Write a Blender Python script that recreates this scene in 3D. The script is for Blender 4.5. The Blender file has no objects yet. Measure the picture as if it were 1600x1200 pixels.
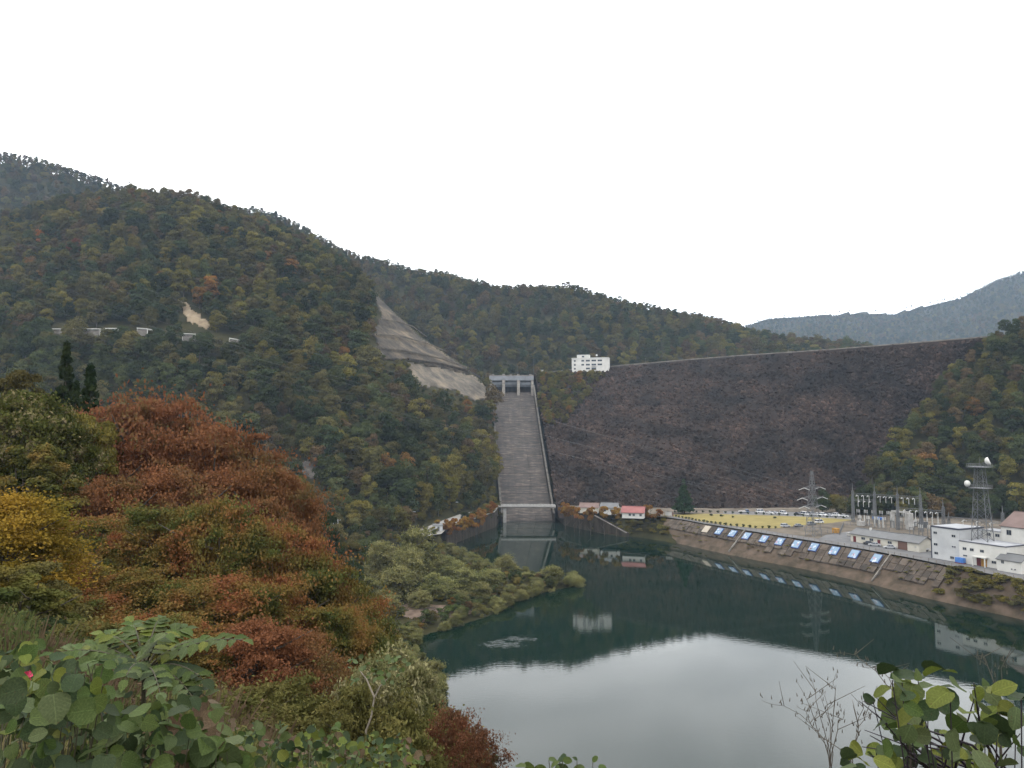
import bpy, bmesh, math, random
import numpy as np
from mathutils import Vector, Matrix

scene = bpy.context.scene
# ------------------------------------------------------------------ camera, sky, sun, exposure
F, CX, CY, HCAM = 1155.0, 800.0, 600.0, 54.0
PITCH = math.atan(75.0 / F)
cam_d = bpy.data.cameras.new("camera")
cam = bpy.data.objects.new("camera", cam_d)
scene.collection.objects.link(cam)
cam.location = (0, 0, HCAM)
cam.rotation_euler = (math.radians(90) + PITCH, 0, 0)
cam_d.sensor_width = 36.0
cam_d.lens = F * 36.0 / 1600.0
cam_d.clip_start = 0.1
cam_d.clip_end = 20000
scene.camera = cam

SUN_EL, SUN_AZ = math.radians(52), math.radians(215)      # azimuth measured clockwise from +Y
world = bpy.data.worlds.new("World")
scene.world = world
world.use_nodes = True
def build_world():
    nt = world.node_tree; N = nt.nodes; L = nt.links
    N.clear()
    out = N.new("ShaderNodeOutputWorld"); bg = N.new("ShaderNodeBackground")
    sky = N.new("ShaderNodeTexSky"); sky.sky_type = 'NISHITA'; sky.sun_disc = False
    sky.sun_elevation = SUN_EL; sky.sun_rotation = SUN_AZ; sky.air_density = 1.0; sky.dust_density = 2.0
    sk = N.new("ShaderNodeVectorMath"); sk.operation = 'SCALE'; sk.inputs['Scale'].default_value = 0.10
    L.new(sky.outputs[0], sk.inputs[0])
    tc = N.new("ShaderNodeTexCoord"); sep = N.new("ShaderNodeSeparateXYZ"); L.new(tc.outputs['Generated'], sep.inputs[0])
    zz = N.new("ShaderNodeMath"); zz.operation = 'MAXIMUM'; zz.inputs[1].default_value = 0.0; L.new(sep.outputs[2], zz.inputs[0])
    za = N.new("ShaderNodeMath"); za.operation = 'ADD'; za.inputs[1].default_value = 0.18; L.new(zz.outputs[0], za.inputs[0])
    dx = N.new("ShaderNodeMath"); dx.operation = 'DIVIDE'; L.new(sep.outputs[0], dx.inputs[0]); L.new(za.outputs[0], dx.inputs[1])
    dy = N.new("ShaderNodeMath"); dy.operation = 'DIVIDE'; L.new(sep.outputs[1], dy.inputs[0]); L.new(za.outputs[0], dy.inputs[1])
    cb = N.new("ShaderNodeCombineXYZ"); L.new(dx.outputs[0], cb.inputs[0]); L.new(dy.outputs[0], cb.inputs[1])
    nz = N.new("ShaderNodeTexNoise"); nz.inputs['Scale'].default_value = 1.3; nz.inputs['Detail'].default_value = 6
    nz.inputs['Roughness'].default_value = 0.5; nz.inputs['Distortion'].default_value = 0.4
    L.new(cb.outputs[0], nz.inputs['Vector'])
    cr = N.new("ShaderNodeValToRGB")
    cr.color_ramp.elements[0].position = 0.30; cr.color_ramp.elements[0].color = (2.0, 2.0, 2.0, 1)
    cr.color_ramp.elements[1].position = 0.68; cr.color_ramp.elements[1].color = (4.6, 4.55, 4.48, 1)
    L.new(nz.outputs['Fac'], cr.inputs[0])
    mx = N.new("ShaderNodeMix"); mx.data_type = 'RGBA'; mx.inputs['Factor'].default_value = 0.92
    L.new(sk.outputs[0], mx.inputs['A']); L.new(cr.outputs[0], mx.inputs['B'])
    L.new(mx.outputs['Result'], bg.inputs[0]); bg.inputs[1].default_value = 1.0
    L.new(bg.outputs[0], out.inputs[0])
build_world()
sd = bpy.data.lights.new("sun", 'SUN'); sd.energy = 0.7; sd.angle = math.radians(25); sd.color = (1, 0.96, 0.9)
sun = bpy.data.objects.new("sun", sd); scene.collection.objects.link(sun)
sv = Vector((math.sin(SUN_AZ) * math.cos(SUN_EL), math.cos(SUN_AZ) * math.cos(SUN_EL), math.sin(SUN_EL)))
sun.rotation_euler = sv.to_track_quat('Z', 'Y').to_euler()
vs = scene.view_settings
vs.view_transform = 'Standard'; vs.look = 'None'; vs.exposure = 0.0; vs.gamma = 1.0; vs.use_curve_mapping = False
cy = scene.cycles
cy.max_bounces = 6; cy.diffuse_bounces = 3; cy.glossy_bounces = 2; cy.transmission_bounces = 3; cy.volume_bounces = 0
cy.transparent_max_bounces = 4; cy.use_denoising = True
cy.caustics_reflective = False; cy.caustics_refractive = False

# ------------------------------------------------------------------ helpers
C = scene.collection
RNG = np.random.default_rng(7)
def ray(px, py):
    c, s = math.cos(PITCH), math.sin(PITCH)
    a, b = px - CX, CY - py
    return np.array([a, F * c - b * s, F * s + b * c])
def P(px, py, d):                       # point seen at pixel, at forward distance d (metres)
    v = ray(px, py); return np.array([0, 0, HCAM]) + v * (d / v[1])
def G(px, py, z=0.0):                   # point seen at pixel, on level z
    v = ray(px, py); return np.array([0, 0, HCAM]) + v * ((z - HCAM) / v[2])
def proj(p):
    p = np.asarray(p, float); x, y, z = p[..., 0], p[..., 1], p[..., 2] - HCAM
    c, s = math.cos(PITCH), math.sin(PITCH)
    dep = y * c + z * s; return CX + F * x / dep, CY - F * (z * c - y * s) / dep

def nth(k):             # 0 -> 'first'
    a = ['first', 'second', 'third', 'fourth', 'fifth', 'sixth', 'seventh', 'eighth', 'ninth', 'tenth', 'eleventh', 'twelfth', 'thirteenth', 'fourteenth', 'fifteenth', 'sixteenth', 'seventeenth', 'eighteenth', 'nineteenth', 'twentieth']
    if k < 20: return a[k]
    t = ('twenty', 'thirty', 'forty', 'fifty')[k // 10 - 2] if k % 10 or True else ''
    return (t + '-' + a[(k + 1) % 10 - 1]) if (k + 1) % 10 else {30: 'thirtieth', 40: 'fortieth', 50: 'fiftieth'}.get(k + 1, 'last')
def tag(o, label=None, cat=None, group=None, kind=None):
    if label: o['label'] = label
    if cat: o['category'] = cat
    if group: o['group'] = group
    if kind: o['kind'] = kind
    return o
def link(name, me, parent=None):
    o = bpy.data.objects.new(name, me); C.objects.link(o)
    if parent is not None: o.parent = parent
    return o
def empty(name, loc=(0, 0, 0), rz=0.0):
    o = bpy.data.objects.new(name, None); C.objects.link(o); o.location = loc; o.rotation_euler = (0, 0, rz)
    o.empty_display_size = 0.2
    return o
def mesh_np(name, v, f, mat=None, smooth=False):
    v = np.asarray(v, np.float32); f = np.asarray(f, np.int32)
    me = bpy.data.meshes.new(name); k = f.shape[1]
    me.vertices.add(len(v)); me.vertices.foreach_set('co', v.ravel())
    me.loops.add(f.size); me.loops.foreach_set('vertex_index', f.ravel())
    me.polygons.add(len(f)); me.polygons.foreach_set('loop_start', np.arange(0, f.size, k, dtype=np.int32))
    me.update(calc_edges=True)
    if smooth: me.polygons.foreach_set('use_smooth', np.ones(len(f), bool))
    if mat: me.materials.append(mat)
    return me
class MB:
    def __init__(s): s.v = []; s.f = []
    def quad(s, *p):
        n = len(s.v); s.v += [tuple(map(float, q)) for q in p]; s.f.append(tuple(range(n, n + len(p)))); return s
    def hexa(s, p):        # 8 points: bottom 4 (ccw), top 4
        n = len(s.v); s.v += [tuple(map(float, q)) for q in p]
        for q in ((3, 2, 1, 0), (4, 5, 6, 7), (0, 1, 5, 4), (1, 2, 6, 5), (2, 3, 7, 6), (3, 0, 4, 7)): s.f.append(tuple(n + i for i in q))
        return s
    def box(s, x0, x1, y0, y1, z0, z1):
        return s.hexa([(x0, y0, z0), (x1, y0, z0), (x1, y1, z0), (x0, y1, z0), (x0, y0, z1), (x1, y0, z1), (x1, y1, z1), (x0, y1, z1)])
    def prism(s, poly, z0, z1):
        n = len(s.v); k = len(poly)
        s.v += [(float(p[0]), float(p[1]), float(z0)) for p in poly] + [(float(p[0]), float(p[1]), float(z1)) for p in poly]
        s.f.append(tuple(n + i for i in reversed(range(k)))); s.f.append(tuple(n + k + i for i in range(k)))
        for i in range(k): j = (i + 1) % k; s.f.append((n + i, n + j, n + k + j, n + k + i))
        return s
    def bar(s, a, b, w, w2=None):      # square bar between two points
        a = Vector(a); b = Vector(b); d = (b - a)
        if d.length < 1e-6: return s
        d.normalize(); u = d.cross(Vector((0, 0, 1)))
        if u.length < 1e-3: u = Vector((1, 0, 0))
        u.normalize(); v = d.cross(u); w2 = w if w2 is None else w2
        return s.hexa([a + (u * i + v * j) * w / 2 for i, j in ((-1, -1), (1, -1), (1, 1), (-1, 1))] + [b + (u * i + v * j) * w2 / 2 for i, j in ((-1, -1), (1, -1), (1, 1), (-1, 1))])
    def tube(s, pts, rad, n=6, cap=True):
        pts = [Vector(p) for p in pts]; rad = [rad] * len(pts) if not hasattr(rad, '__len__') else rad
        base = len(s.v); u = None
        for i, p in enumerate(pts):
            d = (pts[min(i + 1, len(pts) - 1)] - pts[max(i - 1, 0)]).normalized()
            if u is None: u = d.orthogonal().normalized()
            u = (u - d * u.dot(d)).normalized(); w = d.cross(u)
            for k in range(n):
                a = 2 * math.pi * k / n; s.v.append(tuple(p + (u * math.cos(a) + w * math.sin(a)) * rad[i]))
        for i in range(len(pts) - 1):
            for k in range(n):
                k2 = (k + 1) % n; s.f.append((base + i * n + k, base + i * n + k2, base + (i + 1) * n + k2, base + (i + 1) * n + k))
        if cap:
            s.f.append(tuple(base + k for k in reversed(range(n)))); e = base + (len(pts) - 1) * n; s.f.append(tuple(e + k for k in range(n)))
        return s
    def mesh(s, name, mat=None, smooth=False):
        me = bpy.data.meshes.new(name); me.from_pydata(s.v, [], s.f); me.update()
        if smooth: me.polygons.foreach_set('use_smooth', np.ones(len(s.f), bool))
        if mat: me.materials.append(mat)
        return me
    def build(s, name, mat=None, parent=None, smooth=False):
        return link(name, s.mesh(name, mat, smooth), parent)
def children_of(o): return [c for c in bpy.data.objects if c.parent == o]
def copy_tree(o, kids, loc, rz, scale=1.0):
    c = o.copy(); C.objects.link(c); c.location = loc; c.rotation_euler = (0, 0, rz); c.scale = (scale,) * 3
    for k, sub in kids:
        d = k.copy(); C.objects.link(d); d.parent = c
        for g in sub:
            e = g.copy(); C.objects.link(e); e.parent = d
    return c
def kids_of(o): return [(k, list(k.children)) for k in o.children]

# value-noise fbm in numpy
_perm = np.random.default_rng(3).permutation(512).astype(np.int64)
_val = np.random.default_rng(4).random(512)
def vnoise(x, y):
    xi = np.floor(x).astype(np.int64); yi = np.floor(y).astype(np.int64); xf = x - xi; yf = y - yi
    u = xf * xf * (3 - 2 * xf); w = yf * yf * (3 - 2 * yf)
    h = lambda a, b: _val[(_perm[(a & 511)] + b * 57) & 511]
    return ((h(xi, yi) * (1 - u) + h(xi + 1, yi) * u) * (1 - w) + (h(xi, yi + 1) * (1 - u) + h(xi + 1, yi + 1) * u) * w) * 2 - 1
def fbm(x, y, s, o=4, g=0.5):
    r = 0; a = 1.0; t = 0
    for i in range(o):
        r = r + a * vnoise(x / s + 17.3 * i, y / s - 9.1 * i); t += a; a *= g; s = s * 0.5
    return r / t

# ------------------------------------------------------------------ materials
def mat_new(name):
    m = bpy.data.materials.new(name); m.use_nodes = True
    nt = m.node_tree; b = nt.nodes['Principled BSDF']; return m, nt, b
def surf(name, c1, c2=None, scale=1.0, rough=0.8, bump=0.0, bscale=None, detail=5, stretch=(1, 1, 1), spec=0.3, metal=0.0, c3=None, bdist=0.1, lo=0.35, hi=0.65, K=0.74):
    c1 = tuple(v * K for v in c1); c2 = c2 and tuple(v * K for v in c2); c3 = c3 and tuple(v * K for v in c3)
    m, nt, b = mat_new(name); N, L = nt.nodes, nt.links
    b.inputs['Roughness'].default_value = rough; b.inputs['Specular IOR Level'].default_value = spec; b.inputs['Metallic'].default_value = metal
    if c2 is None and bump == 0:
        b.inputs['Base Color'].default_value = (*c1, 1); return m
    tc = N.new("ShaderNodeNewGeometry"); mp = N.new("ShaderNodeMapping"); mp.inputs['Scale'].default_value = stretch
    L.new(tc.outputs['Position'], mp.inputs[0])
    if c2 is not None:
        nz = N.new("ShaderNodeTexNoise"); nz.inputs['Scale'].default_value = scale; nz.inputs['Detail'].default_value = detail; nz.inputs['Roughness'].default_value = 0.6
        L.new(mp.outputs[0], nz.inputs['Vector'])
        cr = N.new("ShaderNodeValToRGB"); e = cr.color_ramp.elements
        e[0].position = lo; e[0].color = (*c1, 1); e[1].position = hi; e[1].color = (*c2, 1)
        if c3 is not None: k = e.new((lo + hi) / 2); k.color = (*c3, 1)
        L.new(nz.outputs['Fac'], cr.inputs[0]); L.new(cr.outputs[0], b.inputs['Base Color'])
    else: b.inputs['Base Color'].default_value = (*c1, 1)
    if bump:
        n2 = N.new("ShaderNodeTexNoise"); n2.inputs['Scale'].default_value = bscale or scale * 3; n2.inputs['Detail'].default_value = 6
        L.new(mp.outputs[0], n2.inputs['Vector']); bp = N.new("ShaderNodeBump"); bp.inputs['Strength'].default_value = bump; bp.inputs['Distance'].default_value = bdist
        L.new(n2.outputs['Fac'], bp.inputs['Height']); L.new(bp.outputs[0], b.inputs['Normal'])
    return m
def foliage(name, c1, c2, scale=0.5, var=0.35, trans=0.25, c3=None, hue=0.03, lo=0.35, hi=0.65):
    m = bpy.data.materials.new(name); m.use_nodes = True; nt = m.node_tree; N, L = nt.nodes, nt.links; N.clear()
    out = N.new("ShaderNodeOutputMaterial"); tc = N.new("ShaderNodeNewGeometry"); oi = N.new("ShaderNodeObjectInfo")
    nz = N.new("ShaderNodeTexNoise"); nz.inputs['Scale'].default_value = scale; nz.inputs['Detail'].default_value = 3
    L.new(tc.outputs['Position'], nz.inputs['Vector'])
    cr = N.new("ShaderNodeValToRGB"); e = cr.color_ramp.elements
    e[0].position = lo; e[0].color = (*c1, 1); e[1].position = hi; e[1].color = (*c2, 1)
    if c3 is not None: k = e.new((lo + hi) / 2); k.color = (*c3, 1)
    L.new(nz.outputs['Fac'], cr.inputs[0])
    hs = N.new("ShaderNodeHueSaturation")
    mv = N.new("ShaderNodeMapRange"); mv.inputs['To Min'].default_value = 1 - var; mv.inputs['To Max'].default_value = 1 + var
    L.new(oi.outputs['Random'], mv.inputs[0]); L.new(mv.outputs[0], hs.inputs['Value'])
    fr = N.new("ShaderNodeMath"); fr.operation = 'MULTIPLY'; fr.inputs[1].default_value = 13.7; L.new(oi.outputs['Random'], fr.inputs[0])
    f2 = N.new("ShaderNodeMath"); f2.operation = 'FRACT'; L.new(fr.outputs[0], f2.inputs[0])
    mh = N.new("ShaderNodeMapRange"); mh.inputs['To Min'].default_value = 0.5 - hue; mh.inputs['To Max'].default_value = 0.5 + hue
    L.new(f2.outputs[0], mh.inputs[0]); L.new(mh.outputs[0], hs.inputs['Hue'])
    L.new(cr.outputs[0], hs.inputs['Color'])
    df = N.new("ShaderNodeBsdfDiffuse"); tr = N.new("ShaderNodeBsdfTranslucent"); mx = N.new("ShaderNodeMixShader"); mx.inputs[0].default_value = trans
    L.new(hs.outputs[0], df.inputs[0]); L.new(hs.outputs[0], tr.inputs[0]); L.new(df.outputs[0], mx.inputs[1]); L.new(tr.outputs[0], mx.inputs[2])
    L.new(mx.outputs[0], out.inputs[0])
    return m
M = {}
M['soil'] = surf('forest_soil', (0.026, 0.026, 0.012), (0.055, 0.05, 0.022), 0.08, 0.95, spec=0.05)
M['concrete'] = surf('aged_concrete', (0.13, 0.115, 0.10), (0.27, 0.25, 0.22), 0.25, 0.9, stretch=(1, 1, 2.5), bump=0.3, bscale=2.0)
M['darkconc'] = surf('dark_brown_concrete', (0.024, 0.020, 0.015), (0.075, 0.060, 0.046), 0.35, 0.9, stretch=(1, 1, 0.3), spec=0.15)  # two dark brown concrete tones mixed by upright noise streaks
M['paleconc'] = surf('pale_concrete', (0.33, 0.32, 0.30), (0.48, 0.47, 0.45), 0.4, 0.85)
M['asphalt'] = surf('grey_asphalt', (0.11, 0.11, 0.115), (0.17, 0.17, 0.17), 0.2, 0.9)
M['lawn'] = surf('dry_yellow_lawn', (0.20, 0.16, 0.045), (0.27, 0.22, 0.072), 0.15, 0.95)
M['gravel'] = surf('brown_gravel_yard', (0.085, 0.072, 0.058), (0.19, 0.16, 0.125), 0.12, 0.95, spec=0.1)
M['bank'] = surf('bank_earth', (0.062, 0.048, 0.032), (0.135, 0.10, 0.074), 0.22, 0.95, bump=0.5, bscale=1.5, spec=0.1)
M['white'] = surf('white_painted_wall', (0.62, 0.61, 0.57), (0.74, 0.73, 0.69), 0.3, 0.7)
M['cream'] = surf('cream_wall', (0.55, 0.52, 0.44), (0.66, 0.63, 0.55), 0.3, 0.8)
M['glass'] = surf('dark_window_glass', (0.03, 0.04, 0.06), rough=0.15, spec=0.5)
M['steel'] = surf('galvanised_steel', (0.17, 0.175, 0.18), rough=0.6, metal=0.2)
M['darksteel'] = surf('dull_steel', (0.14, 0.145, 0.15), rough=0.6, metal=0.3)
M['insul'] = surf('white_porcelain', (0.5, 0.5, 0.48), rough=0.35)
M['bark'] = surf('grey_brown_bark', (0.06, 0.05, 0.04), (0.12, 0.10, 0.08), 3.0, 0.95)
M['palebark'] = surf('pale_bark', (0.20, 0.17, 0.13), (0.32, 0.28, 0.22), 8.0, 0.9)
M['wire'] = surf('cable', (0.22, 0.22, 0.23), rough=0.5)

# ------------------------------------------------------------------ terrain function
def ridge_arrays(pts, sub=8.0):
    a = [P(px, py, d) for px, py, d in pts]
    ph = np.array([math.atan2(p[0], p[1]) for p in a]); r = np.array([math.hypot(p[0], p[1]) for p in a]); z = np.array([p[2] - sub for p in a])
    return ph, r, z
def base_arrays(pts):
    ph, r, z = [], [], []
    for px, d, zz in pts:
        x = (px - CX) / F * d / math.cos(PITCH) ; ph.append(math.atan2(x, d)); r.append(math.hypot(x, d)); z.append(zz)
    return np.array(ph), np.array(r), np.array(z)
def ext(a, z0, cutl=False, cutr=False):       # fade the layer out behind the camera, or end it at once
    ph, r, z = a
    if cutl: ph, r, z = np.concatenate([[ph[0] - .012], ph]), np.concatenate([[r[0]], r]), np.concatenate([[-60.], z])
    if cutr: ph, r, z = np.concatenate([ph, [ph[-1] + .012]]), np.concatenate([r, [r[-1]]]), np.concatenate([z, [-60.]])
    if cutl or cutr: z0 = -60.
    return np.concatenate([[-math.pi], ph, [math.pi]]), np.concatenate([[r[0]], r, [r[-1]]]), np.concatenate([[z0], z, [z0]])
LAY = {}
def add_layer(k, ridge, base, amp, wl, p=1.0, sub=8.0, back=0.35):
    cl, cr_ = k in ('right', 'far'), k == 'front'
    LAY[k] = (ext(ridge_arrays(ridge, sub), 0.0, cl, cr_), ext(base_arrays(base), 0.0, cl, cr_), amp, wl, p, back)
add_layer('front', [(-700, 330, 760), (-200, 340, 740), (0, 335, 730), (100, 306, 720), (230, 296, 715), (300, 300, 710), (380, 330, 705), (450, 357, 700), (520, 392, 690), (570, 428, 680),
                    (610, 472, 668), (660, 515, 655), (720, 555, 645), (757, 585, 640), (768, 602, 632), (775, 680, 575), (780, 770, 480), (786, 810, 458), (800, 840, 458)],
          [(-700, 360, 8), (0, 335, 8), (300, 335, 8), (480, 343, 8), (600, 360, 8), (650, 383, 8), (690, 400, 8), (740, 428, 8), (768, 446, 8), (784, 452, 0), (800, 456, -10)], 9.0, 120.0, 1.0, sub=7.0)
add_layer('mid', [(-700, 250, 1150), (0, 237, 1120), (60, 247, 1110), (120, 266, 1100), (200, 291, 1090), (300, 312, 1080), (430, 330, 1060), (500, 366, 1050), (560, 400, 1040), (640, 421, 1020),
                  (700, 428, 1010), (760, 441, 1000), (800, 446, 1000), (890, 444, 1000), (950, 461, 1000), (1010, 476, 1000), (1100, 493, 1000), (1160, 511, 1000), (1230, 527, 1000), (1330, 537, 1000), (1500, 560, 1000), (2200, 600, 1000)],
          [(-700, 820, 90), (300, 820, 95), (800, 790, 95), (1200, 760, 95), (2200, 760, 80)], 10.0, 160.0, 0.95, sub=5.5)
add_layer('right', [(1290, 800, 410), (1335, 772, 415), (1365, 722, 430), (1400, 684, 445), (1440, 636, 468), (1500, 558, 486), (1545, 523, 495), (1570, 507, 495), (1600, 494, 495), (1750, 440, 495), (2200, 380, 520)],
          [(1290, 398, 6), (1335, 396, 9), (1400, 392, 9), (1500, 385, 9), (1600, 372, 9), (2200, 330, 9)], 5.0, 80.0, 1.0, sub=6.0)
add_layer('far', [(900, 560, 2800), (1100, 524, 2800), (1160, 510, 2800), (1200, 499, 2800), (1290, 493, 2800), (1400, 493, 2800), (1450, 480, 2800), (1500, 467, 2750), (1560, 436, 2700), (1600, 421, 2700), (1700, 380, 2700), (2200, 350, 2700)],
          [(900, 1500, 80), (2200, 1500, 80)], 45.0, 420.0, 0.95, sub=7.0, back=0.2)
NEAR_PHI = np.radians([-180, -70, -35, -26, -15, -9, -3, 5, 35, 80, 130, 180])
NEAR_PROF = [[(0, 52.3), (30, 60), (100, 80), (400, 150), (900, 190)],
             [(0, 52.3), (10, 52.3), (60, 56), (150, 62), (400, 60), (900, 60)],
             [(0, 52.3), (10, 50.5), (40, 46), (80, 42), (150, 28), (220, 8), (300, 5)],
             [(0, 52.3), (8, 50.2), (30, 44), (70, 36), (110, 26), (170, 8), (260, 4)],
             [(0, 52.3), (6, 50), (25, 43), (60, 30), (110, 13), (160, 2), (190, 0)],
             [(0, 52.3), (5, 50), (20, 42.5), (50, 27), (100, 8), (130, 2), (170, 0)],
             [(0, 52.3), (4, 50), (15, 43.5), (40, 27), (85, 7), (105, 1), (130, -4)],
             [(0, 52.3), (3, 50.3), (10, 45), (40, 24), (80, 4), (92, -1), (110, -6)],
             [(0, 52.3), (3, 50.3), (10, 45), (40, 24), (80, 4), (92, -1), (110, -6)],
             [(0, 52.3), (3, 51), (10, 47), (40, 26), (80, 6), (95, 0), (110, -6)],
             [(0, 52.3), (10, 53), (40, 54), (80, 60), (200, 90), (400, 110)],
             [(0, 52.3), (30, 60), (100, 80), (400, 150), (900, 190)]]
_nr = np.concatenate([np.linspace(0, 60, 61), np.linspace(65, 300, 48), np.linspace(320, 900, 30)])
_nt = np.array([np.interp(_nr, [a for a, b in pr], [b for a, b in pr]) for pr in NEAR_PROF])
def near_h(ph, r):
    i = np.clip(np.searchsorted(NEAR_PHI, ph, side='right') - 1, 0, len(NEAR_PHI) - 2)
    w = (ph - NEAR_PHI[i]) / (NEAR_PHI[i + 1] - NEAR_PHI[i]); w = w * w * (3 - 2 * w)
    j = np.clip(np.searchsorted(_nr, r, side='right') - 1, 0, len(_nr) - 2)
    u = np.clip((r - _nr[j]) / (_nr[j + 1] - _nr[j]), 0, 1)
    g = lambda ii: _nt[ii, j] * (1 - u) + _nt[ii, j + 1] * u
    h = g(i) * (1 - w) + g(i + 1) * w
    return np.where(r > 900, -100, h)
# shore lines (world XY)
WL_R = [G(*p)[:2] for p in ((985, 838), (1040, 846), (1100, 860), (1150, 871), (1225, 885), (1275, 894), (1350, 912), (1425, 932), (1475, 943), (1600, 970), (1800, 1020))]
TOP_R = [G(*p, 10.0)[:2] for p in ((1042, 808), (1068, 812), (1100, 818), (1150, 826), (1212, 836), (1275, 846), (1350, 858), (1425, 872), (1487, 885), (1600, 907), (1800, 950))]
def _perp():
    T = np.array(TOP_R); W = np.array(WL_R); d = np.gradient(T, axis=0); n = np.stack([-d[:, 1], d[:, 0]], -1); n /= np.linalg.norm(n, axis=1)[:, None]; n = np.where((n[:, 1] > 0)[:, None], n, -n)
    out = []
    for t, k in zip(T, n):
        best = 1e9
        for a, b in zip(W[:-1], W[1:]):
            e = b - a; u = np.clip(np.dot(t - a, e) / np.dot(e, e), 0, 1); best = min(best, np.linalg.norm(t - a - u * e))
        out.append(t - k * best)
    return out
WL_P = _perp()          # water line straight below each top point
BASIN_L = [np.array(p) for p in ((-30.5, 352.0), (-20.0, 388.0), (-9.0, 425.0), (-6.2, 482.0))]
BASIN_R = [np.array(p) for p in ((26.5, 482.0), (30.0, 432.0), (44.0, 404.0), (58.0, 384.0))]
SH_L = [G(*p)[:2] for p in ((780, 1200), (690, 1090), (640, 1000), (690, 985), (760, 965), (800, 942), (850, 926), (912, 913), (908, 908), (862, 906), (825, 901), (780, 894), (735, 882), (700, 864))]
LAKE = np.array([(95 * math.sin(math.radians(a)), 95 * math.cos(math.radians(a))) for a in (95, 75, 55, 35, 15, 5)] + SH_L + BASIN_L + BASIN_R + WL_R + [(420, 150), (700, 80), (700, -60)])
def poly_sd(x, y, poly):     # distance to polygon, positive outside
    d = np.full(x.shape, 1e9); ins = np.zeros(x.shape, bool); n = len(poly)
    for i in range(n):
        ax, ay = poly[i]; bx, by = poly[(i + 1) % n]; ex, ey = bx - ax, by - ay
        t = np.clip(((x - ax) * ex + (y - ay) * ey) / (ex * ex + ey * ey + 1e-9), 0, 1)
        d = np.minimum(d, np.hypot(x - ax - t * ex, y - ay - t * ey))
        c = (ay > y) != (by > y); ins ^= c & (x < ex * (y - ay) / (ey + 1e-12 * (ey == 0)) + ax)
    return np.where(ins, -d, d)
def height(x, y, layers=('front', 'mid', 'right', 'far'), detail=True):
    x = np.asarray(x, float); y = np.asarray(y, float); ph = np.arctan2(x, y); r = np.hypot(x, y)
    sd_ = poly_sd(x, y, LAKE)
    steep = (y > 335) & (x > -45) & (x < 46)
    right = (x > 40) & (y > 60) & (y < 480) & ((y > 200 - 0.2 * x) | (x > 150))
    low = np.clip(sd_ * 0.22, 0, 7.5)
    low = np.where((y < 330) & (x > -75), np.clip(sd_ * 0.12, 0, 2.2), low)
    low = np.where(steep, np.clip((sd_ - 1.2) * 3, -4, np.where(x > 15, 9.4, 7.6)), low)
    low = np.where(right & ~steep, np.clip(sd_ * np.where(x < 80, 0.62, 0.5) - np.where(x < 80, 0.2, 1.8), -2, 9.4), low)
    z = np.where(sd_ < 0, np.maximum(sd_ * 0.5, -6), low + 0.3 * fbm(x, y, 9.0, 3) * (sd_ > 1) * ~right)
    nh = near_h(ph, r)
    if detail: nh = nh + np.clip(r / 15, 0, 1) * 1.2 * fbm(x, y, 14.0, 3) + 0.12 * fbm(x, y, 2.0, 3)
    z = np.where(sd_ < 0, z, np.maximum(z, nh)) ; z = np.where((sd_ < 0) & (r < 110), np.maximum(z, nh), z)
    for k in layers:
        (rp, rr, rz), (bp, br, bz), amp, wl, p, back = LAY[k]
        R = np.interp(ph, rp, rr); Z = np.interp(ph, rp, rz); B = np.interp(ph, bp, br); zb = np.interp(ph, bp, bz)
        t = (r - B) / np.maximum(R - B, 1.0); tc = np.clip(t, 0, 1)
        h = zb + (Z - zb) * tc ** p
        h = np.where(t > 1, np.maximum(Z - (r - R) * back, -20), h)
        n = fbm(x, y, wl, 5, 0.55) if detail else 0
        hs = np.clip((Z - zb) / 60.0, 0, 1)
        h = h + amp * n * hs * np.where(t > 1, np.clip(2 - t, 0, 1), np.sin(np.clip(tc, 0, 1) * math.pi * 0.5 + 0.0) * (1 - 0.75 * tc ** 6))
        h = np.where(t < 0, -100, h)
        z = np.maximum(z, h)
    return z
def hit(px, py, r0=3.0, r1=1400.0, n=2600):      # where the sight line through a pixel meets the terrain
    v = ray(px, py); v = v / math.hypot(v[0], v[1]); s = np.geomspace(r0, r1, n)
    x, y, z = v[0] * s, v[1] * s, HCAM + v[2] * s; h = height(x, y)
    k = np.argmax(h > z)
    return None if not (h > z).any() else np.array([x[k], y[k], h[k]])
def build_terrain():
    ph = np.radians(np.concatenate([np.linspace(-180, -62, 50, endpoint=False), np.linspace(-62, -42, 50, endpoint=False), np.linspace(-42, 42, 640, endpoint=False), np.linspace(42, 62, 50, endpoint=False), np.linspace(62, 180, 51)]))
    r = np.concatenate([np.linspace(0.4, 20, 50, endpoint=False), np.linspace(20, 150, 90, endpoint=False), np.linspace(150, 480, 150, endpoint=False), np.linspace(480, 760, 90, endpoint=False), np.linspace(760, 1200, 80, endpoint=False), np.linspace(1200, 3400, 70, endpoint=False), np.linspace(3400, 6500, 10)])
    PH, R = np.meshgrid(ph, r, indexing='ij'); X = R * np.sin(PH); Y = R * np.cos(PH); Z = height(X, Y)
    Z = np.where(R > 3600, Z * np.clip((6500 - R) / 2900, 0, 1), Z)
    n, m = X.shape; v = np.stack([X, Y, Z], -1).reshape(-1, 3)
    i, j = np.meshgrid(np.arange(n - 1), np.arange(m - 1), indexing='ij'); a = (i * m + j).ravel()
    f = np.stack([a, a + m, a + m + 1, a + 1], -1)
    o = link('terrain', mesh_np('terrain', v, f, M['soil'], True)); tag(o, 'forested valley slopes and lake shore', kind='structure')
build_terrain()
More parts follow.
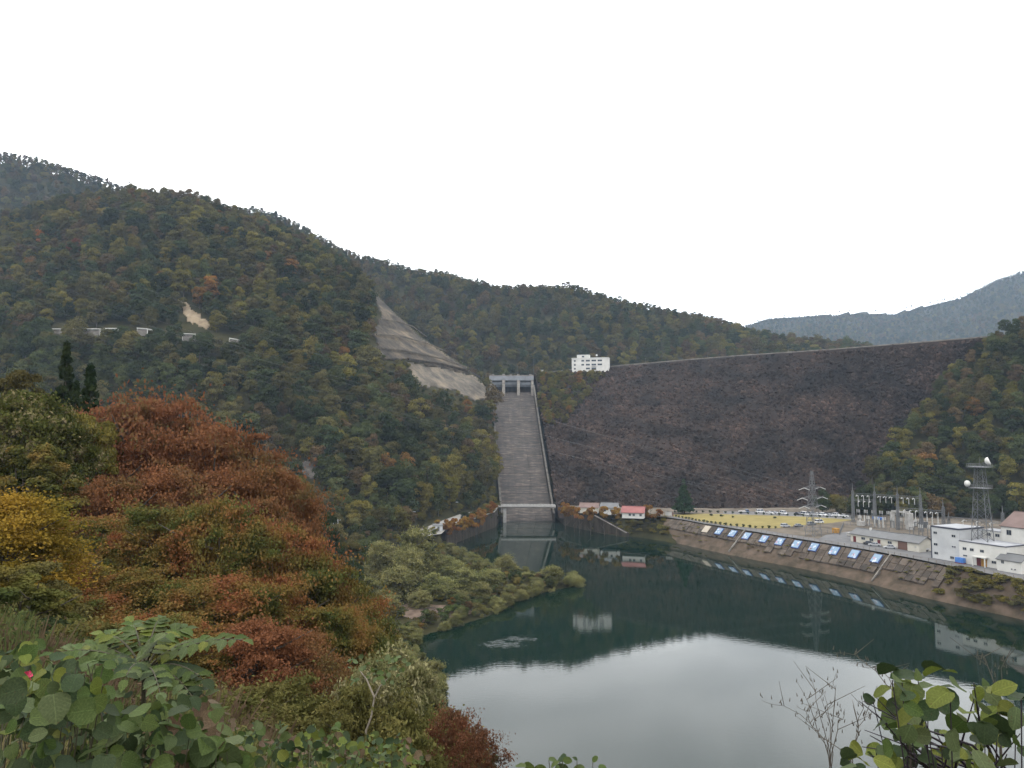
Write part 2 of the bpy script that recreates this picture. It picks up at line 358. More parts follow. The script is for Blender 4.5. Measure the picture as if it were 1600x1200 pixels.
# ------------------------------------------------------------------ water
def build_water():
    m, nt, b = mat_new('lake_water'); N, L = nt.nodes, nt.links
    b.inputs['Base Color'].default_value = (0.0016, 0.0095, 0.0055, 1); b.inputs['Roughness'].default_value = 0.015; b.inputs['IOR'].default_value = 1.333
    b.inputs['Specular IOR Level'].default_value = 0.5
    g = N.new("ShaderNodeNewGeometry"); mp = N.new("ShaderNodeMapping"); mp.inputs['Scale'].default_value = (0.7, 1.3, 1); L.new(g.outputs['Position'], mp.inputs[0])
    nz = N.new("ShaderNodeTexNoise"); nz.inputs['Scale'].default_value = 0.9; nz.inputs['Detail'].default_value = 4; L.new(mp.outputs[0], nz.inputs['Vector'])
    # wind-ruffled patches
    total = None
    for px, py, rx, ry in ((785, 1006, 8.0, 5.0), (812, 998, 7.0, 4.0)):
        c = G(px, py)
        sb = N.new("ShaderNodeVectorMath"); sb.operation = 'SUBTRACT'; L.new(g.outputs['Position'], sb.inputs[0]); sb.inputs[1].default_value = tuple(c)
        dv = N.new("ShaderNodeVectorMath"); dv.operation = 'DIVIDE'; L.new(sb.outputs[0], dv.inputs[0]); dv.inputs[1].default_value = (rx, ry, 1)
        ln = N.new("ShaderNodeVectorMath"); ln.operation = 'LENGTH'; L.new(dv.outputs[0], ln.inputs[0])
        n3 = N.new("ShaderNodeTexNoise"); n3.inputs['Scale'].default_value = 0.45; n3.inputs['Detail'].default_value = 3; L.new(g.outputs['Position'], n3.inputs['Vector'])
        ad = N.new("ShaderNodeMath"); ad.operation = 'MULTIPLY_ADD'; L.new(n3.outputs['Fac'], ad.inputs[0]); ad.inputs[1].default_value = 2.2; L.new(ln.outputs['Value'], ad.inputs[2])
        mr = N.new("ShaderNodeMapRange"); mr.inputs['From Min'].default_value = 1.95; mr.inputs['From Max'].default_value = 1.35; L.new(ad.outputs[0], mr.inputs[0])
        if total is None: total = mr.outputs[0]
        else:
            mm = N.new("ShaderNodeMath"); mm.operation = 'MAXIMUM'; L.new(total, mm.inputs[0]); L.new(mr.outputs[0], mm.inputs[1]); total = mm.outputs[0]
    st = N.new("ShaderNodeMapRange"); st.inputs['To Min'].default_value = 0.018; st.inputs['To Max'].default_value = 0.24; L.new(total, st.inputs[0])
    bp = N.new("ShaderNodeBump"); bp.inputs['Distance'].default_value = 0.25; L.new(st.outputs[0], bp.inputs['Strength'])
    L.new(nz.outputs['Fac'], bp.inputs['Height']); L.new(bp.outputs[0], b.inputs['Normal'])
    o = MB().quad((-120, 40, 0), (760, -110, 0), (760, 480, 0), (-120, 480, 0)).build('lake_water', m); tag(o, kind='structure')
build_water()

# ------------------------------------------------------------------ rockfill dam
CREST = [P(*p) for p in ((836, 584, 676), (890, 578.5, 690), (950, 573.5, 690), (1040, 565.5, 662), (1150, 556.5, 625), (1300, 546.5, 578), (1450, 534.5, 530), (1560, 525.5, 500), (1700, 512, 465))]
TOE = [G(*p, 9.6) for p in ((870, 790), (960, 793.5), (1050, 795), (1150, 795.5), (1250, 794), (1350, 789), (1450, 783), (1560, 777), (1700, 770))]
def polyline(pts, s):
    pts = np.array(pts); d = np.concatenate([[0], np.cumsum(np.linalg.norm(np.diff(pts, axis=0), axis=1))]); d /= d[-1]
    return np.stack([np.interp(s, d, pts[:, k]) for k in range(pts.shape[1])], -1)
def param(pts, s):
    pts = np.array(pts); d = np.linspace(0, 1, len(pts)); return np.stack([np.interp(s, d, pts[:, k]) for k in range(pts.shape[1])], -1)
def dam_pt(u, v):       # u along the crest, v 0 at toe to 1 at crest
    return param(TOE, u) * (1 - v)[:, None] + param(CREST, u) * v[:, None]
def rock_material():
    m, nt, b = mat_new('rockfill'); N, L = nt.nodes, nt.links; b.inputs['Roughness'].default_value = 0.95; b.inputs['Specular IOR Level'].default_value = 0.15
    g = N.new("ShaderNodeNewGeometry"); oi = N.new("ShaderNodeObjectInfo")
    n1 = N.new("ShaderNodeTexNoise"); n1.inputs['Scale'].default_value = 0.035; n1.inputs['Detail'].default_value = 4; L.new(g.outputs['Position'], n1.inputs['Vector'])
    n2 = N.new("ShaderNodeTexNoise"); n2.inputs['Scale'].default_value = 0.8; n2.inputs['Detail'].default_value = 4; L.new(g.outputs['Position'], n2.inputs['Vector'])
    cr = N.new("ShaderNodeValToRGB"); e = cr.color_ramp.elements; e[0].position = 0.35; e[0].color = (0.0080, 0.0062, 0.0052, 1); e[1].position = 0.68; e[1].color = (0.027, 0.0175, 0.0135, 1)
    L.new(n1.outputs['Fac'], cr.inputs[0])
    mv = N.new("ShaderNodeMapRange"); mv.inputs['To Min'].default_value = 0.45; mv.inputs['To Max'].default_value = 2.7; L.new(oi.outputs['Random'], mv.inputs[0])
    m2 = N.new("ShaderNodeMapRange"); m2.inputs['From Min'].default_value = 0.3; m2.inputs['From Max'].default_value = 0.7; m2.inputs['To Min'].default_value = 0.7; m2.inputs['To Max'].default_value = 1.35; L.new(n2.outputs['Fac'], m2.inputs[0])
    mu = N.new("ShaderNodeMath"); mu.operation = 'MULTIPLY'; L.new(mv.outputs[0], mu.inputs[0]); L.new(m2.outputs[0], mu.inputs[1])
    hs = N.new("ShaderNodeHueSaturation"); L.new(cr.outputs[0], hs.inputs['Color']); L.new(mu.outputs[0], hs.inputs['Value']); L.new(hs.outputs[0], b.inputs['Base Color'])
    return m
M['rock'] = rock_material()
def scatter_gn(name, pts, idx, rot, scl, protos, label, cat=None):
    """one mass of instances: points carry prototype index, z-rotation (3 angles) and size"""
    me = bpy.data.meshes.new(name); me.vertices.add(len(pts)); me.vertices.foreach_set('co', np.asarray(pts, np.float32).ravel())
    for nm, ty, arr in (('pick', 'INT', np.asarray(idx, np.int32)), ('size', 'FLOAT_VECTOR', np.asarray(scl, np.float32)), ('turn', 'FLOAT_VECTOR', np.asarray(rot, np.float32))):
        at = me.attributes.new(nm, ty, 'POINT')
        at.data.foreach_set('value' if ty == 'INT' else 'vector', arr.ravel())
    o = link(name, me); tag(o, label, cat, kind='stuff')
    ng = bpy.data.node_groups.new(name + '_scatter', 'GeometryNodeTree')
    ng.interface.new_socket('Geometry', in_out='INPUT', socket_type='NodeSocketGeometry'); ng.interface.new_socket('Geometry', in_out='OUTPUT', socket_type='NodeSocketGeometry')
    N, L = ng.nodes, ng.links; gi = N.new('NodeGroupInput'); go = N.new('NodeGroupOutput'); ip = N.new('GeometryNodeInstanceOnPoints')
    gj = N.new('GeometryNodeGeometryToInstance')
    for p in reversed(protos):
        oi = N.new('GeometryNodeObjectInfo'); oi.inputs['Object'].default_value = p; oi.inputs['As Instance'].default_value = True; L.new(oi.outputs['Geometry'], gj.inputs[0])
    # each prototype geometry becomes one instance of the picked list
    jn = N.new('GeometryNodeJoinGeometry'); N.remove(gj)
    for p in reversed(protos):
        pass
    for nd in [n for n in N if n.bl_idname == 'GeometryNodeObjectInfo']: L.new(nd.outputs['Geometry'], jn.inputs[0])
    def attr(nm, ty):
        a = N.new('GeometryNodeInputNamedAttribute'); a.data_type = ty; a.inputs['Name'].default_value = nm; return a
    L.new(gi.outputs[0], ip.inputs['Points']); L.new(jn.outputs[0], ip.inputs['Instance']); ip.inputs['Pick Instance'].default_value = True
    L.new(attr('pick', 'INT').outputs['Attribute'], ip.inputs['Instance Index'])
    er = N.new('FunctionNodeEulerToRotation'); L.new(attr('turn', 'FLOAT_VECTOR').outputs['Attribute'], er.inputs[0]); L.new(er.outputs[0], ip.inputs['Rotation'])
    L.new(attr('size', 'FLOAT_VECTOR').outputs['Attribute'], ip.inputs['Scale'])
    L.new(ip.outputs[0], go.inputs[0])
    md = o.modifiers.new('scatter', 'NODES'); md.node_group = ng
    return o
PROTO = bpy.data.collections.new('prototypes')        # never linked into the scene
def proto(name, me):
    o = bpy.data.objects.new(name, me); PROTO.objects.link(o); return o
def rock_mesh(seed, mat):
    rg = np.random.default_rng(seed); bm = bmesh.new(); bmesh.ops.create_icosphere(bm, subdivisions=1, radius=1.0)
    for v in bm.verts:
        k = 0.6 + 0.55 * rg.random(); v.co = Vector((v.co.x * k, v.co.y * k, v.co.z * k * 0.75))
    me = bpy.data.meshes.new('rock'); bm.to_mesh(me); bm.free(); me.materials.append(mat); return me
def build_dam():
    root = empty('rockfill_dam', tuple(param(TOE, np.array([0.5]))[0]))
    tag(root, 'huge dark brown rockfill dam closing the valley right of the spillway', 'dam')
    o0 = Vector(root.location)
    nu, nv = 260, 90
    U, V = np.meshgrid(np.linspace(0, 1, nu), np.linspace(-0.06, 1, nv), indexing='ij'); p = dam_pt(U.ravel(), V.ravel())
    n = 0.9 * fbm(p[:, 0], p[:, 1] + p[:, 2] * 1.3, 9.0, 4); n *= np.clip((1 - V.ravel()) * 30, 0, 1); p[:, 2] += n
    i, j = np.meshgrid(np.arange(nu - 1), np.arange(nv - 1), indexing='ij'); a = (i * nv + j).ravel(); f = np.stack([a, a + nv, a + nv + 1, a + 1], -1)
    link('rock_face', mesh_np('rock_face', p - np.array(o0), f, M['rock'], False), root)
    # crest road, kerb wall and upstream slope
    cr = np.array(CREST); dirs = np.gradient(cr[:, :2], axis=0); nrm = np.stack([-dirs[:, 1], dirs[:, 0]], -1); nrm /= np.linalg.norm(nrm, axis=1)[:, None]
    def off(k, dz): return [np.array([c[0] + n_[0] * k, c[1] + n_[1] * k, c[2] + dz]) for c, n_ in zip(cr, nrm)]
    def strip(a, b, name, mat):
        mb = MB()
        for q in range(len(a) - 1): mb.quad(a[q] - o0, a[q + 1] - o0, b[q + 1] - o0, b[q] - o0)
        return mb.build(name, mat, root)
    strip(off(0, 0.0), off(9, 0.0), 'crest_road', M['asphalt']); strip(off(9, 0.0), off(190, -75), 'upstream_face', M['rock'])
    mb = MB()
    A, B, A2, B2 = off(0.25, 0.02), off(0.85, 0.02), off(0.25, 0.85), off(0.85, 0.85)
    for q in range(len(A) - 1): mb.hexa([A[q] - o0, A[q + 1] - o0, B[q + 1] - o0, B[q] - o0, A2[q] - o0, A2[q + 1] - o0, B2[q + 1] - o0, B2[q] - o0])
    mb.build('parapet', M['concrete'], root)
    # lamp posts on the crest
    for k, u in enumerate((0.33, 0.45, 0.57, 0.69)):
        c = param(CREST, np.array([u]))[0]
        q = empty('lamp_post', (c[0] + 1.5, c[1] + 3, c[2]))
        tag(q, ('first', 'second', 'third', 'fourth')[k] + ' thin lamp post along the dam crest counted from the white control building', 'lamp post', 'lamp posts on the dam crest')
        MB().tube([(0, 0, 0), (0, 0, 5.2)], [0.11, 0.08], 6).build('pole', M['steel'], q); MB().box(-0.2, 0.9, -0.15, 0.15, 5.15, 5.35).build('lamp_head', M['steel'], q)
    # loose riprap
    N_ = 52000; u = RNG.random(N_) ; v = RNG.random(N_) ** 0.95 * 0.985 ; p = dam_pt(u, v)
    s = 0.5 + 1.7 * RNG.random(N_) ** 5 ; px, py = proj(p); k = (px < 1640)
    p, s = p[k], s[k]; n_ = len(p)
    rocks = [proto('rock', rock_mesh(60 + q, M['rock'])) for q in range(5)]
    scatter_gn('rubble', p, RNG.integers(0, 5, n_), RNG.random((n_, 3)) * 6.28, np.stack([s * (0.8 + 0.5 * RNG.random(n_)), s * (0.8 + 0.5 * RNG.random(n_)), s * 0.9], -1), rocks, 'loose dark brown riprap boulders covering the dam face')
build_dam()

# ------------------------------------------------------------------ spillway
SP_T = (P(770, 613, 650), P(833, 613, 650)); SP_B = (np.array([-5.4, 450.0, -1.2]), np.array([24.8, 450.0, -1.2]))
def chute(u, v, dz=0.0):       # u across, v 0 bottom .. 1 top
    a = SP_B[0] * (1 - v) + SP_T[0] * v; b = SP_B[1] * (1 - v) + SP_T[1] * v
    c = a * (1 - u) + b * u
    return np.array([c[0], c[1], c[2] + dz - 4.0 * math.sin(math.pi * v) * 0.6])
def slab_material():
    m, nt, b = mat_new('spillway_concrete'); N, L = nt.nodes, nt.links; b.inputs['Roughness'].default_value = 0.9
    g = N.new("ShaderNodeNewGeometry"); oi = N.new("ShaderNodeObjectInfo")
    mp = N.new("ShaderNodeMapping"); mp.inputs['Scale'].default_value = (0.28, 1.0, 1.4); L.new(g.outputs['Position'], mp.inputs[0])
    n1 = N.new("ShaderNodeTexNoise"); n1.inputs['Scale'].default_value = 0.55; n1.inputs['Detail'].default_value = 6; n1.inputs['Roughness'].default_value = 0.7; L.new(mp.outputs[0], n1.inputs['Vector'])
    cr = N.new("ShaderNodeValToRGB"); e = cr.color_ramp.elements; e[0].position = 0.36; e[0].color = (0.020, 0.0165, 0.0145, 1); e[1].position = 0.66; e[1].color = (0.115, 0.092, 0.074, 1)
    k = e.new(0.52); k.color = (0.036, 0.029, 0.0245, 1)
    L.new(n1.outputs['Fac'], cr.inputs[0])
    m2 = N.new("ShaderNodeMapping"); m2.inputs['Scale'].default_value = (0.5, 0.05, 0.05); L.new(g.outputs['Position'], m2.inputs[0])
    n2 = N.new("ShaderNodeTexNoise"); n2.inputs['Scale'].default_value = 0.6; n2.inputs['Detail'].default_value = 4; L.new(m2.outputs[0], n2.inputs['Vector'])
    mr = N.new("ShaderNodeMapRange"); mr.inputs['From Min'].default_value = 0.3; mr.inputs['From Max'].default_value = 0.7; mr.inputs['To Min'].default_value = 0.72; mr.inputs['To Max'].default_value = 1.25; L.new(n2.outputs['Fac'], mr.inputs[0])
    mv = N.new("ShaderNodeMapRange"); mv.inputs['To Min'].default_value = 0.9; mv.inputs['To Max'].default_value = 1.12; L.new(oi.outputs['Random'], mv.inputs[0])
    mu = N.new("ShaderNodeMath"); mu.operation = 'MULTIPLY'; L.new(mr.outputs[0], mu.inputs[0]); L.new(mv.outputs[0], mu.inputs[1])
    hs = N.new("ShaderNodeHueSaturation"); L.new(cr.outputs[0], hs.inputs['Color']); L.new(mu.outputs[0], hs.inputs['Value']); L.new(hs.outputs[0], b.inputs['Base Color'])
    return m
M['slab'] = slab_material()
M['coping'] = surf('stained_coping', (0.075, 0.068, 0.06), (0.16, 0.145, 0.125), 0.3, 0.9)
M['gatesteel'] = surf('blue_grey_gate', (0.20, 0.215, 0.235), (0.28, 0.295, 0.315), 0.3, 0.6)
def build_spillway():
    root = empty('spillway', tuple(SP_B[0])); o0 = np.array(SP_B[0])
    tag(root, 'long straight concrete spillway chute running down beside the dark dam', 'spillway')
    # mass under the slabs, with skirts into the hillside
    mb = MB(); ks = np.linspace(0, 1, 13)
    for a, b in zip(ks[:-1], ks[1:]):
        lo = [chute(-0.04, a, -14), chute(1.04, a, -14), chute(1.04, b, -14), chute(-0.04, b, -14)]; hi = [chute(-0.04, a, -0.35), chute(1.04, a, -0.35), chute(1.04, b, -0.35), chute(-0.04, b, -0.35)]
        mb.hexa([q - o0 for q in lo + hi])
    mb.build('chute_bed', M['darkconc'], root)
    cols, rows = 3, 22; gap_u, gap_v = 0.0025, 0.0008; rg = random.Random(5)
    for c in range(cols):
        for r in range(rows):
            u0, u1 = c / cols + gap_u, (c + 1) / cols - gap_u; v0, v1 = r / rows + gap_v, (r + 1) / rows - gap_v; dz = rg.uniform(-0.03, 0.05)
            lo = [chute(u0, v0, -0.6), chute(u1, v0, -0.6), chute(u1, v1, -0.6), chute(u0, v1, -0.6)]; hi = [chute(u0, v0, dz), chute(u1, v0, dz), chute(u1, v1, dz + 0.05), chute(u0, v1, dz + 0.05)]
            MB().hexa([q - o0 for q in lo + hi]).build('floor_slab', M['slab'], root)
    # side walls with coping
    for side, u0, u1, hgt in (('left', -0.04, -0.005, 4.2), ('right', 1.005, 1.035, 6.0)):
        mb, cp = MB(), MB()
        for a, b in zip(ks[:-1], ks[1:]):
            lo = [chute(u0, a, -14), chute(u1, a, -14), chute(u1, b, -14), chute(u0, b, -14)]; hi = [chute(u0, a, hgt), chute(u1, a, hgt), chute(u1, b, hgt), chute(u0, b, hgt)]
            mb.hexa([q - o0 for q in lo + hi])
            du = 0.004
            lo = [chute(u0 - du, a, hgt + .01), chute(u1 + du, a, hgt + .01), chute(u1 + du, b, hgt + .01), chute(u0 - du, b, hgt + .01)]; hi = [q + np.array([0, 0, 0.3]) for q in lo]
            cp.hexa([q - o0 for q in lo + hi])
        mb.build('side_wall', M['darkconc'], root); cp.build('coping', M['coping'], root)
    # gate house
    tl, tr = SP_T; D = 652.0
    def X(px): return (P(px, 600, D) - o0)[0]
    def Z(py): return (P(800, py, D) - o0)[2]
    y0 = D - o0[1]
    for px, w in ((767, 2.2), (787, 2.6), (810, 2.6), (831.5, 2.2)):
        MB().hexa([(X(px) - w / 2, y0 - 9, Z(620)), (X(px) + w / 2, y0 - 9, Z(620)), (X(px) + w / 2, y0 + 10, Z(620)), (X(px) - w / 2, y0 + 10, Z(620)),
                   (X(px) - w / 2, y0 - 1, Z(586)), (X(px) + w / 2, y0 - 1, Z(586)), (X(px) + w / 2, y0 + 10, Z(586)), (X(px) - w / 2, y0 + 10, Z(586))]).build('pier', M['concrete'], root)
    for a, b in ((768.6, 785), (789, 808), (812, 830)):
        g = MB(); z0, z1 = Z(604.5), Z(596)
        for k in range(8):
            t0, t1 = k / 8, (k + 1) / 8; f = lambda t: (y0 + 1.2 - 1.8 * math.sin(t * math.pi * 0.8), z0 + (z1 - z0) * t)
            (ya, za), (yb, zb) = f(t0), f(t1); g.hexa([(X(a), ya, za), (X(b), ya, za), (X(b), ya + .5, za), (X(a), ya + .5, za), (X(a), yb, zb), (X(b), yb, zb), (X(b), yb + .5, zb), (X(a), yb + .5, zb)])
        g.build('gate', M['gatesteel'], root)
        MB().box(X(a), X(b), y0 + 6, y0 + 7, Z(622), Z(596)).build('gate_recess', M['darkconc'], root)
    MB().box(X(764.5), X(833.5), y0 - 2.5, y0 + 9, Z(594.5), Z(591.5)).build('bridge_deck', M['paleconc'], root)
    MB().box(X(764.5), X(833.5), y0 - 2.9, y0 - 2.2, Z(594.8), Z(588)).build('deck_parapet', M['gatesteel'], root)
    MB().box(X(764.5), X(833.5), y0 + 8.6, y0 + 9.2, Z(591.4), Z(585)).build('rear_parapet', M['concrete'], root)
    for px in (770, 787, 798, 810, 829): MB().box(X(px) - 1.1, X(px) + 1.1, y0 + 2, y0 + 6, Z(591.4), Z(584)).build('hoist_housing', M['concrete'], root)
    # lower bridge across the chute foot
    br = empty('footbridge', (8, 448, 8)); tag(br, 'narrow concrete road bridge crossing the foot of the spillway chute', 'bridge')
    zt = P(820, 789.5, 448)[2] - 8
    x0, x1 = P(783, 790, 448)[0] - 8, P(868, 790, 448)[0] - 8
    MB().box(x0, x1, -2.6, 2.6, zt - 1.5, zt - 0.45).build('deck', M['concrete'], br)
    MB().box(x0, x1, -3.0, -2.5, zt - 0.75, zt + 0.35).build('parapet', M['paleconc'], br); MB().box(x0, x1, 2.5, 3.0, zt - 0.75, zt + 0.35).build('parapet', M['paleconc'], br)
    for xx in (x0 + 2.2,): MB().box(xx - 0.9, xx + 0.9, -1.8, 1.8, -12, zt - 1.5).build('pier', M['paleconc'], br)
    for k in range(16):
        xx = x0 + (x1 - x0) * (k + 0.5) / 16; MB().bar((xx, -2.75, zt + 0.35), (xx, -2.75, zt + 1.1), 0.12).build('railing_post', M['steel'], br)
    MB().bar((x0, -2.75, zt + 1.1), (x1, -2.75, zt + 1.1), 0.1).build('handrail', M['steel'], br)
    # basin walls
    for nm, line, sgn, lab in (('left', BASIN_L, -1, 'dark concrete basin wall below the spillway on the side of the orange trees'), ('right', BASIN_R, 1, 'dark concrete basin wall below the spillway on the side of the red roofed house')):
        w = empty('basin_wall', (line[0][0], line[0][1], 0)); tag(w, lab, 'wall'); ln = np.array(line); base = ln[0]
        ztop = [8.4] * len(ln) if nm == 'left' else [8.6, 8.6, 8.6, 2.0]
        mb, cp = MB(), MB()
        for q in range(len(ln) - 1):
            a, b = ln[q] - base, ln[q + 1] - base; d = (b - a) / np.linalg.norm(b - a); n = np.array([-d[1], d[0]])
            A = [(*(a - n * .1), -7), (*(b - n * .1), -7), (*(b + n * 3.0), -7), (*(a + n * 3.0), -7)]; B = [(*(a + n * .9), ztop[q]), (*(b + n * .9), ztop[q + 1]), (*(b + n * 3), ztop[q + 1]), (*(a + n * 3), ztop[q])]
            mb.hexa(A + B); B2 = [(*(a + n * .7), ztop[q] + .02), (*(b + n * .7), ztop[q + 1] + .02), (*(b + n * 1.5), ztop[q + 1] + .02), (*(a + n * 1.5), ztop[q] + .02)]
            cp.hexa(B2 + [(x, y, z + .35) for x, y, z in B2])
        mb.build('wall_body', M['darkconc'], w); cp.build('coping', M['concrete'], w)
build_spillway()

# ------------------------------------------------------------------ right bank: plateau, lawn, roads, lined slope
def sheet(name, poly, z, mat, kind='structure'):
    mb = MB(); mb.quad(*[(p[0], p[1], z) for p in poly]); o = mb.build(name, mat); tag(o, kind=kind); return o
def gp(pts, z=10.0): return [G(px, py, z)[:2] for px, py in pts]
def build_bank():
    toe = [t[:2] for t in TOE]
    poly = [np.array((30.5, 452.0)), np.array((34.0, 434.0)), np.array((48.0, 410.0)), np.array((66, 396)), np.array((76, 389))] + list(TOP_R) + [np.array((420, 190)), np.array((460, 330)), np.array((300, 400))] + [t + np.array([0, 6]) for t in reversed(toe[:6])]
    sheet('plateau_ground', poly, 10.0, M['gravel'])
    # road along the railing
    T = np.array(TOP_R); d = np.gradient(T, axis=0); n = np.stack([-d[:, 1], d[:, 0]], -1); n /= np.linalg.norm(n, axis=1)[:, None]
    n = np.where((n[:, 1] > 0)[:, None], n, -n)
    mb = MB()
    for q in range(len(T) - 1): mb.quad(*[(*p, 10.006) for p in (T[q] + n[q] * .2, T[q + 1] + n[q + 1] * .2, T[q + 1] + n[q + 1] * 7, T[q] + n[q] * 7)])
    tag(mb.build('shore_road', M['asphalt']), kind='structure')
    sheet('parking_road', gp(((1040, 803.5), (1180, 801.5), (1330, 806), (1335, 812), (1180, 804.8), (1040, 806))), 10.006, M['asphalt'])
    sheet('car_park', gp(((1130, 799), (1320, 801), (1335, 808), (1180, 803.6), (1130, 802))), 10.010, M['asphalt'])
    sheet('station_yard', gp(((1290, 836), (1330, 830), (1470, 862), (1600, 880), (1600, 905), (1487, 884), (1350, 857), (1275, 844))), 10.011, M['asphalt'])
    sheet('lawn', gp(((1052, 807), (1040, 804.5), (1100, 802.5), (1180, 804.5), (1260, 807.5), (1335, 812), (1300, 817), (1250, 821), (1212, 825.5), (1180, 825), (1130, 820.5), (1090, 814))), 10.016, M['lawn'])
    # lined slope
    W = np.array(WL_P); root = empty('embankment', (*W[3], 0)); o0 = np.array([*W[3], 0.0]); tag(root, 'lakeside embankment lined with brown concrete slabs below the railing', 'embankment')
    s = np.linspace(0, 1, 120); top = param([(*t, 9.95) for t in TOP_R], s); bot = param([(*w, -1.5) for w in WL_P], s)
    mb = MB(); rowsv = np.linspace(0, 1, 14); rg = np.random.default_rng(9); V = []
    for t in rowsv: q = bot * (1 - t) + top * t; q = q.copy(); q[:, 2] += (0.55 * fbm(q[:, 0], q[:, 1], 5.0, 3) - 0.1) * (0.25 < t + 0.2) * (1 - t) - 0.15 * (t < 0.35) - 0.75 * (t >= 0.35) ; V.append(q)
    V = np.array(V); nt_, ns = V.shape[:2]; i, j = np.meshgrid(np.arange(nt_ - 1), np.arange(ns - 1), indexing='ij'); a = (i * ns + j).ravel()
    link('earth_slope', mesh_np('earth_slope', V.reshape(-1, 3) - o0, np.stack([a, a + 1, a + ns + 1, a + ns], -1), M['bank'], True), root)
    sp = lambda u, t: (param([(*w, -1.5) for w in WL_P], np.array([u]))[0] * (1 - t) + param([(*q, 9.95) for q in TOP_R], np.array([u]))[0] * t)
    mats = [surf('bank_slab_' + 'abc'[k], c1, c2, 0.5, 0.95, stretch=(1, 1, 1)) for k, (c1, c2) in enumerate((((0.060, 0.047, 0.035), (0.115, 0.088, 0.068)), ((0.075, 0.06, 0.045), (0.14, 0.11, 0.085)), ((0.042, 0.034, 0.027), (0.08, 0.064, 0.05))))]
    rr = random.Random(2); n = 46; u_a, u_b = 0.03, 0.80
    for k in range(n):
        for r, (t0, t1) in enumerate(((0.45, 0.60), (0.612, 0.775), (0.787, 0.96))):
            if r == 0 and (k < 22 or rr.random() < 0.25): continue
            if r == 1 and k < 4 and rr.random() < 0.5: continue
            ua = u_a + (u_b - u_a) * (k + 0.04) / n; ub = u_a + (u_b - u_a) * (k + 0.96) / n; h = rr.uniform(0.0, 0.14)
            pts = [sp(ua, t0), sp(ub, t0), sp(ub, t1), sp(ua, t1)]
            lo = [p + np.array([0, 0, -0.3]) - o0 for p in pts]; hi = [p + np.array([0, 0, h]) - o0 for p in pts]
            MB().hexa(lo + hi).build('slope_slab', mats[rr.choice((0, 0, 1, 2, 1))], root)
    T3 = np.array([(*q, 9.95) for q in TOP_R]); uu_ = np.linspace(0, .9, 1500); px_ = proj(param(T3, uu_))[0]
    for px_r in (1164, 1392):
        u = float(np.interp(px_r, px_, uu_))
        a, b = sp(u, 0.2), sp(u, 1.0); MB().bar(a - o0 + np.array([0, 0, .3]), b - o0 + np.array([0, 0, .15]), 0.5).build('stair_rib', M['concrete'], root)
    # murals on the slope
    blue = surf('mural_sky_blue', (0.20, 0.31, 0.44), (0.29, 0.39, 0.49), 0.5, 0.8); bdark = surf('mural_deep_blue', (0.05, 0.09, 0.26)); pale = surf('mural_pale_marks', (0.62, 0.66, 0.70), (0.45, 0.50, 0.62), 1.2, 0.8); pink = surf('mural_pink_marks', (0.45, 0.30, 0.36)); beige = surf('mural_beige', (0.42, 0.36, 0.29), (0.5, 0.44, 0.36), 1.0)
    ords = ['first', 'second', 'third', 'fourth', 'fifth', 'sixth', 'seventh', 'eighth', 'ninth', 'tenth']
    T3 = np.array([(*q, 9.95) for q in TOP_R]); W3 = np.array([(*w, -1.5) for w in WL_P])
    uu = np.linspace(0.0, 0.9, 2000); cen = param(W3, uu) * 0.19 + param(T3, uu) * 0.81; pxs = proj(cen)[0]
    for k, px in enumerate((1104, 1124, 1145, 1167, 1194, 1219, 1245, 1272, 1304, 1335, 1370)):
        u = float(np.interp(px, pxs, uu)); c = sp(u, 0.81); du = 0.0001
        tx = sp(u + 0.01, 0.81) - sp(u - 0.01, 0.81); tx /= np.linalg.norm(tx); ty = sp(u, 0.95) - sp(u, 0.7); ty /= np.linalg.norm(ty); nn = np.cross(tx, ty); nn /= np.linalg.norm(nn)
        if nn[2] < 0: nn = -nn
        w, h = 1.9, 1.9
        r = empty('mural_panel', tuple(c + nn * 0.3))
        tag(r, 'plain beige mural panel on the bank, farthest of the slope panels' if k == 0 else ords[k - 1] + ' blue mural panel on the bank, counted from the beige panel', 'mural', 'painted panels on the embankment')
        q = lambda a, b, z: tuple(tx * a + ty * b + nn * z)
        pan = MB().hexa([q(-w, -h, -.5), q(w, -h, -.5), q(w, h, -.5), q(-w, h, -.5), q(-w, -h, .1), q(w, -h, .1), q(w, h, .1), q(-w, h, .1)]).build('board', beige if k == 0 else bdark, r)
        if k:
            i_ = 0.28; MB().quad(q(-w + .1, -h + i_, .115), q(w - i_, -h + i_, .115), q(w - i_, h - .1, .115), q(-w + .1, h - .1, .115)).build('painted_field', blue, r)
            rk = random.Random(k); 
            for b_ in range(5):
                a0, b0 = rk.uniform(-1.5, 1.2), rk.uniform(-1.6, 1.3); ra, rb = rk.uniform(.25, .7), rk.uniform(.25, .8); st = rk.random() * 6
                MB().quad(*[q(a0 + ra * math.cos(t + st) * rk.uniform(.7, 1.1), b0 + rb * math.sin(t + st) * rk.uniform(.7, 1.1), .125 + .006 * b_) for t in np.linspace(0, 6.28, 9)[:-1]]).build('painted_mark', pink if b_ == 4 else pale, r)
build_bank()
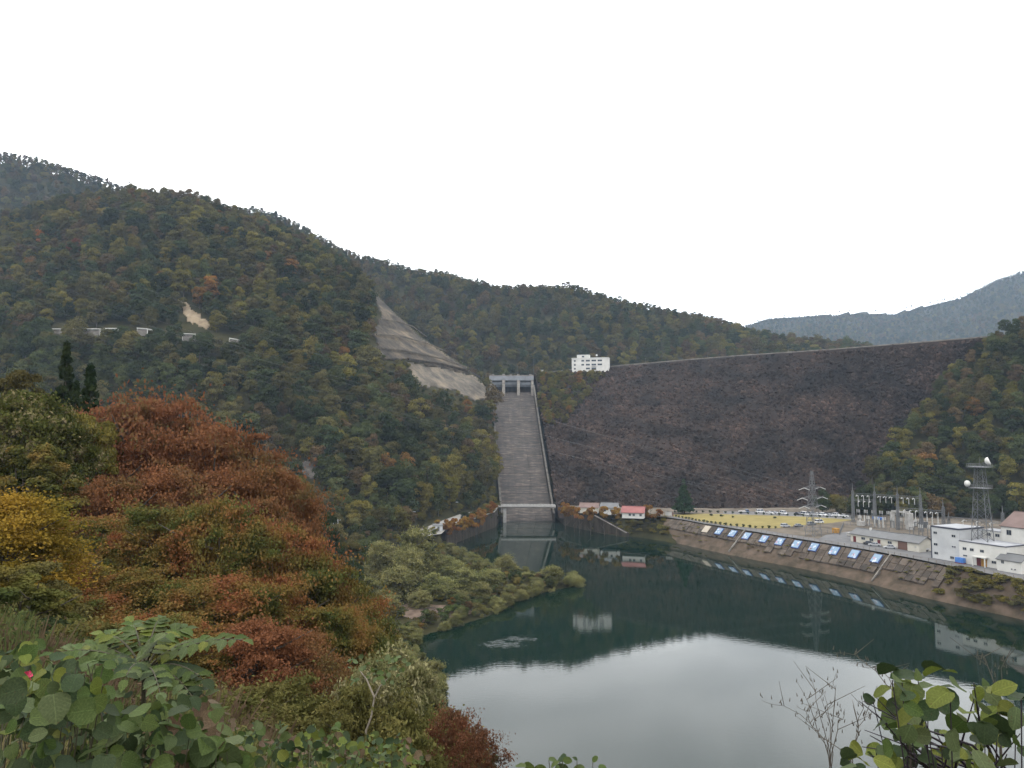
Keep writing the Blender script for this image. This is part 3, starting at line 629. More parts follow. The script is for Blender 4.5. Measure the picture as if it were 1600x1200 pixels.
# ------------------------------------------------------------------ bare slopes on the hillside
def in_poly_px(px, py, poly, jit=0.0):
    px = np.asarray(px, float); py = np.asarray(py, float); ins = np.zeros(px.shape, bool); n = len(poly)
    for i in range(n):
        ax, ay = poly[i]; bx, by = poly[(i + 1) % n]; c = (ay > py) != (by > py)
        ins ^= c & (px < (bx - ax) * (py - ay) / ((by - ay) if by != ay else 1e-9) + ax)
    return ins
PATCH = {
    'upper_cut': [(578, 450), (602, 466), (625, 487), (650, 505), (680, 535), (705, 556), (742, 576), (755, 592), (640, 564), (588, 562), (584, 515), (594, 490)],
    'lower_cut': [(636, 565), (700, 574), (748, 590), (757, 603), (766, 628), (735, 626), (712, 612), (648, 602)],
    'scar': [(278, 466), (287, 468), (312, 492), (340, 514), (318, 512), (292, 503)],
    'outcrop': [(470, 722), (485, 716), (503, 738), (497, 750), (470, 745)],
}
def shot_material(name, c1, c2, c3, sc=0.12):
    m, nt, b = mat_new(name); N, L = nt.nodes, nt.links; b.inputs['Roughness'].default_value = 0.95; b.inputs['Specular IOR Level'].default_value = 0.1
    g = N.new("ShaderNodeNewGeometry"); mp = N.new("ShaderNodeMapping"); mp.inputs['Scale'].default_value = (1, 1, 0.45); L.new(g.outputs['Position'], mp.inputs[0])
    n1 = N.new("ShaderNodeTexNoise"); n1.inputs['Scale'].default_value = sc; n1.inputs['Detail'].default_value = 8; n1.inputs['Roughness'].default_value = 0.68; L.new(mp.outputs[0], n1.inputs['Vector'])
    cr = N.new("ShaderNodeValToRGB"); e = cr.color_ramp.elements; e[0].position = 0.34; e[0].color = (*c1, 1); e[1].position = 0.68; e[1].color = (*c3, 1); k = e.new(0.5); k.color = (*c2, 1)
    L.new(n1.outputs['Fac'], cr.inputs[0]); L.new(cr.outputs[0], b.inputs['Base Color'])
    n2 = N.new('ShaderNodeTexNoise'); n2.inputs['Scale'].default_value = 0.35; n2.inputs['Detail'].default_value = 7; n2.inputs['Roughness'].default_value = 0.7; L.new(g.outputs['Position'], n2.inputs['Vector']); bp = N.new('ShaderNodeBump'); bp.inputs['Strength'].default_value = 0.9; bp.inputs['Distance'].default_value = 1.5; L.new(n2.outputs['Fac'], bp.inputs['Height']); L.new(bp.outputs[0], b.inputs['Normal']); return m
M['shot'] = shot_material('sprayed_concrete', (0.026, 0.025, 0.024), (0.070, 0.060, 0.048), (0.165, 0.13, 0.09), 0.075)
M['shotpale'] = shot_material('pale_sprayed_concrete', (0.05, 0.046, 0.04), (0.11, 0.096, 0.078), (0.20, 0.165, 0.12), 0.09)
M['scar'] = shot_material('bare_sandstone', (0.17, 0.13, 0.085), (0.25, 0.195, 0.13), (0.31, 0.255, 0.185), 0.15)
M['outcrop'] = shot_material('grey_rock', (0.04, 0.037, 0.034), (0.075, 0.068, 0.06), (0.13, 0.115, 0.10), 0.3)
def build_patch(name, poly, mat, label, cat, step=2.5, lift=1.2, bench=0.0):
    xs = np.arange(min(p[0] for p in poly) - 4, max(p[0] for p in poly) + 5, step); ys = np.arange(min(p[1] for p in poly) - 4, max(p[1] for p in poly) + 5, step)
    grid = {}; V = []; Fc = []
    s = np.linspace(250, 1000, 1500)
    for i, x in enumerate(xs):
        for j, y in enumerate(ys):
            jx, jy = x + 4 * vnoise(np.array([x / 7.]), np.array([y / 7.]))[0], y + 3 * vnoise(np.array([x / 6. + 50]), np.array([y / 6.]))[0]
            if not in_poly_px(jx, jy, poly): continue
            v = ray(x, y); v = v / math.hypot(v[0], v[1]); h = height(v[0] * s, v[1] * s, layers=('front',)) ; z = HCAM + v[2] * s
            if not (h > z).any(): continue
            k = int(np.argmax(h > z)); k = max(k, 1); p = np.array([v[0] * s[k], v[1] * s[k], HCAM + v[2] * s[k]])
            p -= v * (lift + bench * (1 - ((p[2] / 13.0) % 1.0)) * 3.2 + 0.8 * vnoise(np.array([x / 5.]), np.array([y / 5.]))[0]); grid[i, j] = len(V); V.append(p)
    for (i, j), a in grid.items():
        if (i + 1, j) in grid and (i + 1, j + 1) in grid and (i, j + 1) in grid: Fc.append((a, grid[i, j + 1], grid[i + 1, j + 1], grid[i + 1, j]))
    V = np.array(V); o0 = V.mean(0)
    o = link(name, mesh_np(name, V - o0, np.array(Fc), mat, True)); o.location = o0; tag(o, label, cat)
    md = o.modifiers.new('thick', 'SOLIDIFY'); md.thickness = 3.0; md.offset = -1; return o
def berm(parent, pts, w, mat):
    q = [hit(x, y, 400, 900, 1200) for x, y in pts]; q = [a for a in q if a is not None]; o0 = np.array(parent.location); mb = MB()
    for a, b in zip(q[:-1], q[1:]):
        to = np.array([0, -1.0, .35]) * 4.6; mb.bar(a + to - o0, b + to - o0, w)
    return mb.build('berm', mat, parent)
def build_patches():
    u = build_patch('sprayed_concrete_slope', PATCH['upper_cut'], M['shot'], 'tall grey concrete covered cut slope above the ledge left of the spillway', 'cut slope', bench=1.0)
    for pts in (((596, 503), (620, 506), (645, 514), (668, 530)), ((590, 527), (630, 530), (668, 540), (698, 553)), ((589, 547), (640, 553), (690, 564), (730, 578))): berm(u, pts, 1.0, M['shotpale'])
    l = build_patch('sprayed_concrete_slope', PATCH['lower_cut'], M['shotpale'], 'wide pale concrete covered cut slope below the ledge beside the spillway gates', 'cut slope', bench=.6)
    berm(l, ((640, 566), (690, 573), (730, 583), (750, 592)), 1.6, M['darkconc'])  # dark tone of this bar paints in the shadow band along the ledge
    l.location.z += .02
    build_patch('landslide_scar', PATCH['scar'], M['scar'], 'pale sandy landslide scar on the forested hillside above the hill road', 'landslide', 2.0)
    build_patch('rock_outcrop', PATCH['outcrop'], M['outcrop'], 'small grey rock outcrop low on the wooded slope', 'rock', 2.0)
build_patches()

# ------------------------------------------------------------------ tree prototypes
def spray_cloud(rg, centres, radii, n_per, size, aspect=1.5, flat=0.4, stretch=1.9):
    """feathery sprays: leaves thick at the heart of each elongated spray and thinning outward"""
    V = []
    for c, r, n in zip(centres, radii, n_per):
        n = int(n); a = rg.random() * 6.28; ax = np.array([math.cos(a), math.sin(a), rg.normal() * 0.25]); sd = np.array([-math.sin(a), math.cos(a), 0]); g = rg.normal(size=(n, 3)) * 0.5
        p = c + g[:, :1] * ax * r * stretch + g[:, 1:2] * sd * r * 0.9 + g[:, 2:] * np.array([0, 0, 1.0]) * r * flat
        nrm = rg.normal(size=(n, 3)) * 0.8 + np.array([0, 0, 0.7]); nrm /= np.linalg.norm(nrm, axis=1)[:, None]; t = np.cross(nrm, rg.normal(size=(n, 3)) * 0.6 + sd * rg.choice([-1, 1])); t /= np.linalg.norm(t, axis=1)[:, None]; b = np.cross(nrm, t)
        s = size * (0.55 + 0.9 * rg.random(n))[:, None]; L_, W_ = t * s * aspect / 2, b * s / 2
        V.append(np.stack([p - L_, p + W_ - L_ * 0.1, p + L_, p - W_ - L_ * 0.1], 1).reshape(-1, 3))
    V = np.concatenate(V); return V, np.arange(len(V)).reshape(-1, 4)
def leaf_cloud(rg, centres, radii, n_per, size, flat=0.7, up=0.5, aspect=1.5, fill=0.25, droop=0.0, nj=0.55, flip=True):
    """leaf-sized kites spread through ellipsoid clumps; returns verts, faces"""
    V = []
    for c, r, n in zip(centres, radii, n_per):
        n = int(n); d = rg.normal(size=(n, 3)); d /= np.linalg.norm(d, axis=1)[:, None]
        rad = np.where(rg.random(n) < fill, rg.random(n) ** 0.5, 0.82 + 0.22 * rg.random(n))
        d[:, 2] = np.where((d[:, 2] < -0.35) & flip, -d[:, 2] * 0.6, d[:, 2])
        p = c + d * rad[:, None] * np.array([r, r, r * flat])
        nrm = d * 0.8 + rg.normal(size=(n, 3)) * nj + np.array([0, 0, up]); nrm /= np.linalg.norm(nrm, axis=1)[:, None]
        t = np.cross(nrm, rg.normal(size=(n, 3))); 
        if droop: t = t * (1 - droop) + np.array([0, 0, -1.0]) * droop * np.linalg.norm(t, axis=1)[:, None] * 1.5
        t /= np.linalg.norm(t, axis=1)[:, None]; b = np.cross(nrm, t); b /= np.linalg.norm(b, axis=1)[:, None] + 1e-9
        s = size * (0.6 + 0.8 * rg.random(n))[:, None]; L_, W_ = t * s * aspect / 2, b * s / 2
        V.append(np.stack([p - L_, p + W_ - L_ * 0.1, p + L_, p - W_ - L_ * 0.1], 1).reshape(-1, 3))
    V = np.concatenate(V); return V, np.arange(len(V)).reshape(-1, 4)
def crown_clumps(rg, h, w, n, z0=0.35, shape='round', cl=0.32):
    c, r = [], []
    while len(c) < n:
        p = rg.uniform(-1, 1, 3); q = np.linalg.norm(p)
        if q > 1 or q < 0.45: continue
        if shape == 'cone':
            z = rg.random() ** 1.15; a = rg.random() * 6.28; k = (1 - z) * (0.45 + 0.5 * rg.random()); c.append((w / 2 * k * math.cos(a), w / 2 * k * math.sin(a), h * (0.10 + 0.88 * z))); r.append(w * (0.045 + 0.11 * (1 - z))); continue
        z = h * (z0 + (1 - z0) * (p[2] * 0.5 + 0.5)); k = 1.0 if shape == 'round' else (0.55 + 0.45 * (1 - abs(p[2])))
        c.append((p[0] * w / 2 * 0.8 * k, p[1] * w / 2 * 0.8 * k, min(z, h * 0.93))); r.append(w * cl * rg.uniform(0.55, 0.95))
    return np.array(c), np.array(r)
def trunk_mb(rg, h, w, rad, limbs=5, z0=0.35, lean=0.06):
    mb = MB(); top = Vector((rg.normal() * lean * h, rg.normal() * lean * h, h * 0.8))
    pts = [Vector((0, 0, -1.0)), Vector((0, 0, h * 0.15)), top * 0.5 + Vector((rg.normal() * 0.15, rg.normal() * 0.15, 0)), top]
    mb.tube(pts, [rad * 1.3, rad, rad * 0.6, rad * 0.15], 6)
    for k in range(limbs):
        t = z0 * 0.8 + (0.75 - z0 * 0.8) * (k + rg.random() * 0.5) / limbs; a = k * 2.4 + rg.random(); s = top * (t / 0.8) * 1.0; s = Vector((top.x * t, top.y * t, h * t))
        e = s + Vector((math.cos(a) * w * 0.36, math.sin(a) * w * 0.36, h * 0.17)); mid = (s + e) / 2 + Vector((0, 0, -h * 0.02))
        mb.tube([s, mid, e], [rad * 0.45, rad * 0.3, rad * 0.08], 5)
    return mb
FOL = {   # two tones per species colour
    'dark green': foliage('dark_green_leaves', (0.024, 0.033, 0.016), (0.042, 0.054, 0.022), 0.35, 0.38, hue=0.012),
    'green': foliage('green_leaves', (0.040, 0.048, 0.020), (0.066, 0.075, 0.028), 0.35, 0.38, hue=0.012),
    'olive': foliage('olive_leaves', (0.060, 0.055, 0.022), (0.095, 0.083, 0.030), 0.35, 0.38, hue=0.012),
    'yellow-green': foliage('yellow_green_leaves', (0.098, 0.088, 0.024), (0.14, 0.118, 0.030), 0.35, 0.25, hue=0.01),
    'brown': foliage('brown_leaves', (0.078, 0.055, 0.029), (0.112, 0.080, 0.038), 0.35, 0.3, hue=0.01),
    'orange': foliage('orange_leaves', (0.125, 0.068, 0.024), (0.175, 0.095, 0.028), 0.35, 0.25, hue=0.01),
}
COLS = list(FOL)
HT = []      # hill tree prototypes: (crown data by shape), trunk data
def make_hill_protos():
    for s in range(5):
        rg = np.random.default_rng(100 + s); h = 10.0; w = (8.6, 9.6, 7.6, 9.0, 8.0)[s]
        c, r = crown_clumps(rg, h, w, 20, 0.12, 'round' if s % 2 == 0 else 'dome', 0.27); v, f = leaf_cloud(rg, c, r, [120] * 20, 0.46, 0.85, 0.3, 1.3, 0.2, nj=0.42)
        tm = trunk_mb(rg, h, w, 0.2, 4)
        HT.append((v, f, tm))
make_hill_protos()
CROWN = {(s, c): mesh_np('crown', HT[s][0], HT[s][1], FOL[c]) for s in range(5) for c in COLS}
TRUNK = [HT[s][2].mesh('trunk', M['bark']) for s in range(5)]
PROTOS = [proto('forest_tree', CROWN[s, c]) for s in range(5) for c in COLS]
# ------------------------------------------------------------------ forest layout
ROADS_PX = [[(640, 832), (640, 822), (690, 806), (752, 790), (760, 800), (700, 826), (690, 852), (690, 862), (640, 840)], [(740, 800), (786, 785), (786, 830), (700, 858), (695, 835)],
            [(80, 508), (385, 524), (392, 540), (80, 526)]]
def shown_px(p, top): return proj(np.stack([p[:, 0], p[:, 1], p[:, 2] + top], -1))
def build_forest():
    rg = np.random.default_rng(21); out = []
    def lay(key, phi0, phi1, t0, t1, spacing, n_try, size):
        (rp, rr, rz), (bp, br, bz), amp, wl, pw, back = LAY[key]
        ph = rg.uniform(phi0, phi1, n_try); B = np.interp(ph, bp, br); R = np.interp(ph, rp, rr)
        ra = B + (R - B) * t0; rb = B + (R - B) * t1
        r = np.sqrt(rg.uniform(0, 1, n_try) * (rb ** 2 - ra ** 2) + ra ** 2); x, y = r * np.sin(ph), r * np.cos(ph)
        # thin to even spacing
        cell = {}; keep = []
        for i in range(n_try):
            k = (int(x[i] // spacing), int(y[i] // spacing))
            ok = True
            for a in (-1, 0, 1):
                for b in (-1, 0, 1):
                    for j in cell.get((k[0] + a, k[1] + b), ()):
                        if (x[i] - x[j]) ** 2 + (y[i] - y[j]) ** 2 < spacing * spacing: ok = False
            if ok: cell.setdefault(k, []).append(i); keep.append(i)
        x, y = x[keep], y[keep]; z = height(x, y); tt = ((r - B) / (R - B))[keep]
        zl = height(x, y, layers=(key,)); ok = z <= zl + 0.5
        s = size * np.clip(rg.normal(1.0, 0.28, len(x)), 0.5, 1.65); s = np.where(tt > 0.9, size * 0.85 * np.clip(1 + 0.35 * (s / size - 1), .8, 1.15), s)
        return np.stack([x, y, z], -1)[ok], s[ok], tt[ok]
    rad = math.radians
    A = lay('front', rad(-46), rad(-1.2), -0.06, 1.06, 5.9, 30000, 1.18)
    Bm = lay('mid', rad(-46), rad(26), 0.0, 0.93, 7.6, 30000, 1.2)
    B2 = lay('mid', rad(-46), rad(26), 0.92, 1.07, 4.4, 18000, 0.92); Bm = tuple(np.concatenate([a, b]) for a, b in zip(Bm, B2))
    Rr = lay('right', rad(22.5), rad(44), -0.04, 1.08, 5.4, 10000, 1.0)
    Fr = lay('far', rad(8), rad(42), 0.25, 0.985, 12.0, 34000, 1.2); F2 = lay('far', rad(8), rad(42), 0.965, 1.002, 6.5, 14000, 0.95); Fr = tuple(np.concatenate([a, b]) for a, b in zip(Fr, F2))
    # hollow shelf between near hillside and the front hill
    n = 2600; ph = rg.uniform(rad(-40), rad(-7), n); r = rg.uniform(215, 360, n); x, y = r * np.sin(ph), r * np.cos(ph); z = height(x, y); sdl = poly_sd(x, y, LAKE)
    B = np.interp(ph, LAY['front'][1][0], LAY['front'][1][1]); k = (sdl > 5) & (r < B - 2) & (x < -58 - (y - 330) * 0.05); lowp = np.stack([x, y, z], -1)[k]
    keep = []
    for i in range(len(lowp)):
        if all(np.hypot(*(lowp[i, :2] - lowp[j, :2])) > 6.0 for j in keep): keep.append(i)
    Lw = (lowp[keep], np.clip(rg.normal(0.85, 0.15, len(keep)), 0.5, 1.2), np.zeros(len(keep)))
    # knoll between chute and dam
    n = 420; u = rg.uniform(0, 0.27, n); v = rg.uniform(0.42, 0.99, n); ok = (v > 0.5 + 0.0 * u) & (u < 0.02 + 0.42 * (v - 0.40)); kp = dam_pt(u[ok], v[ok]); kp[:, 2] -= 0.3
    px, py = proj(kp); ok2 = ~((px > 888) & (py < 588)); kp = kp[ok2]
    Kn = (kp, np.clip(rg.normal(0.58, 0.14, len(kp)), 0.3, 0.9), np.zeros(len(kp)))
    allp = []
    for key, (p, s, t) in (('front', A), ('mid', Bm), ('right', Rr), ('far', Fr), ('shelf', Lw), ('knoll', Kn)):
        px, py = proj(p); ok = np.ones(len(p), bool)
        for nm, pol in PATCH.items():
            for top in (0, 3.0, 6.0, 9.0, 11.5):
                qx, qy = proj(p + np.array([0, 0, top * 1.0]) * s[:, None]); 
                if key in ('front', 'shelf'): ok &= ~in_poly_px(qx, qy, pol)
        for pol in ROADS_PX:
            if key in ('front', 'shelf'):
                for top in (0, 5): qx, qy = proj(p + np.array([0, 0, top])); ok &= ~in_poly_px(qx, qy, pol)
        if key == 'front': ok &= ~((px > 766) & (p[:, 1] < 640) & (px > 766 + (p[:, 1] - 640) * -0.09))
        # keep the dam and the yard clear
        if key == 'right': ok &= (p[:, 2] > 9.3)
        # species colour: zoned by slow noise
        zn = fbm(p[:, 0], p[:, 1], 70.0 if key != 'far' else 260.0, 3); q = rg.random(len(p)) + zn * 0.35; q = np.where(q > 1, 2 - q, q)
        w = {'front': (0.24, 0.50, 0.76, 0.89, 0.985), 'mid': (0.20, 0.40, 0.72, 0.84, 1.05), 'right': (0.34, 0.62, 0.80, 0.93, 0.99), 'far': (0.3, 0.55, 0.85, 0.92, 1.2), 'shelf': (0.25, 0.6, 0.9, 0.97, 0.99), 'knoll': (0.08, 0.22, 0.5, 0.84, 0.93)}[key]
        ci = np.searchsorted(np.array(w), q)
        if key == 'front':     # greener towards the foot, browner high up
            ci = np.where((t < 0.35) & (ci >= 3) & (rg.random(len(p)) < 0.45), 1, ci); ci = np.where((t > 0.6) & (ci == 1) & (rg.random(len(p)) < 0.5), 2, ci)
            ci = np.where((px > 700) & (p[:, 1] < 600) & (rg.random(len(p)) < 0.35), 3, ci)
        if key == 'right': ci = np.where((px < 1440) & (py < 720) & (rg.random(len(p)) < 0.5), 3, ci)
        sh = rg.integers(0, 5, len(p)); kk = np.array([{'front': 0, 'mid': 1, 'right': 2, 'far': 3, 'shelf': 4, 'knoll': 5}[key]] * len(p))
        allp.append((p[ok], s[ok], ci[ok], sh[ok], kk[ok], t[ok]))
    p = np.concatenate([a[0] for a in allp]); s = np.concatenate([a[1] for a in allp]); ci = np.concatenate([a[2] for a in allp]); sh = np.concatenate([a[3] for a in allp]); kk = np.concatenate([a[4] for a in allp])
    px, py = proj(p + np.array([0, 0, 7.0]) * s[:, None]); dist = np.linalg.norm(p - np.array([0, 0, HCAM]), axis=1)
    # 300 that show largest
    app = s * 10 / dist
    blocked = (px < 0) | (px > 1600) | ((px < 600) & (py > 700)) | ((px < 230) & (py > 545)) | ((px < 470) & (py > 610) & (py > 610 + (px - 230) * 0.42)) | ((kk == 4) & (py > 860)) | (kk == 1) | (kk == 3)
    fx, fy = 1335, 1600
    blocked |= (kk == 2) & (py > 800)
    order = np.argsort(np.where(blocked, 0, -app)); ind = order[:300]
    # occlusion check against terrain and other trees is left to nature: nearest ones on open slopes face the lake
    zone = {0: 'on the lower slope of the hill left of the spillway', 2: 'on the steep hill behind the switchyard', 4: 'on the low shore below the hill road', 5: 'on the knoll between spillway and dam'}
    cname = COLS
    made = 0; named = {}
    for i in ind:
        o = empty('broadleaf_tree', tuple(p[i]), rg.random() * 6.28); o.scale = (s[i], s[i], s[i] * rg.uniform(0.85, 1.2))
        z_ = zone[int(kk[i])]
        if kk[i] == 0:
            z_ = ('close beside the spillway chute' if px[i] > 700 else 'above the pale lakeside road' if px[i] > 600 else 'behind the willow thicket foot' if px[i] > 520 else 'beside the grey outcrop') if py[i] > 640 else ('below the concrete cut slope' if px[i] > 560 else 'just below the hill road' if py[i] > 540 else 'above the hill road')
        sz = 'small' if s[i] < 1.1 else 'large' if s[i] > 1.42 else 'medium'
        lv = int(np.clip((py[i] - 430) // 45, 0, 8)); wh = ('highest up', 'high up', 'high up', 'halfway down', 'halfway down', 'low down', 'low down', 'near the foot', 'at the foot')[lv]
        lab_ = f'{sz} {cname[ci[i]]} broadleaf tree {wh} {z_}' if kk[i] == 0 else f'{sz} {cname[ci[i]]} broadleaf tree {z_}'; named.setdefault(lab_, []).append((px[i], o))
        tag(o, lab_, 'tree', 'broadleaf trees ' + zone[int(kk[i])])
        link('crown', CROWN[int(sh[i]), cname[ci[i]]], o); link('trunk', TRUNK[int(sh[i])], o)
    for lab_, lst in named.items():       # alike trees: told apart by their order along the slope
        if len(lst) > 1:
            for k, (_, o) in enumerate(sorted(lst, key=lambda q: q[0])): o['label'] = f'{lab_}, {nth(k)} from left'
    rest = np.setdiff1d(np.arange(len(p)), ind)
    for nm, ks, lab in (('forest', (0, 4), 'mixed autumn forest covering the hill left of the spillway'), ('forest', (1,), 'hazy brown green forest on the ridge behind the dam'), ('forest', (2,), 'autumn forest on the hill right of the dam'), ('forest', (3,), 'blue hazy forest on the far mountain'), ('shrubbery', (5,), 'yellow green shrubs on the knoll between spillway and dam')):
        q = rest[np.isin(kk[rest], ks)]; n = len(q)
        if not n: continue
        sc = np.stack([s[q], s[q], s[q] * rg.uniform(0.85, 1.2, n)], -1); rot = np.zeros((n, 3)); rot[:, 2] = rg.random(n) * 6.28; rot[:, :2] = rg.normal(size=(n, 2)) * 0.06
        scatter_gn(nm, p[q], sh[q] * len(COLS) + ci[q], rot, sc, PROTOS, lab)
    for (a, b, col, lab) in ((66, 384, 'orange', 'bright orange tree high on the left hill above the hill road'), (116, 402, 'deep red', 'single deep red tree high on the left hill'), (330, 462, 'orange', 'golden orange tree beside the top of the sandy scar'), (160, 350, 'yellow-green', 'pale yellow tree near the top of the left hill')):
        h_ = hit(a, b, 300, 1000)
        if h_ is None: continue
        o = empty('autumn_tree', tuple(h_ - np.array([0, 0, .3])), 1.0); o.scale = (1.45, 1.45, 1.5); tag(o, lab, 'tree')
        if col == 'deep red' : cm_ = mesh_np('crown', HT[1][0], HT[1][1], foliage('deep_red_leaves', (0.10, 0.028, 0.02), (0.15, 0.04, 0.026), 0.35, 0.1))
        else: cm_ = mesh_np('crown', HT[2][0], HT[2][1], foliage('bright_' + col.replace('-', '_') + '_leaves', *(((0.20, 0.09, 0.024), (0.27, 0.13, 0.03)) if col == 'orange' else ((0.15, 0.13, 0.035), (0.2, 0.17, 0.045))), 0.35, 0.1))
        link('crown', cm_, o); link('trunk', TRUNK[1], o)
    print('forest', len(p), len(ind))
build_forest()
# ------------------------------------------------------------------ single trees of the middle distance
def ground(x, y): return float(height(np.array([x]), np.array([y]))[0])
TREE_LIB = {}
def tree_lib(key, seed, h, w, n_cl, n_leaf, size, mat, shape='round', flat=0.6, up=0.5, aspect=1.4, z0=0.3, cl=0.25, droop=0.0, rad=0.25, limbs=6, fill=0.2, bark='bark', flip=True, spray=False):
    rg = np.random.default_rng(seed); c, r = crown_clumps(rg, h, w, n_cl, z0, shape, cl); wt = r ** 2 / (r ** 2).mean()
    if spray: v, f = spray_cloud(rg, c, r * rg.uniform(.6, 1.5, len(r)), np.maximum(8, n_leaf / n_cl * wt), size, aspect, flat)
    else: v, f = leaf_cloud(rg, c, r, np.maximum(8, n_leaf / n_cl * wt), size, flat, up, aspect, fill, droop, 0.55, flip)
    mb = trunk_mb(rg, h, w, rad, limbs, z0)
    if n_leaf > 6000:      # twigs reaching into each clump
        for q in c[::2]:
            s = Vector((0, 0, q[2] * 0.62)); e = Vector(q); mb.tube([s, (s + e) / 2 + Vector((0, 0, 0.02 * h)), e], [rad * 0.22, rad * 0.14, rad * 0.04], 4, False)
    TREE_LIB[key] = (mesh_np('crown', v, f, mat), mb.mesh('trunk', M[bark]), h, w)
def plant(key, px, top, d, width, label, cat='tree', name='tree', group=None, rz=None, minh=2.0):
    cm, tm, h0, w0 = TREE_LIB[key]; p = P(px, top, d); gz = ground(p[0], p[1]); h = max(p[2] - gz, minh)
    s = width / w0; sz = min(max(h / h0, .75 * s), 1.6 * s); zb = p[2] - h0 * sz if p[2] - gz >= minh else gz - .1
    o = empty(name, (p[0], p[1], zb), random.Random(px * 7 + top).random() * 6.28 if rz is None else rz); o.scale = (s, s, sz)
    tag(o, label, cat, group); link('crown', cm, o); tr = link('trunk', tm, o)
    if zb > gz + .2: k = (h / h0 + .02) / sz; tr.scale = (1, 1, k); tr.location = (0, 0, (gz - zb) / sz)
    return o
FOL['willow'] = foliage('willow_leaves', (0.115, 0.118, 0.045), (0.19, 0.18, 0.072), 0.25, 0.2, hue=0.01)
FOL['rust'] = foliage('rust_red_leaves', (0.105, 0.082, 0.032), (0.175, 0.075, 0.036), 0.32, 0.12, hue=0.006, c3=(0.145, 0.066, 0.032), lo=0.28, hi=0.7)
FOL['turning'] = foliage('turning_leaves', (0.066, 0.076, 0.023), (0.165, 0.068, 0.030), 0.42, 0.12, hue=0.006, c3=(0.135, 0.092, 0.028), lo=0.38, hi=0.66)
FOL['gold'] = foliage('gold_leaves', (0.12, 0.105, 0.02), (0.28, 0.18, 0.028), 0.3, 0.1, hue=0.008)
FOL['seedy'] = foliage('leaves_with_pale_seed_heads', (0.05, 0.06, 0.018), (0.22, 0.18, 0.10), 0.8, 0.1, hue=0.01, c3=(0.08, 0.085, 0.024), lo=0.38, hi=0.66)
FOL['conifer'] = foliage('conifer_needles', (0.014, 0.024, 0.011), (0.030, 0.040, 0.014), 0.6, 0.1, hue=0.01)
FOL['fir'] = foliage('fir_needles', (0.018, 0.036, 0.018), (0.035, 0.058, 0.026), 0.6, 0.1, hue=0.01)
FOL['avenue'] = foliage('autumn_cherry_leaves', (0.15, 0.065, 0.022), (0.21, 0.125, 0.03), 0.4, 0.2, hue=0.015)
FOL['shrub'] = foliage('deep_green_shrub', (0.035, 0.05, 0.018), (0.06, 0.075, 0.024), 0.6, 0.2, hue=0.01)
for k in range(3):
    tree_lib(f'willow{k}', 300 + k, 10, 10, 80, 13000, 0.25, FOL['willow'], 'round', 0.75, 0.2, 2.0, 0.06, 0.13, 0.2, 0.28, spray=True)
    tree_lib(f'rust{k}', 320 + k, 12, 16, 170, 60000, 0.16, FOL['rust'], 'round', 0.36, 0.4, 1.5, 0.06, 0.088, 0.0, 0.35, 12, 0.5, spray=True)
    tree_lib(f'turn{k}', 340 + k, 10, 12, 150, 52000, 0.13, FOL['turning'], 'round', 0.42, 0.4, 1.5, 0.04, 0.088, 0.0, 0.22, 11, 0.5, spray=True)
tree_lib('gold', 360, 10, 8, 150, 42000, 0.11, FOL['gold'], 'round', 0.5, 0.4, 1.5, 0.04, 0.11, 0.0, 0.18, 7, 0.5, spray=True)
tree_lib('seedy', 361, 12, 10, 110, 38000, 0.15, FOL['seedy'], 'round', 0.6, 0.4, 1.5, 0.05, 0.11, 0.0, 0.22, 7, 0.5, spray=True)
tree_lib('oliveb', 362, 10, 9, 90, 30000, 0.16, FOL['olive'], 'round', 0.65, 0.4, 1.5, 0.04, 0.12, 0.0, 0.22, 7, 0.45)
tree_lib('yellowb', 364, 10, 9, 90, 30000, 0.16, FOL['yellow-green'], 'round', 0.65, 0.4, 1.5, 0.04, 0.12, 0.0, 0.22, 7, 0.45)
tree_lib('greenb', 363, 10, 9, 90, 30000, 0.16, FOL['dark green'], 'round', 0.65, 0.4, 1.5, 0.04, 0.12, 0.0, 0.22, 7, 0.45)
tree_lib('mixb', 365, 10, 9, 100, 30000, 0.16, foliage('mixed_autumn_leaves', (0.045, 0.055, 0.018), (0.14, 0.095, 0.03), 0.5, 0.15, hue=0.008, c3=(0.09, 0.085, 0.025)), 'round', 0.65, 0.4, 1.5, 0.04, 0.11, 0.0, 0.22, 7, 0.45)
tree_lib('conifer', 370, 14, 6, 170, 18000, 0.24, FOL['conifer'], 'cone', 0.55, 0.3, 1.8, 0.1, 0.2, 0.35, 0.22, 2, 0.3)
tree_lib('fir', 371, 18, 9, 170, 8000, 0.42, FOL['fir'], 'cone', 0.5, 0.3, 1.8, 0.1, 0.2, 0.3, 0.25, 2, 0.3)
for k in range(2): tree_lib(f'avenue{k}', 380 + k, 6, 6.5, 14, 1500, 0.42, FOL['avenue'], 'dome', 0.6, 0.6, 1.3, 0.35, 0.22, 0.0, 0.14, 5, 0.2)
tree_lib('bush', 390, 3, 4, 12, 1800, 0.26, FOL['shrub'], 'round', 0.7, 0.5, 1.4, 0.0, 0.26, 0.0, 0.06, 3)
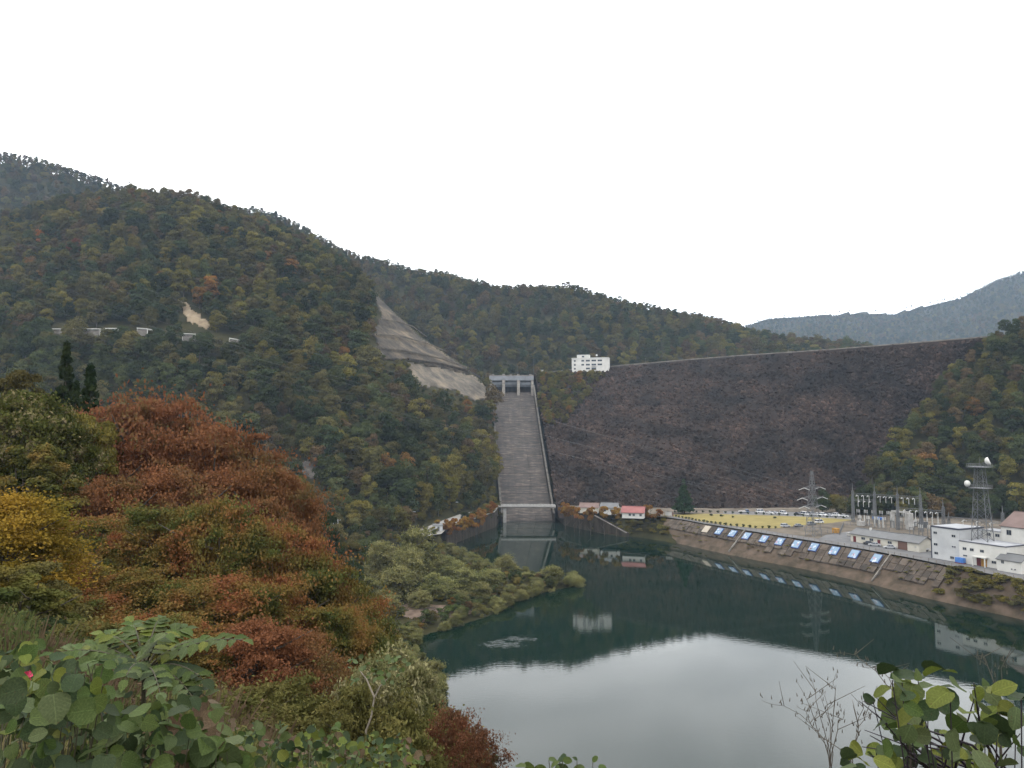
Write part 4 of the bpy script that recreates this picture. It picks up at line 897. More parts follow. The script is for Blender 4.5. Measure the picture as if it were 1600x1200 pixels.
def build_single_trees():
    # willows on the spit
    W = [(652, 828, 262, 17, 'tallest willow on the wooded spit, below the pale lakeside road'), (598, 848, 268, 13, 'willow at the inland edge of the spit beside the tallest willow'), (705, 872, 262, 10, 'willow on the far shore of the spit facing the spillway channel'),
         (562, 884, 246, 12, 'willow half hidden by the orange trees at the root of the spit'), (622, 888, 232, 13, 'willow leaning over a dark forked trunk on the near side of the spit'), (682, 898, 236, 12, 'bushy willow in the middle of the spit'),
         (728, 892, 244, 12, 'broad rounded willow near the water on the spit'), (768, 890, 252, 11, 'willow next to the broad rounded one towards the tip'), (790, 868, 276, 10, 'paler willow standing behind the tip row, nearest the channel'),
         (825, 896, 266, 8, 'low willow at the narrow neck before the tip'), (862, 886, 264, 10, 'round willow out on the tip of the spit'), (892, 898, 263, 6, 'small willow shrub at the very end of the spit'),
         (752, 912, 238, 9, 'willow overhanging the water on the near shore of the spit'), (655, 925, 224, 9, 'low willow above the sandy landing'), (600, 925, 222, 10, 'willow just behind the orange slope at the water'), (718, 925, 230, 8, 'willow beside the dark green bush at the landing'), (840, 905, 258, 5, 'tiny willow clump between neck and tip'), (905, 904, 262, 4, 'lowest willow twig clump touching the water at the spit end'),
         (575, 905, 228, 10, 'willow at the landward side nearest the red hillside'), (640, 860, 250, 11, 'willow in front of the tallest one'), (690, 870, 270, 9, 'willow behind the middle of the spit')]
    for i, (px, t, d, w, lab) in enumerate(W): plant(f'willow{i % 3}', px, t - 2, d, w * (.92 if px < 740 else .88), lab, 'willow', 'willow_tree', 'willows on the spit')
    for px, t, d, w, lab in ((695, 958, 218, 5, 'dark green bush at the waterline beside the sandy landing'), (636, 972, 206, 5, 'dark bush on the near side of the sandy landing'), (712, 962, 222, 5, 'ivy covered mound bush at the shore of the spit'), (665, 935, 228, 4, 'round bush above the sandy landing')):
        plant('bush', px, t, d, w, lab, 'bush', 'shore_bush', 'bushes at the sandy landing', minh=1.0)
    # rust red and turning trees of the near slope
    R = [('rust0', 235, 608, 80, 21, 'tall rust red tree with the highest crown on the near slope'), ('rust1', 345, 655, 76, 17, 'rust red tree right of the tallest red crown'), ('rust2', 150, 690, 72, 15, 'rust red tree below the dark conifers'), ('rust1', 425, 722, 70, 13, 'rust red tree at the outer edge of the near slope'), ('rust2', 285, 720, 66, 16, 'brownish red tree in the middle of the red stand'), ('rust0', 200, 735, 62, 12, 'brownish red tree with bare branches showing'), ('rust1', 95, 730, 66, 13, 'rust red tree at the left flank of the red stand'), ('rust2', 130, 770, 60, 12, 'brown red tree low at the left flank of the red stand'), ('rust0', 385, 770, 64, 12, 'red tree low on the outer edge above the willows')]
    for k, px, t, d, w, lab in R: plant(k, px, t, d, w, lab, 'tree', 'red_autumn_tree', 'red trees of the near slope')
    T = [('turn0', 150, 800, 52, 10, 'orange green tree at the bottom of the red stand beside the gold tree'), ('turn1', 245, 785, 50, 10, 'orange green tree with a yellowish top below the red crowns'), ('turn2', 335, 778, 49, 10, 'turning tree with olive top in the middle of the near slope'), ('turn0', 430, 812, 50, 10, 'turning tree on the outer flank of the near slope'), ('turn1', 500, 872, 50, 10, 'orange tree bordering the willow spit'), ('turn2', 545, 905, 54, 8, 'olive orange tree at the outermost edge of the near slope'),
         ('turn2', 200, 890, 38, 8, 'red orange tree behind the big leaved shrub'), ('turn0', 320, 900, 37, 9, 'rust orange tree above the goldenrod slope'), ('turn1', 425, 905, 38, 8, 'orange tree above the pale leaved sapling'), ('turn2', 505, 945, 40, 7, 'low red orange tree left of the lake edge'), ('rust1', 385, 965, 32, 7, 'dark red low tree right behind the goldenrod'), ('rust2', 470, 985, 34, 6, 'low red tree touching the pale shrub'), ('turn2', 110, 930, 34, 7, 'brown orange tree low beside the olive bush'), ('turn0', 180, 960, 30, 6, 'rust brown low tree behind the pinnate leaves'), ('turn1', 90, 870, 42, 9, 'orange brown tree right of the gold tree'), ('turn0', 255, 955, 30, 6, 'red brown low tree peeping over the pinnate leaves'), ('turn2', 560, 965, 44, 6, 'olive orange bush above the water')]
    for k, px, t, d, w, lab in T: plant(k, px, t, d, w, lab, 'tree', 'turning_tree', 'turning trees of the near slope')
    L_ = [('gold', 10, 765, 36, 8, 'golden yellow tree at the left picture edge'), ('seedy', 20, 588, 62, 12, 'tall olive tree with pale seed heads at the left edge'), ('seedy', 95, 612, 64, 8, 'olive tree with tan seed heads below the conifer'), ('yellowb', 128, 640, 68, 7, 'yellow green tree beside the rust red crown'), ('mixb', 40, 690, 56, 9, 'olive green tree below the seed head tree'), ('oliveb', 25, 575, 90, 10, 'olive brown tree behind the seed head tree'), ('mixb', 75, 790, 56, 6, 'olive brown tree in the gap beside the gold tree'), ('oliveb', 20, 880, 30, 6, 'olive tree under the gold tree'), ('mixb', 30, 965, 20, 3.5, 'olive bush above the big leaves at the left edge'), ('yellowb', 160, 655, 74, 6, 'small yellow green tree touching the red crown'), ('oliveb', 455, 740, 120, 10, 'olive tree peeking out behind the outer red tree'), ('oliveb', 5, 640, 75, 10, 'dull olive tree at the left edge behind the seed heads'),
          ('greenb', 505, 800, 190, 12, 'green tree beside the two utility poles'), ('greenb', 470, 830, 150, 12, 'dark green tree behind the outermost turning tree'), ('oliveb', 545, 845, 215, 12, 'olive tree between utility poles and willows'), ('greenb', 545, 870, 190, 10, 'green tree just behind the orange edge')]
    for k, px, t, d, w, lab in L_: plant(k, px, t, d, w, lab, 'tree', 'broadleaf_tree', 'mixed trees at the near slope')
    for px, t, d, w, lab in ((105, 528, 100, 6.0, 'dark pointed conifer standing highest above the left slope'), (142, 562, 92, 8.0, 'broad dark conifer beside the rust red crown'), (120, 590, 97, 6, 'smaller dark conifer between the two large ones')):
        plant('conifer', px, t, d, w, lab, 'conifer', 'conifer_tree', 'conifers on the left slope')
    plant('fir', 1068, 748, 402, 12, 'solitary dark fir at the edge of the yellow lawn', 'fir', 'fir_tree')
    A = [(700, 812, 352, 7, 'orange tree at the lower end of the lakeside road'), (713, 809, 356, 6.5, 'orange tree second from the lower end of the lakeside road'), (724, 807, 364, 6.5, 'orange tree in the middle of the lakeside row'), (741, 802, 385, 7.5, 'orange brown tree over the basin wall'), (752, 794, 400, 7.5, 'tall orange tree over the basin wall'), (762, 788, 418, 7, 'olive orange tree next to the footbridge'), (770, 783, 434, 6, 'small orange tree closest to the footbridge'), (686, 812, 350, 6, 'orange tree above the little shed'), (733, 808, 372, 5, 'small rust tree on the basin terrace'), (748, 806, 388, 6, 'low orange tree at the wall corner'),
         (884, 785, 415, 8, 'brown tree at the far end of the footbridge'), (905, 792, 398, 7, 'orange brown tree in front of the brown roof'), (922, 792, 394, 7, 'brown tree left of the grey roofed house'), (944, 790, 392, 7, 'yellow brown tree before the grey roofed house'), (963, 792, 386, 6, 'brown tree touching the red roofed house'), (1016, 788, 388, 9, 'olive tree right of the red roofed house'), (1030, 795, 390, 5, 'small tree near the lawn gate'), (897, 790, 402, 6, 'orange tree on the terrace by the basin wall')]
    for i, (px, t, d, w, lab) in enumerate(A): plant(f'avenue{i % 2}', px, t, d, w, lab, 'tree', 'cherry_tree', 'autumn trees near the basin', minh=4.0)
    # yellow shrubs on the terrace below the houses and on the far right bank
    rg = random.Random(3); tree_lib('yshrub', 391, 1.6, 4.5, 10, 700, 0.3, FOL['yellow-green'], 'round', 0.5, 0.6, 1.3, 0.0, 0.26, 0.0, 0.04, 2); tree_lib('oshrub', 392, 1.6, 4.5, 10, 700, 0.3, FOL['olive'], 'round', 0.5, 0.6, 1.3, 0.0, 0.26, 0.0, 0.04, 2)
    tree_lib('avshrub', 393, 1.6, 4.5, 10, 700, 0.3, FOL['avenue'], 'round', 0.5, 0.6, 1.3, 0.0, 0.26, 0.0, 0.04, 2)
    def shrubs(u0, u1, t0, t1, n, lab, grp):
        for i in range(n):
            u, t = rg.uniform(u0, u1), rg.uniform(t0, t1); p = param([(*w, -1.5) for w in WL_P], np.array([u]))[0] * (1 - t) + param([(*q, 9.95) for q in TOP_R], np.array([u]))[0] * t
            k = rg.choice(('yshrub', 'yshrub', 'oshrub')); cm, tm, h0, w0 = TREE_LIB[k]; o = empty('low_shrub', tuple(p), rg.random() * 6.28); s = rg.uniform(0.45, 1.0) * (.5 if 'tuft' in lab else 1); o.scale = (s, s, s * (.5 if 'tuft' in lab else 1))
            tag(o, lab, 'shrub', grp); link('crown', cm, o); link('trunk', tm, o)
    def shrubs2(n, lab, grp):
        for i in range(n):
            q = hit(rg.uniform(925, 1050), rg.uniform(806, 836), 300, 460, 500)
            if q is None or q[2] < 1.0: continue
            z = q[2]
            k = rg.choice(('yshrub', 'yshrub', 'oshrub')); cm, tm, h0, w0 = TREE_LIB[k]; o = empty('low_shrub', (q[0], q[1], z), rg.random() * 6.28); s = rg.uniform(0.5, 1.0); o.scale = (s, s, s)
            tag(o, lab, 'shrub', grp); link('crown', cm, o); link('trunk', tm, o)
    shrubs(0.80, 0.93, 0.28, 0.98, 80, 'low yellow olive shrub on the rough bank below the white station', 'shrubs below the white station')
    shrubs2(90, 'low yellow shrub on the terrace slope below the red roofed house', 'shrubs below the red roofed house')
    shrubs(0.03, 0.78, 0.35, 0.97, 70, 'small yellow tuft in a joint of the slab lined bank', 'tufts on the lined bank')
    pts_, pk_, sz_ = [], [], []
    for i in range(260):
        q = hit(rg.uniform(600, 786), rg.uniform(770, 818), 300, 500, 600)
        if q is None or q[1] < 300 or (in_poly_px(*[np.array(v) for v in proj(q)], ROADS_PX[0]) and proj(q)[1] > 802): continue
        pts_.append(q); pk_.append(rg.choice((0, 1, 2, 3, 8, 9, 14)) ); sz_.append(rg.uniform(.2, .5))
    for i in range(150):
        a, b = ((rg.uniform(640, 768), rg.uniform(602, 640)) if i % 3 else (rg.uniform(586, 645), rg.uniform(560, 596)))
        q = hit(a, b, 400, 800, 900)
        if q is None or in_poly_px(a, b, PATCH['lower_cut']) or in_poly_px(a, b, PATCH['upper_cut']): continue
        pts_.append(q); pk_.append(rg.choice((0, 1, 2, 3, 4, 8, 9))); sz_.append(rg.uniform(.2, .42))
    if pts_: scatter_gn('shrubbery', np.array(pts_), np.array(pk_), np.array([[0, 0, rg.random() * 6] for _ in pts_]), np.array([[a * 1.2, a * 1.2, a] for a in sz_]), PROTOS, 'mixed shrubs on the slope above the lakeside road and under the cut slope')
    # orange weeds hanging over the basin wall
    for i in range(34):
        a, b = BASIN_L[i % 3], BASIN_L[i % 3 + 1]; f = rg.random(); q = a * (1 - f) + b * f - np.array([rg.uniform(1.2, 3.5), 0]); cm, tm, h0, w0 = TREE_LIB[rg.choice(('yshrub', 'oshrub', 'avshrub'))]; o = empty('wall_weed', (q[0], q[1], rg.choice((8.0, 7.6, 8.2))), rg.random() * 6.28); s = rg.uniform(.4, .9); o.scale = (s, s, s)
        tag(o, 'orange yellow weed clump hanging over the basin wall edge', 'shrub', 'weeds on the basin wall'); link('crown', cm, o); link('trunk', tm, o)
build_single_trees()
def build_landing():
    c = G(672, 958, 1.0); mb = MB(); n = 40
    rim = []
    for k in range(n):
        a = 2 * math.pi * k / n; r = 1 + 0.25 * math.sin(3 * a + 1) + 0.12 * math.sin(7 * a); x, y = c[0] + 9.5 * r * math.cos(a), c[1] + 8.0 * r * math.sin(a); rim.append((x, y, max(ground(x, y), -0.3) + 0.10))
    mb.quad(*rim); o = mb.build('sandy_landing_ground', surf('reddish_sand', (0.085, 0.058, 0.042), (0.17, 0.12, 0.088), 0.5, 0.95)); tag(o, kind='structure')
    for i, (dx, dy, L, a) in enumerate(((0, 2, 4, .3), (1.5, 1, 3, .9), (-2, 0.5, 3.4, -.2))):
        z = ground(c[0] + dx, c[1] + dy) + 0.35
        o = MB().tube([(-L / 2, 0, 0), (0, 0.2, 0.05), (L / 2, 0, 0.1)], [0.16, 0.14, 0.08], 6).build('driftwood_log', M['bark']); o.location = (c[0] + dx, c[1] + dy, z); o.rotation_euler = (0, 0, a)
        tag(o, ('longest dark driftwood log on the sandy landing', 'short driftwood log lying askew behind the longest one', 'driftwood log nearest the willows on the sandy landing')[i], 'log', 'driftwood on the landing')
build_landing()
# ------------------------------------------------------------------ buildings
M['frame'] = surf('window_frame', (0.45, 0.45, 0.43), rough=0.6); M['roofgrey'] = surf('grey_metal_roof', (0.115, 0.118, 0.12), (0.15, 0.153, 0.157), 0.3, 0.6); M['roofred'] = surf('red_metal_roof', (0.25, 0.09, 0.085), (0.31, 0.12, 0.11), 0.3, 0.7)
M['roofbrown'] = surf('brown_roof', (0.15, 0.10, 0.085), (0.20, 0.135, 0.12), 0.3, 0.7); M['maroon'] = surf('maroon_door', (0.14, 0.03, 0.035)); M['ochre'] = surf('ochre_door', (0.42, 0.22, 0.04)); M['brownpanel'] = surf('brown_panel', (0.15, 0.085, 0.065)); M['blue'] = surf('blue_tarp', (0.05, 0.16, 0.5), (0.10, 0.25, 0.6), 1.0, 0.5)
M['slate'] = surf('dark_roof_edge', (0.06, 0.065, 0.09)); M['roofflat'] = surf('flat_roof_felt', (0.30, 0.31, 0.33), (0.42, 0.43, 0.45), 0.2, 0.85); M['tyre'] = surf('rubber', (0.02, 0.02, 0.02)); M['stucco'] = surf('pale_grey_wall', (0.50, 0.51, 0.52), (0.60, 0.61, 0.61), 0.25, 0.75)
def window(root, x, z, w, h, y=0.0, axis='y', sgn=-1, mullion=True):
    """window on the plane y=const (facing -y) or x=const"""
    def q(a, b, dep): return (x + a, y + sgn * dep, z + b) if axis == 'y' else (y + sgn * dep, x + a, z + b)
    t = 0.09
    fr = MB()
    for a0, a1, b0, b1 in ((-w / 2 - t, w / 2 + t, -h / 2 - t, -h / 2), (-w / 2 - t, w / 2 + t, h / 2, h / 2 + t), (-w / 2 - t, -w / 2, -h / 2, h / 2), (w / 2, w / 2 + t, -h / 2, h / 2)) + (((-0.03, 0.03, -h / 2, h / 2),) if mullion else ()):
        fr.hexa([q(a0, b0, -.05), q(a1, b0, -.05), q(a1, b0, .08), q(a0, b0, .08), q(a0, b1, -.05), q(a1, b1, -.05), q(a1, b1, .08), q(a0, b1, .08)])
    f = fr.build('window', M['frame'], root)
    MB().hexa([q(-w / 2, -h / 2, -.04), q(w / 2, -h / 2, -.04), q(w / 2, -h / 2, .03), q(-w / 2, -h / 2, .03), q(-w / 2, h / 2, -.04), q(w / 2, h / 2, -.04), q(w / 2, h / 2, .03), q(-w / 2, h / 2, .03)]).build('pane', M['glass'], f)
def gable_house(name, loc, rz, L, W, he, hr, wall, roof, label, cat='house', over=0.5, axis='x'):
    r = empty(name, loc, rz); tag(r, label, cat)
    mb = MB(); mb.box(0, L, 0, W, -0.3, he)
    n = len(mb.v); mb.v += [(0, 0, he), (0, W, he), (0, W / 2, hr), (L, 0, he), (L, W, he), (L, W / 2, hr)]; mb.f += [(n, n + 2, n + 1), (n + 3, n + 4, n + 5)]
    mb.build('wall', wall, r); k = (hr - he) / (W / 2); t = 0.18
    for s in (0, 1):
        y0, y1 = (-over, W / 2) if s == 0 else (W + over, W / 2); z0 = he - over * k + 0.05
        MB().hexa([(-over, y0, z0), (L + over, y0, z0), (L + over, y1, hr + .05), (-over, y1, hr + .05), (-over, y0, z0 + t), (L + over, y0, z0 + t), (L + over, y1, hr + t + .05), (-over, y1, hr + t + .05)]).build('roof', roof, r)
    MB().box(-over, L + over, W / 2 - .2, W / 2 + .2, hr + t + .03, hr + t + .16).build('ridge_cap', roof, r)
    return r
RZ = math.atan2(-0.91, 0.41)
def build_station():
    # low service building
    o = G(1329.5, 845.7, 10); r = gable_house('service_building', tuple(o), RZ, 21.5, 8.5, 3.2, 5.0, M['cream'], M['roofgrey'], 'long low cream service building with a grey gable roof', 'building')
    for x in (1.9, 13.2): MB().box(x - .65, x + .65, -.08, .05, 0, 2.3).build('door', M['maroon'], r)
    for x in (6.0, 9.8, 18.0): window(r, x, 1.9, 1.7, 0.9)
    MB().box(6, 6.7, 3.5, 4.2, 4.8, 5.9).build('chimney', M['white'], r)
    o2 = o + np.array([0.41, -0.91, 0]) * 21.3; r = gable_house('garage_building', tuple(o2), RZ, 9.0, 8.0, 3.3, 5.3, M['cream'], M['roofgrey'], 'cream garage with grey gable roof and wide brown door joined to the service building', 'building')
    MB().box(0.3, 4.2, -.12, .05, 0, 3.1).build('sliding_door', M['brownpanel'], r); MB().box(7.2, 7.9, -.05, .03, 1.4, 2.0).build('vent', M['frame'], r)
    # white three storey hall
    o = G(1457, 871.7, 10); r = empty('station_hall', tuple(o), RZ); tag(r, 'white three storey station hall standing closest to the railing', 'building')
    MB().box(0, 10, 0, 13, -0.3, 10.8).build('wall', M['stucco'], r); MB().box(-.15, 10.15, -.15, 13.15, 10.8, 11.25).build('roof_rim', M['slate'], r); MB().box(.3, 9.7, .3, 12.7, 11.0, 11.3).build('roof', M['roofflat'], r)
    MB().box(-.35, -.02, -.1, .3, 0, 10.8).build('drain_pipe', M['slate'], r)
    for x, z in ((1.4, 8.9), (8.1, 8.6), (1.4, 4.9), (1.5, 1.9), (7.3, 1.2)): window(r, x, z, 1.3, 0.75)
    for x in (7.7, 8.5): MB().tube([(x, -.25, 5.0), (x, .05, 5.0)], .22, 8).build('vent', M['slate'], r)
    for y in (3.5, 8.5): window(r, y, 8.6, 1.2, 0.8, 0.0, 'x', -1)
    # lower annex
    o2 = o + np.array([0.41, -0.91, 0]) * 10.02; r = empty('station_annex', tuple(o2), RZ); tag(r, 'white two storey annex with an ochre entrance under a porch slab', 'building')
    MB().box(0, 15.5, -0.1, 12, -0.3, 7.2).build('wall', M['white'], r); MB().box(-.01, 15.65, -.25, 12.1, 7.2, 7.42).build('roof_rim', M['slate'], r); MB().box(.3, 15.2, .2, 11.8, 7.3, 7.5).build('roof', M['roofflat'], r)
    for x in (1.9, 4.4, 7.8): window(r, x, 4.9, 1.2, 0.8, -.1)
    window(r, 11.6, 1.9, 1.4, 0.8, -.1); window(r, 2.0, 2.6, 1.3, .4, -.1)
    MB().box(5.4, 9.9, -2.0, -.1, 2.9, 3.2).build('porch_slab', M['white'], r); MB().box(5.5, 5.8, -1.9, -1.6, -.2, 2.9).build('porch_post', M['white'], r); MB().box(9.5, 9.8, -1.9, -1.6, -.2, 2.9).build('porch_post', M['white'], r)
    MB().box(5.9, 7.3, -.18, -.09, 0, 2.7).build('door', M['maroon'], r); MB().box(7.4, 9.3, -.2, -.09, 0, 2.4).build('door', M['ochre'], r)
    # blue wrapped crates before the annex
    q = o2 + np.array([0.41, -0.91, 0]) * 1.2 + np.array([0.91, .41, 0]) * -1.5; b = empty('tarp_stack', tuple(q), RZ); tag(b, 'stack wrapped in blue tarp on a red skid before the annex', 'tarp stack')
    MB().box(-1.4, 1.4, -.7, .7, .3, 1.9).build('tarp', M['blue'], b); MB().box(-1.5, 1.5, -.8, .8, 0, .28).build('skid', M['maroon'], b)
    # lean-to hut
    o3 = o2 + np.array([0.41, -0.91, 0]) * 14.2 + np.array([-0.91, -.41, 0]) * 2.6; r = gable_house('side_hut', tuple(o3), RZ, 7.5, 6.5, 3.6, 5.2, M['white'], M['roofgrey'], 'small white hut with gable roof in front of the annex corner', 'hut', 0.35)
    window(r, 1.8, 2.9, .8, .9); MB().tube([(4.6, -.2, 1.1), (4.6, .05, 1.1)], .2, 8).build('vent', M['slate'], r); MB().tube([(5.6, -.2, 1.1), (5.6, .05, 1.1)], .2, 8).build('vent', M['slate'], r)
    # brown-roofed hall behind
    o4 = P(1556, 850, 250); o4[2] = 10; r = gable_house('turbine_hall', tuple(o4 + np.array([0.91, .41, 0]) * 3), RZ, 17.0, 16.0, 12.6, 16.8, M['white'], M['roofbrown'], 'tall white hall with brown gable roof behind the annex', 'building', 0.4)
    for x in (2.6, 8.6): window(r, x, 10.6, 1.5, 1.6)
    # link wing between hall and turbine hall
    o5 = o + np.array([0.91, .41, 0]) * 9 + np.array([.41, -.91, 0]) * 10.2; r = empty('link_wing', tuple(o5), RZ); tag(r, 'low pale wing with flat roof behind the communication mast', 'building')
    MB().box(0, 12, 3.2, 9, -0.3, 10.2).build('wall', M['white'], r); MB().box(-.2, 12.2, 3.0, 9.2, 10.2, 10.5).build('roof', M['roofflat'], r)
    for x in (2, 5, 8): window(r, x, 9.0, 1.4, .9, 3.2)
    # houses by the lawn
    def at(px, py): p = G(px, py, 10); return tuple(p)
    h = gable_house('red_roofed_house', at(972, 808.5), -0.30, 11.0, 8.0, 2.8, 5.3, M['white'], M['roofred'], 'white house with a red gable roof beside the lawn', 'house', 0.6)
    for x in (4, 6, 9.5): window(h, x, 1.5, 1.1, 1.1)
    h = gable_house('grey_roofed_house', at(938, 803), -0.32, 9, 8.0, 3.4, 5.6, M['white'], M['roofgrey'], 'white house with a grey gable roof left of the red roof', 'house', 0.5)
    window(h, 6, 2, 1.1, 1.1); window(h, 2.5, 2, 1.1, 1.1)
    h = gable_house('brown_roofed_house', at(906, 800.5), -0.2, 10, 7, 2.8, 4.8, M['cream'], M['roofbrown'], 'low house with a brown roof nearest the footbridge', 'house', 0.5); window(h, 5, 1.5, 1.2, 1)
    b = empty('gate_block', at(1040, 806.5), -0.1); tag(b, 'small beige block wall at the lawn corner', 'wall'); MB().box(0, 3.2, 0, 1.0, 0, 2.3).build('wall_body', M['paleconc'], b); MB().box(3.3, 4.1, 0, 1.0, 0, 2.1).build('side_pillar', M['brownpanel'], b); MB().box(-.1, 3.3, -.1, 1.1, 2.3, 2.45).build('coping', M['concrete'], b)
    # control building on the crest
    p = P(893.5, 579, 684); r = empty('control_building', tuple(p), math.atan2(P(952, 575, 672)[1] - p[1], P(952, 575, 672)[0] - p[0]) + 0.12); tag(r, 'white three storey control building standing on the dam crest', 'building')
    Lb = 34.0; MB().box(0, Lb, 0, 12, -4, 11.2).build('wall', M['white'], r); MB().box(-.3, Lb + .3, -.3, 12.3, 11.2, 11.7).build('roof', M['white'], r); ph = MB().box(4.5, 16, 2.5, 9, 11.7, 14.6).build('penthouse', M['white'], r); MB().box(4.3, 16.2, 2.3, 9.2, 14.6, 14.9).build('penthouse_roof', M['roofflat'], ph)
    for z in (1.6, 5.2, 8.9):
        for x, w in ((2.8, 1.6), (10.2, 2.4), (15.0, 3.6), (20.5, 4.2), (26, 4.0)):
            if z < 2 and x in (26, 10.2): continue
            window(r, x, z, w, 1.5, 0, 'y', -1)
    window(r, 10.2, 13, 2.2, 1.4, 2.5)
    MB().box(18.3, 22.7, -1.2, 0, 3.9, 4.1).build('balcony', M['white'], r)
    a = empty('roof_antenna', tuple(p + np.array([24, 6, 12]))); tag(a, 'small white dish antenna mast on the control building roof', 'antenna'); MB().tube([(0, 0, -1), (0, 0, 3.6)], .1, 6).build('mast', M['steel'], a)
    MB().tube([(-.2, -.5, 2.9), (-.2, -.1, 2.9)], [.9, .5], 10).build('dish', M['white'], a); MB().bar((-3.6, 0, 3.3), (.2, 0, 3.3), .12).build('arm', M['steel'], a)
    # mast and cabin beside the gates
    p = P(834, 583, 668); m = empty('flood_mast', tuple(p)); tag(m, 'thin mast beside the spillway gates', 'mast'); MB().tube([(0, 0, -6), (0, 0, 13)], [.16, .1], 6).build('pole', M['steel'], m); MB().bar((-.7, 0, 12.8), (.7, 0, 12.8), .2).build('lamp_head', M['steel'], m)
    p = P(838, 581, 672); m = empty('crest_cabin', tuple(p)); tag(m, 'small white cabin between spillway gates and the knoll', 'cabin'); MB().box(0, 6.5, 0, 4, -3, 1.6).build('wall', M['white'], m); MB().box(-.3, 6.8, -.3, 4.3, 1.6, 1.9).build('roof', M['paleconc'], m); MB().box(1.2, 1.8, -.3, 0.0, 1.9, 3.0).build('vent', M['white'], m)
build_station()

# ------------------------------------------------------------------ lattice masts and switchyard
def lattice(mb, w0, w1, h, n, bar=0.12, z0=0.0):
    z = lambda k: z0 + h * (1 - (1 - k / n) ** 1.15); w = lambda k: w0 + (w1 - w0) * (z(k) - z0) / h
    cs = ((-1, -1), (1, -1), (1, 1), (-1, 1)); pt = lambda k, c: Vector((c[0] * w(k) / 2, c[1] * w(k) / 2, z(k)))
    legs = MB()
    for c in cs: legs.bar(pt(0, c), pt(n, c), bar * 1.6, bar)
    for k in range(n):
        for i in range(4):
            a, b = cs[i], cs[(i + 1) % 4]; mb.bar(pt(k, a), pt(k + 1, b), bar * .7); mb.bar(pt(k, b), pt(k + 1, a), bar * .7); mb.bar(pt(k + 1, a), pt(k + 1, b), bar * .7)
    return legs
def insulator(parent, a, b, n=5, r=0.16, name='insulator'):
    a, b = Vector(a), Vector(b); pts, rad = [], []
    for k in range(n * 2 + 1): pts.append(a + (b - a) * k / (n * 2)); rad.append(r if k % 2 else r * .55)
    return MB().tube(pts, rad, 6).build(name, M['insul'], parent)
PYLON_TIPS = []
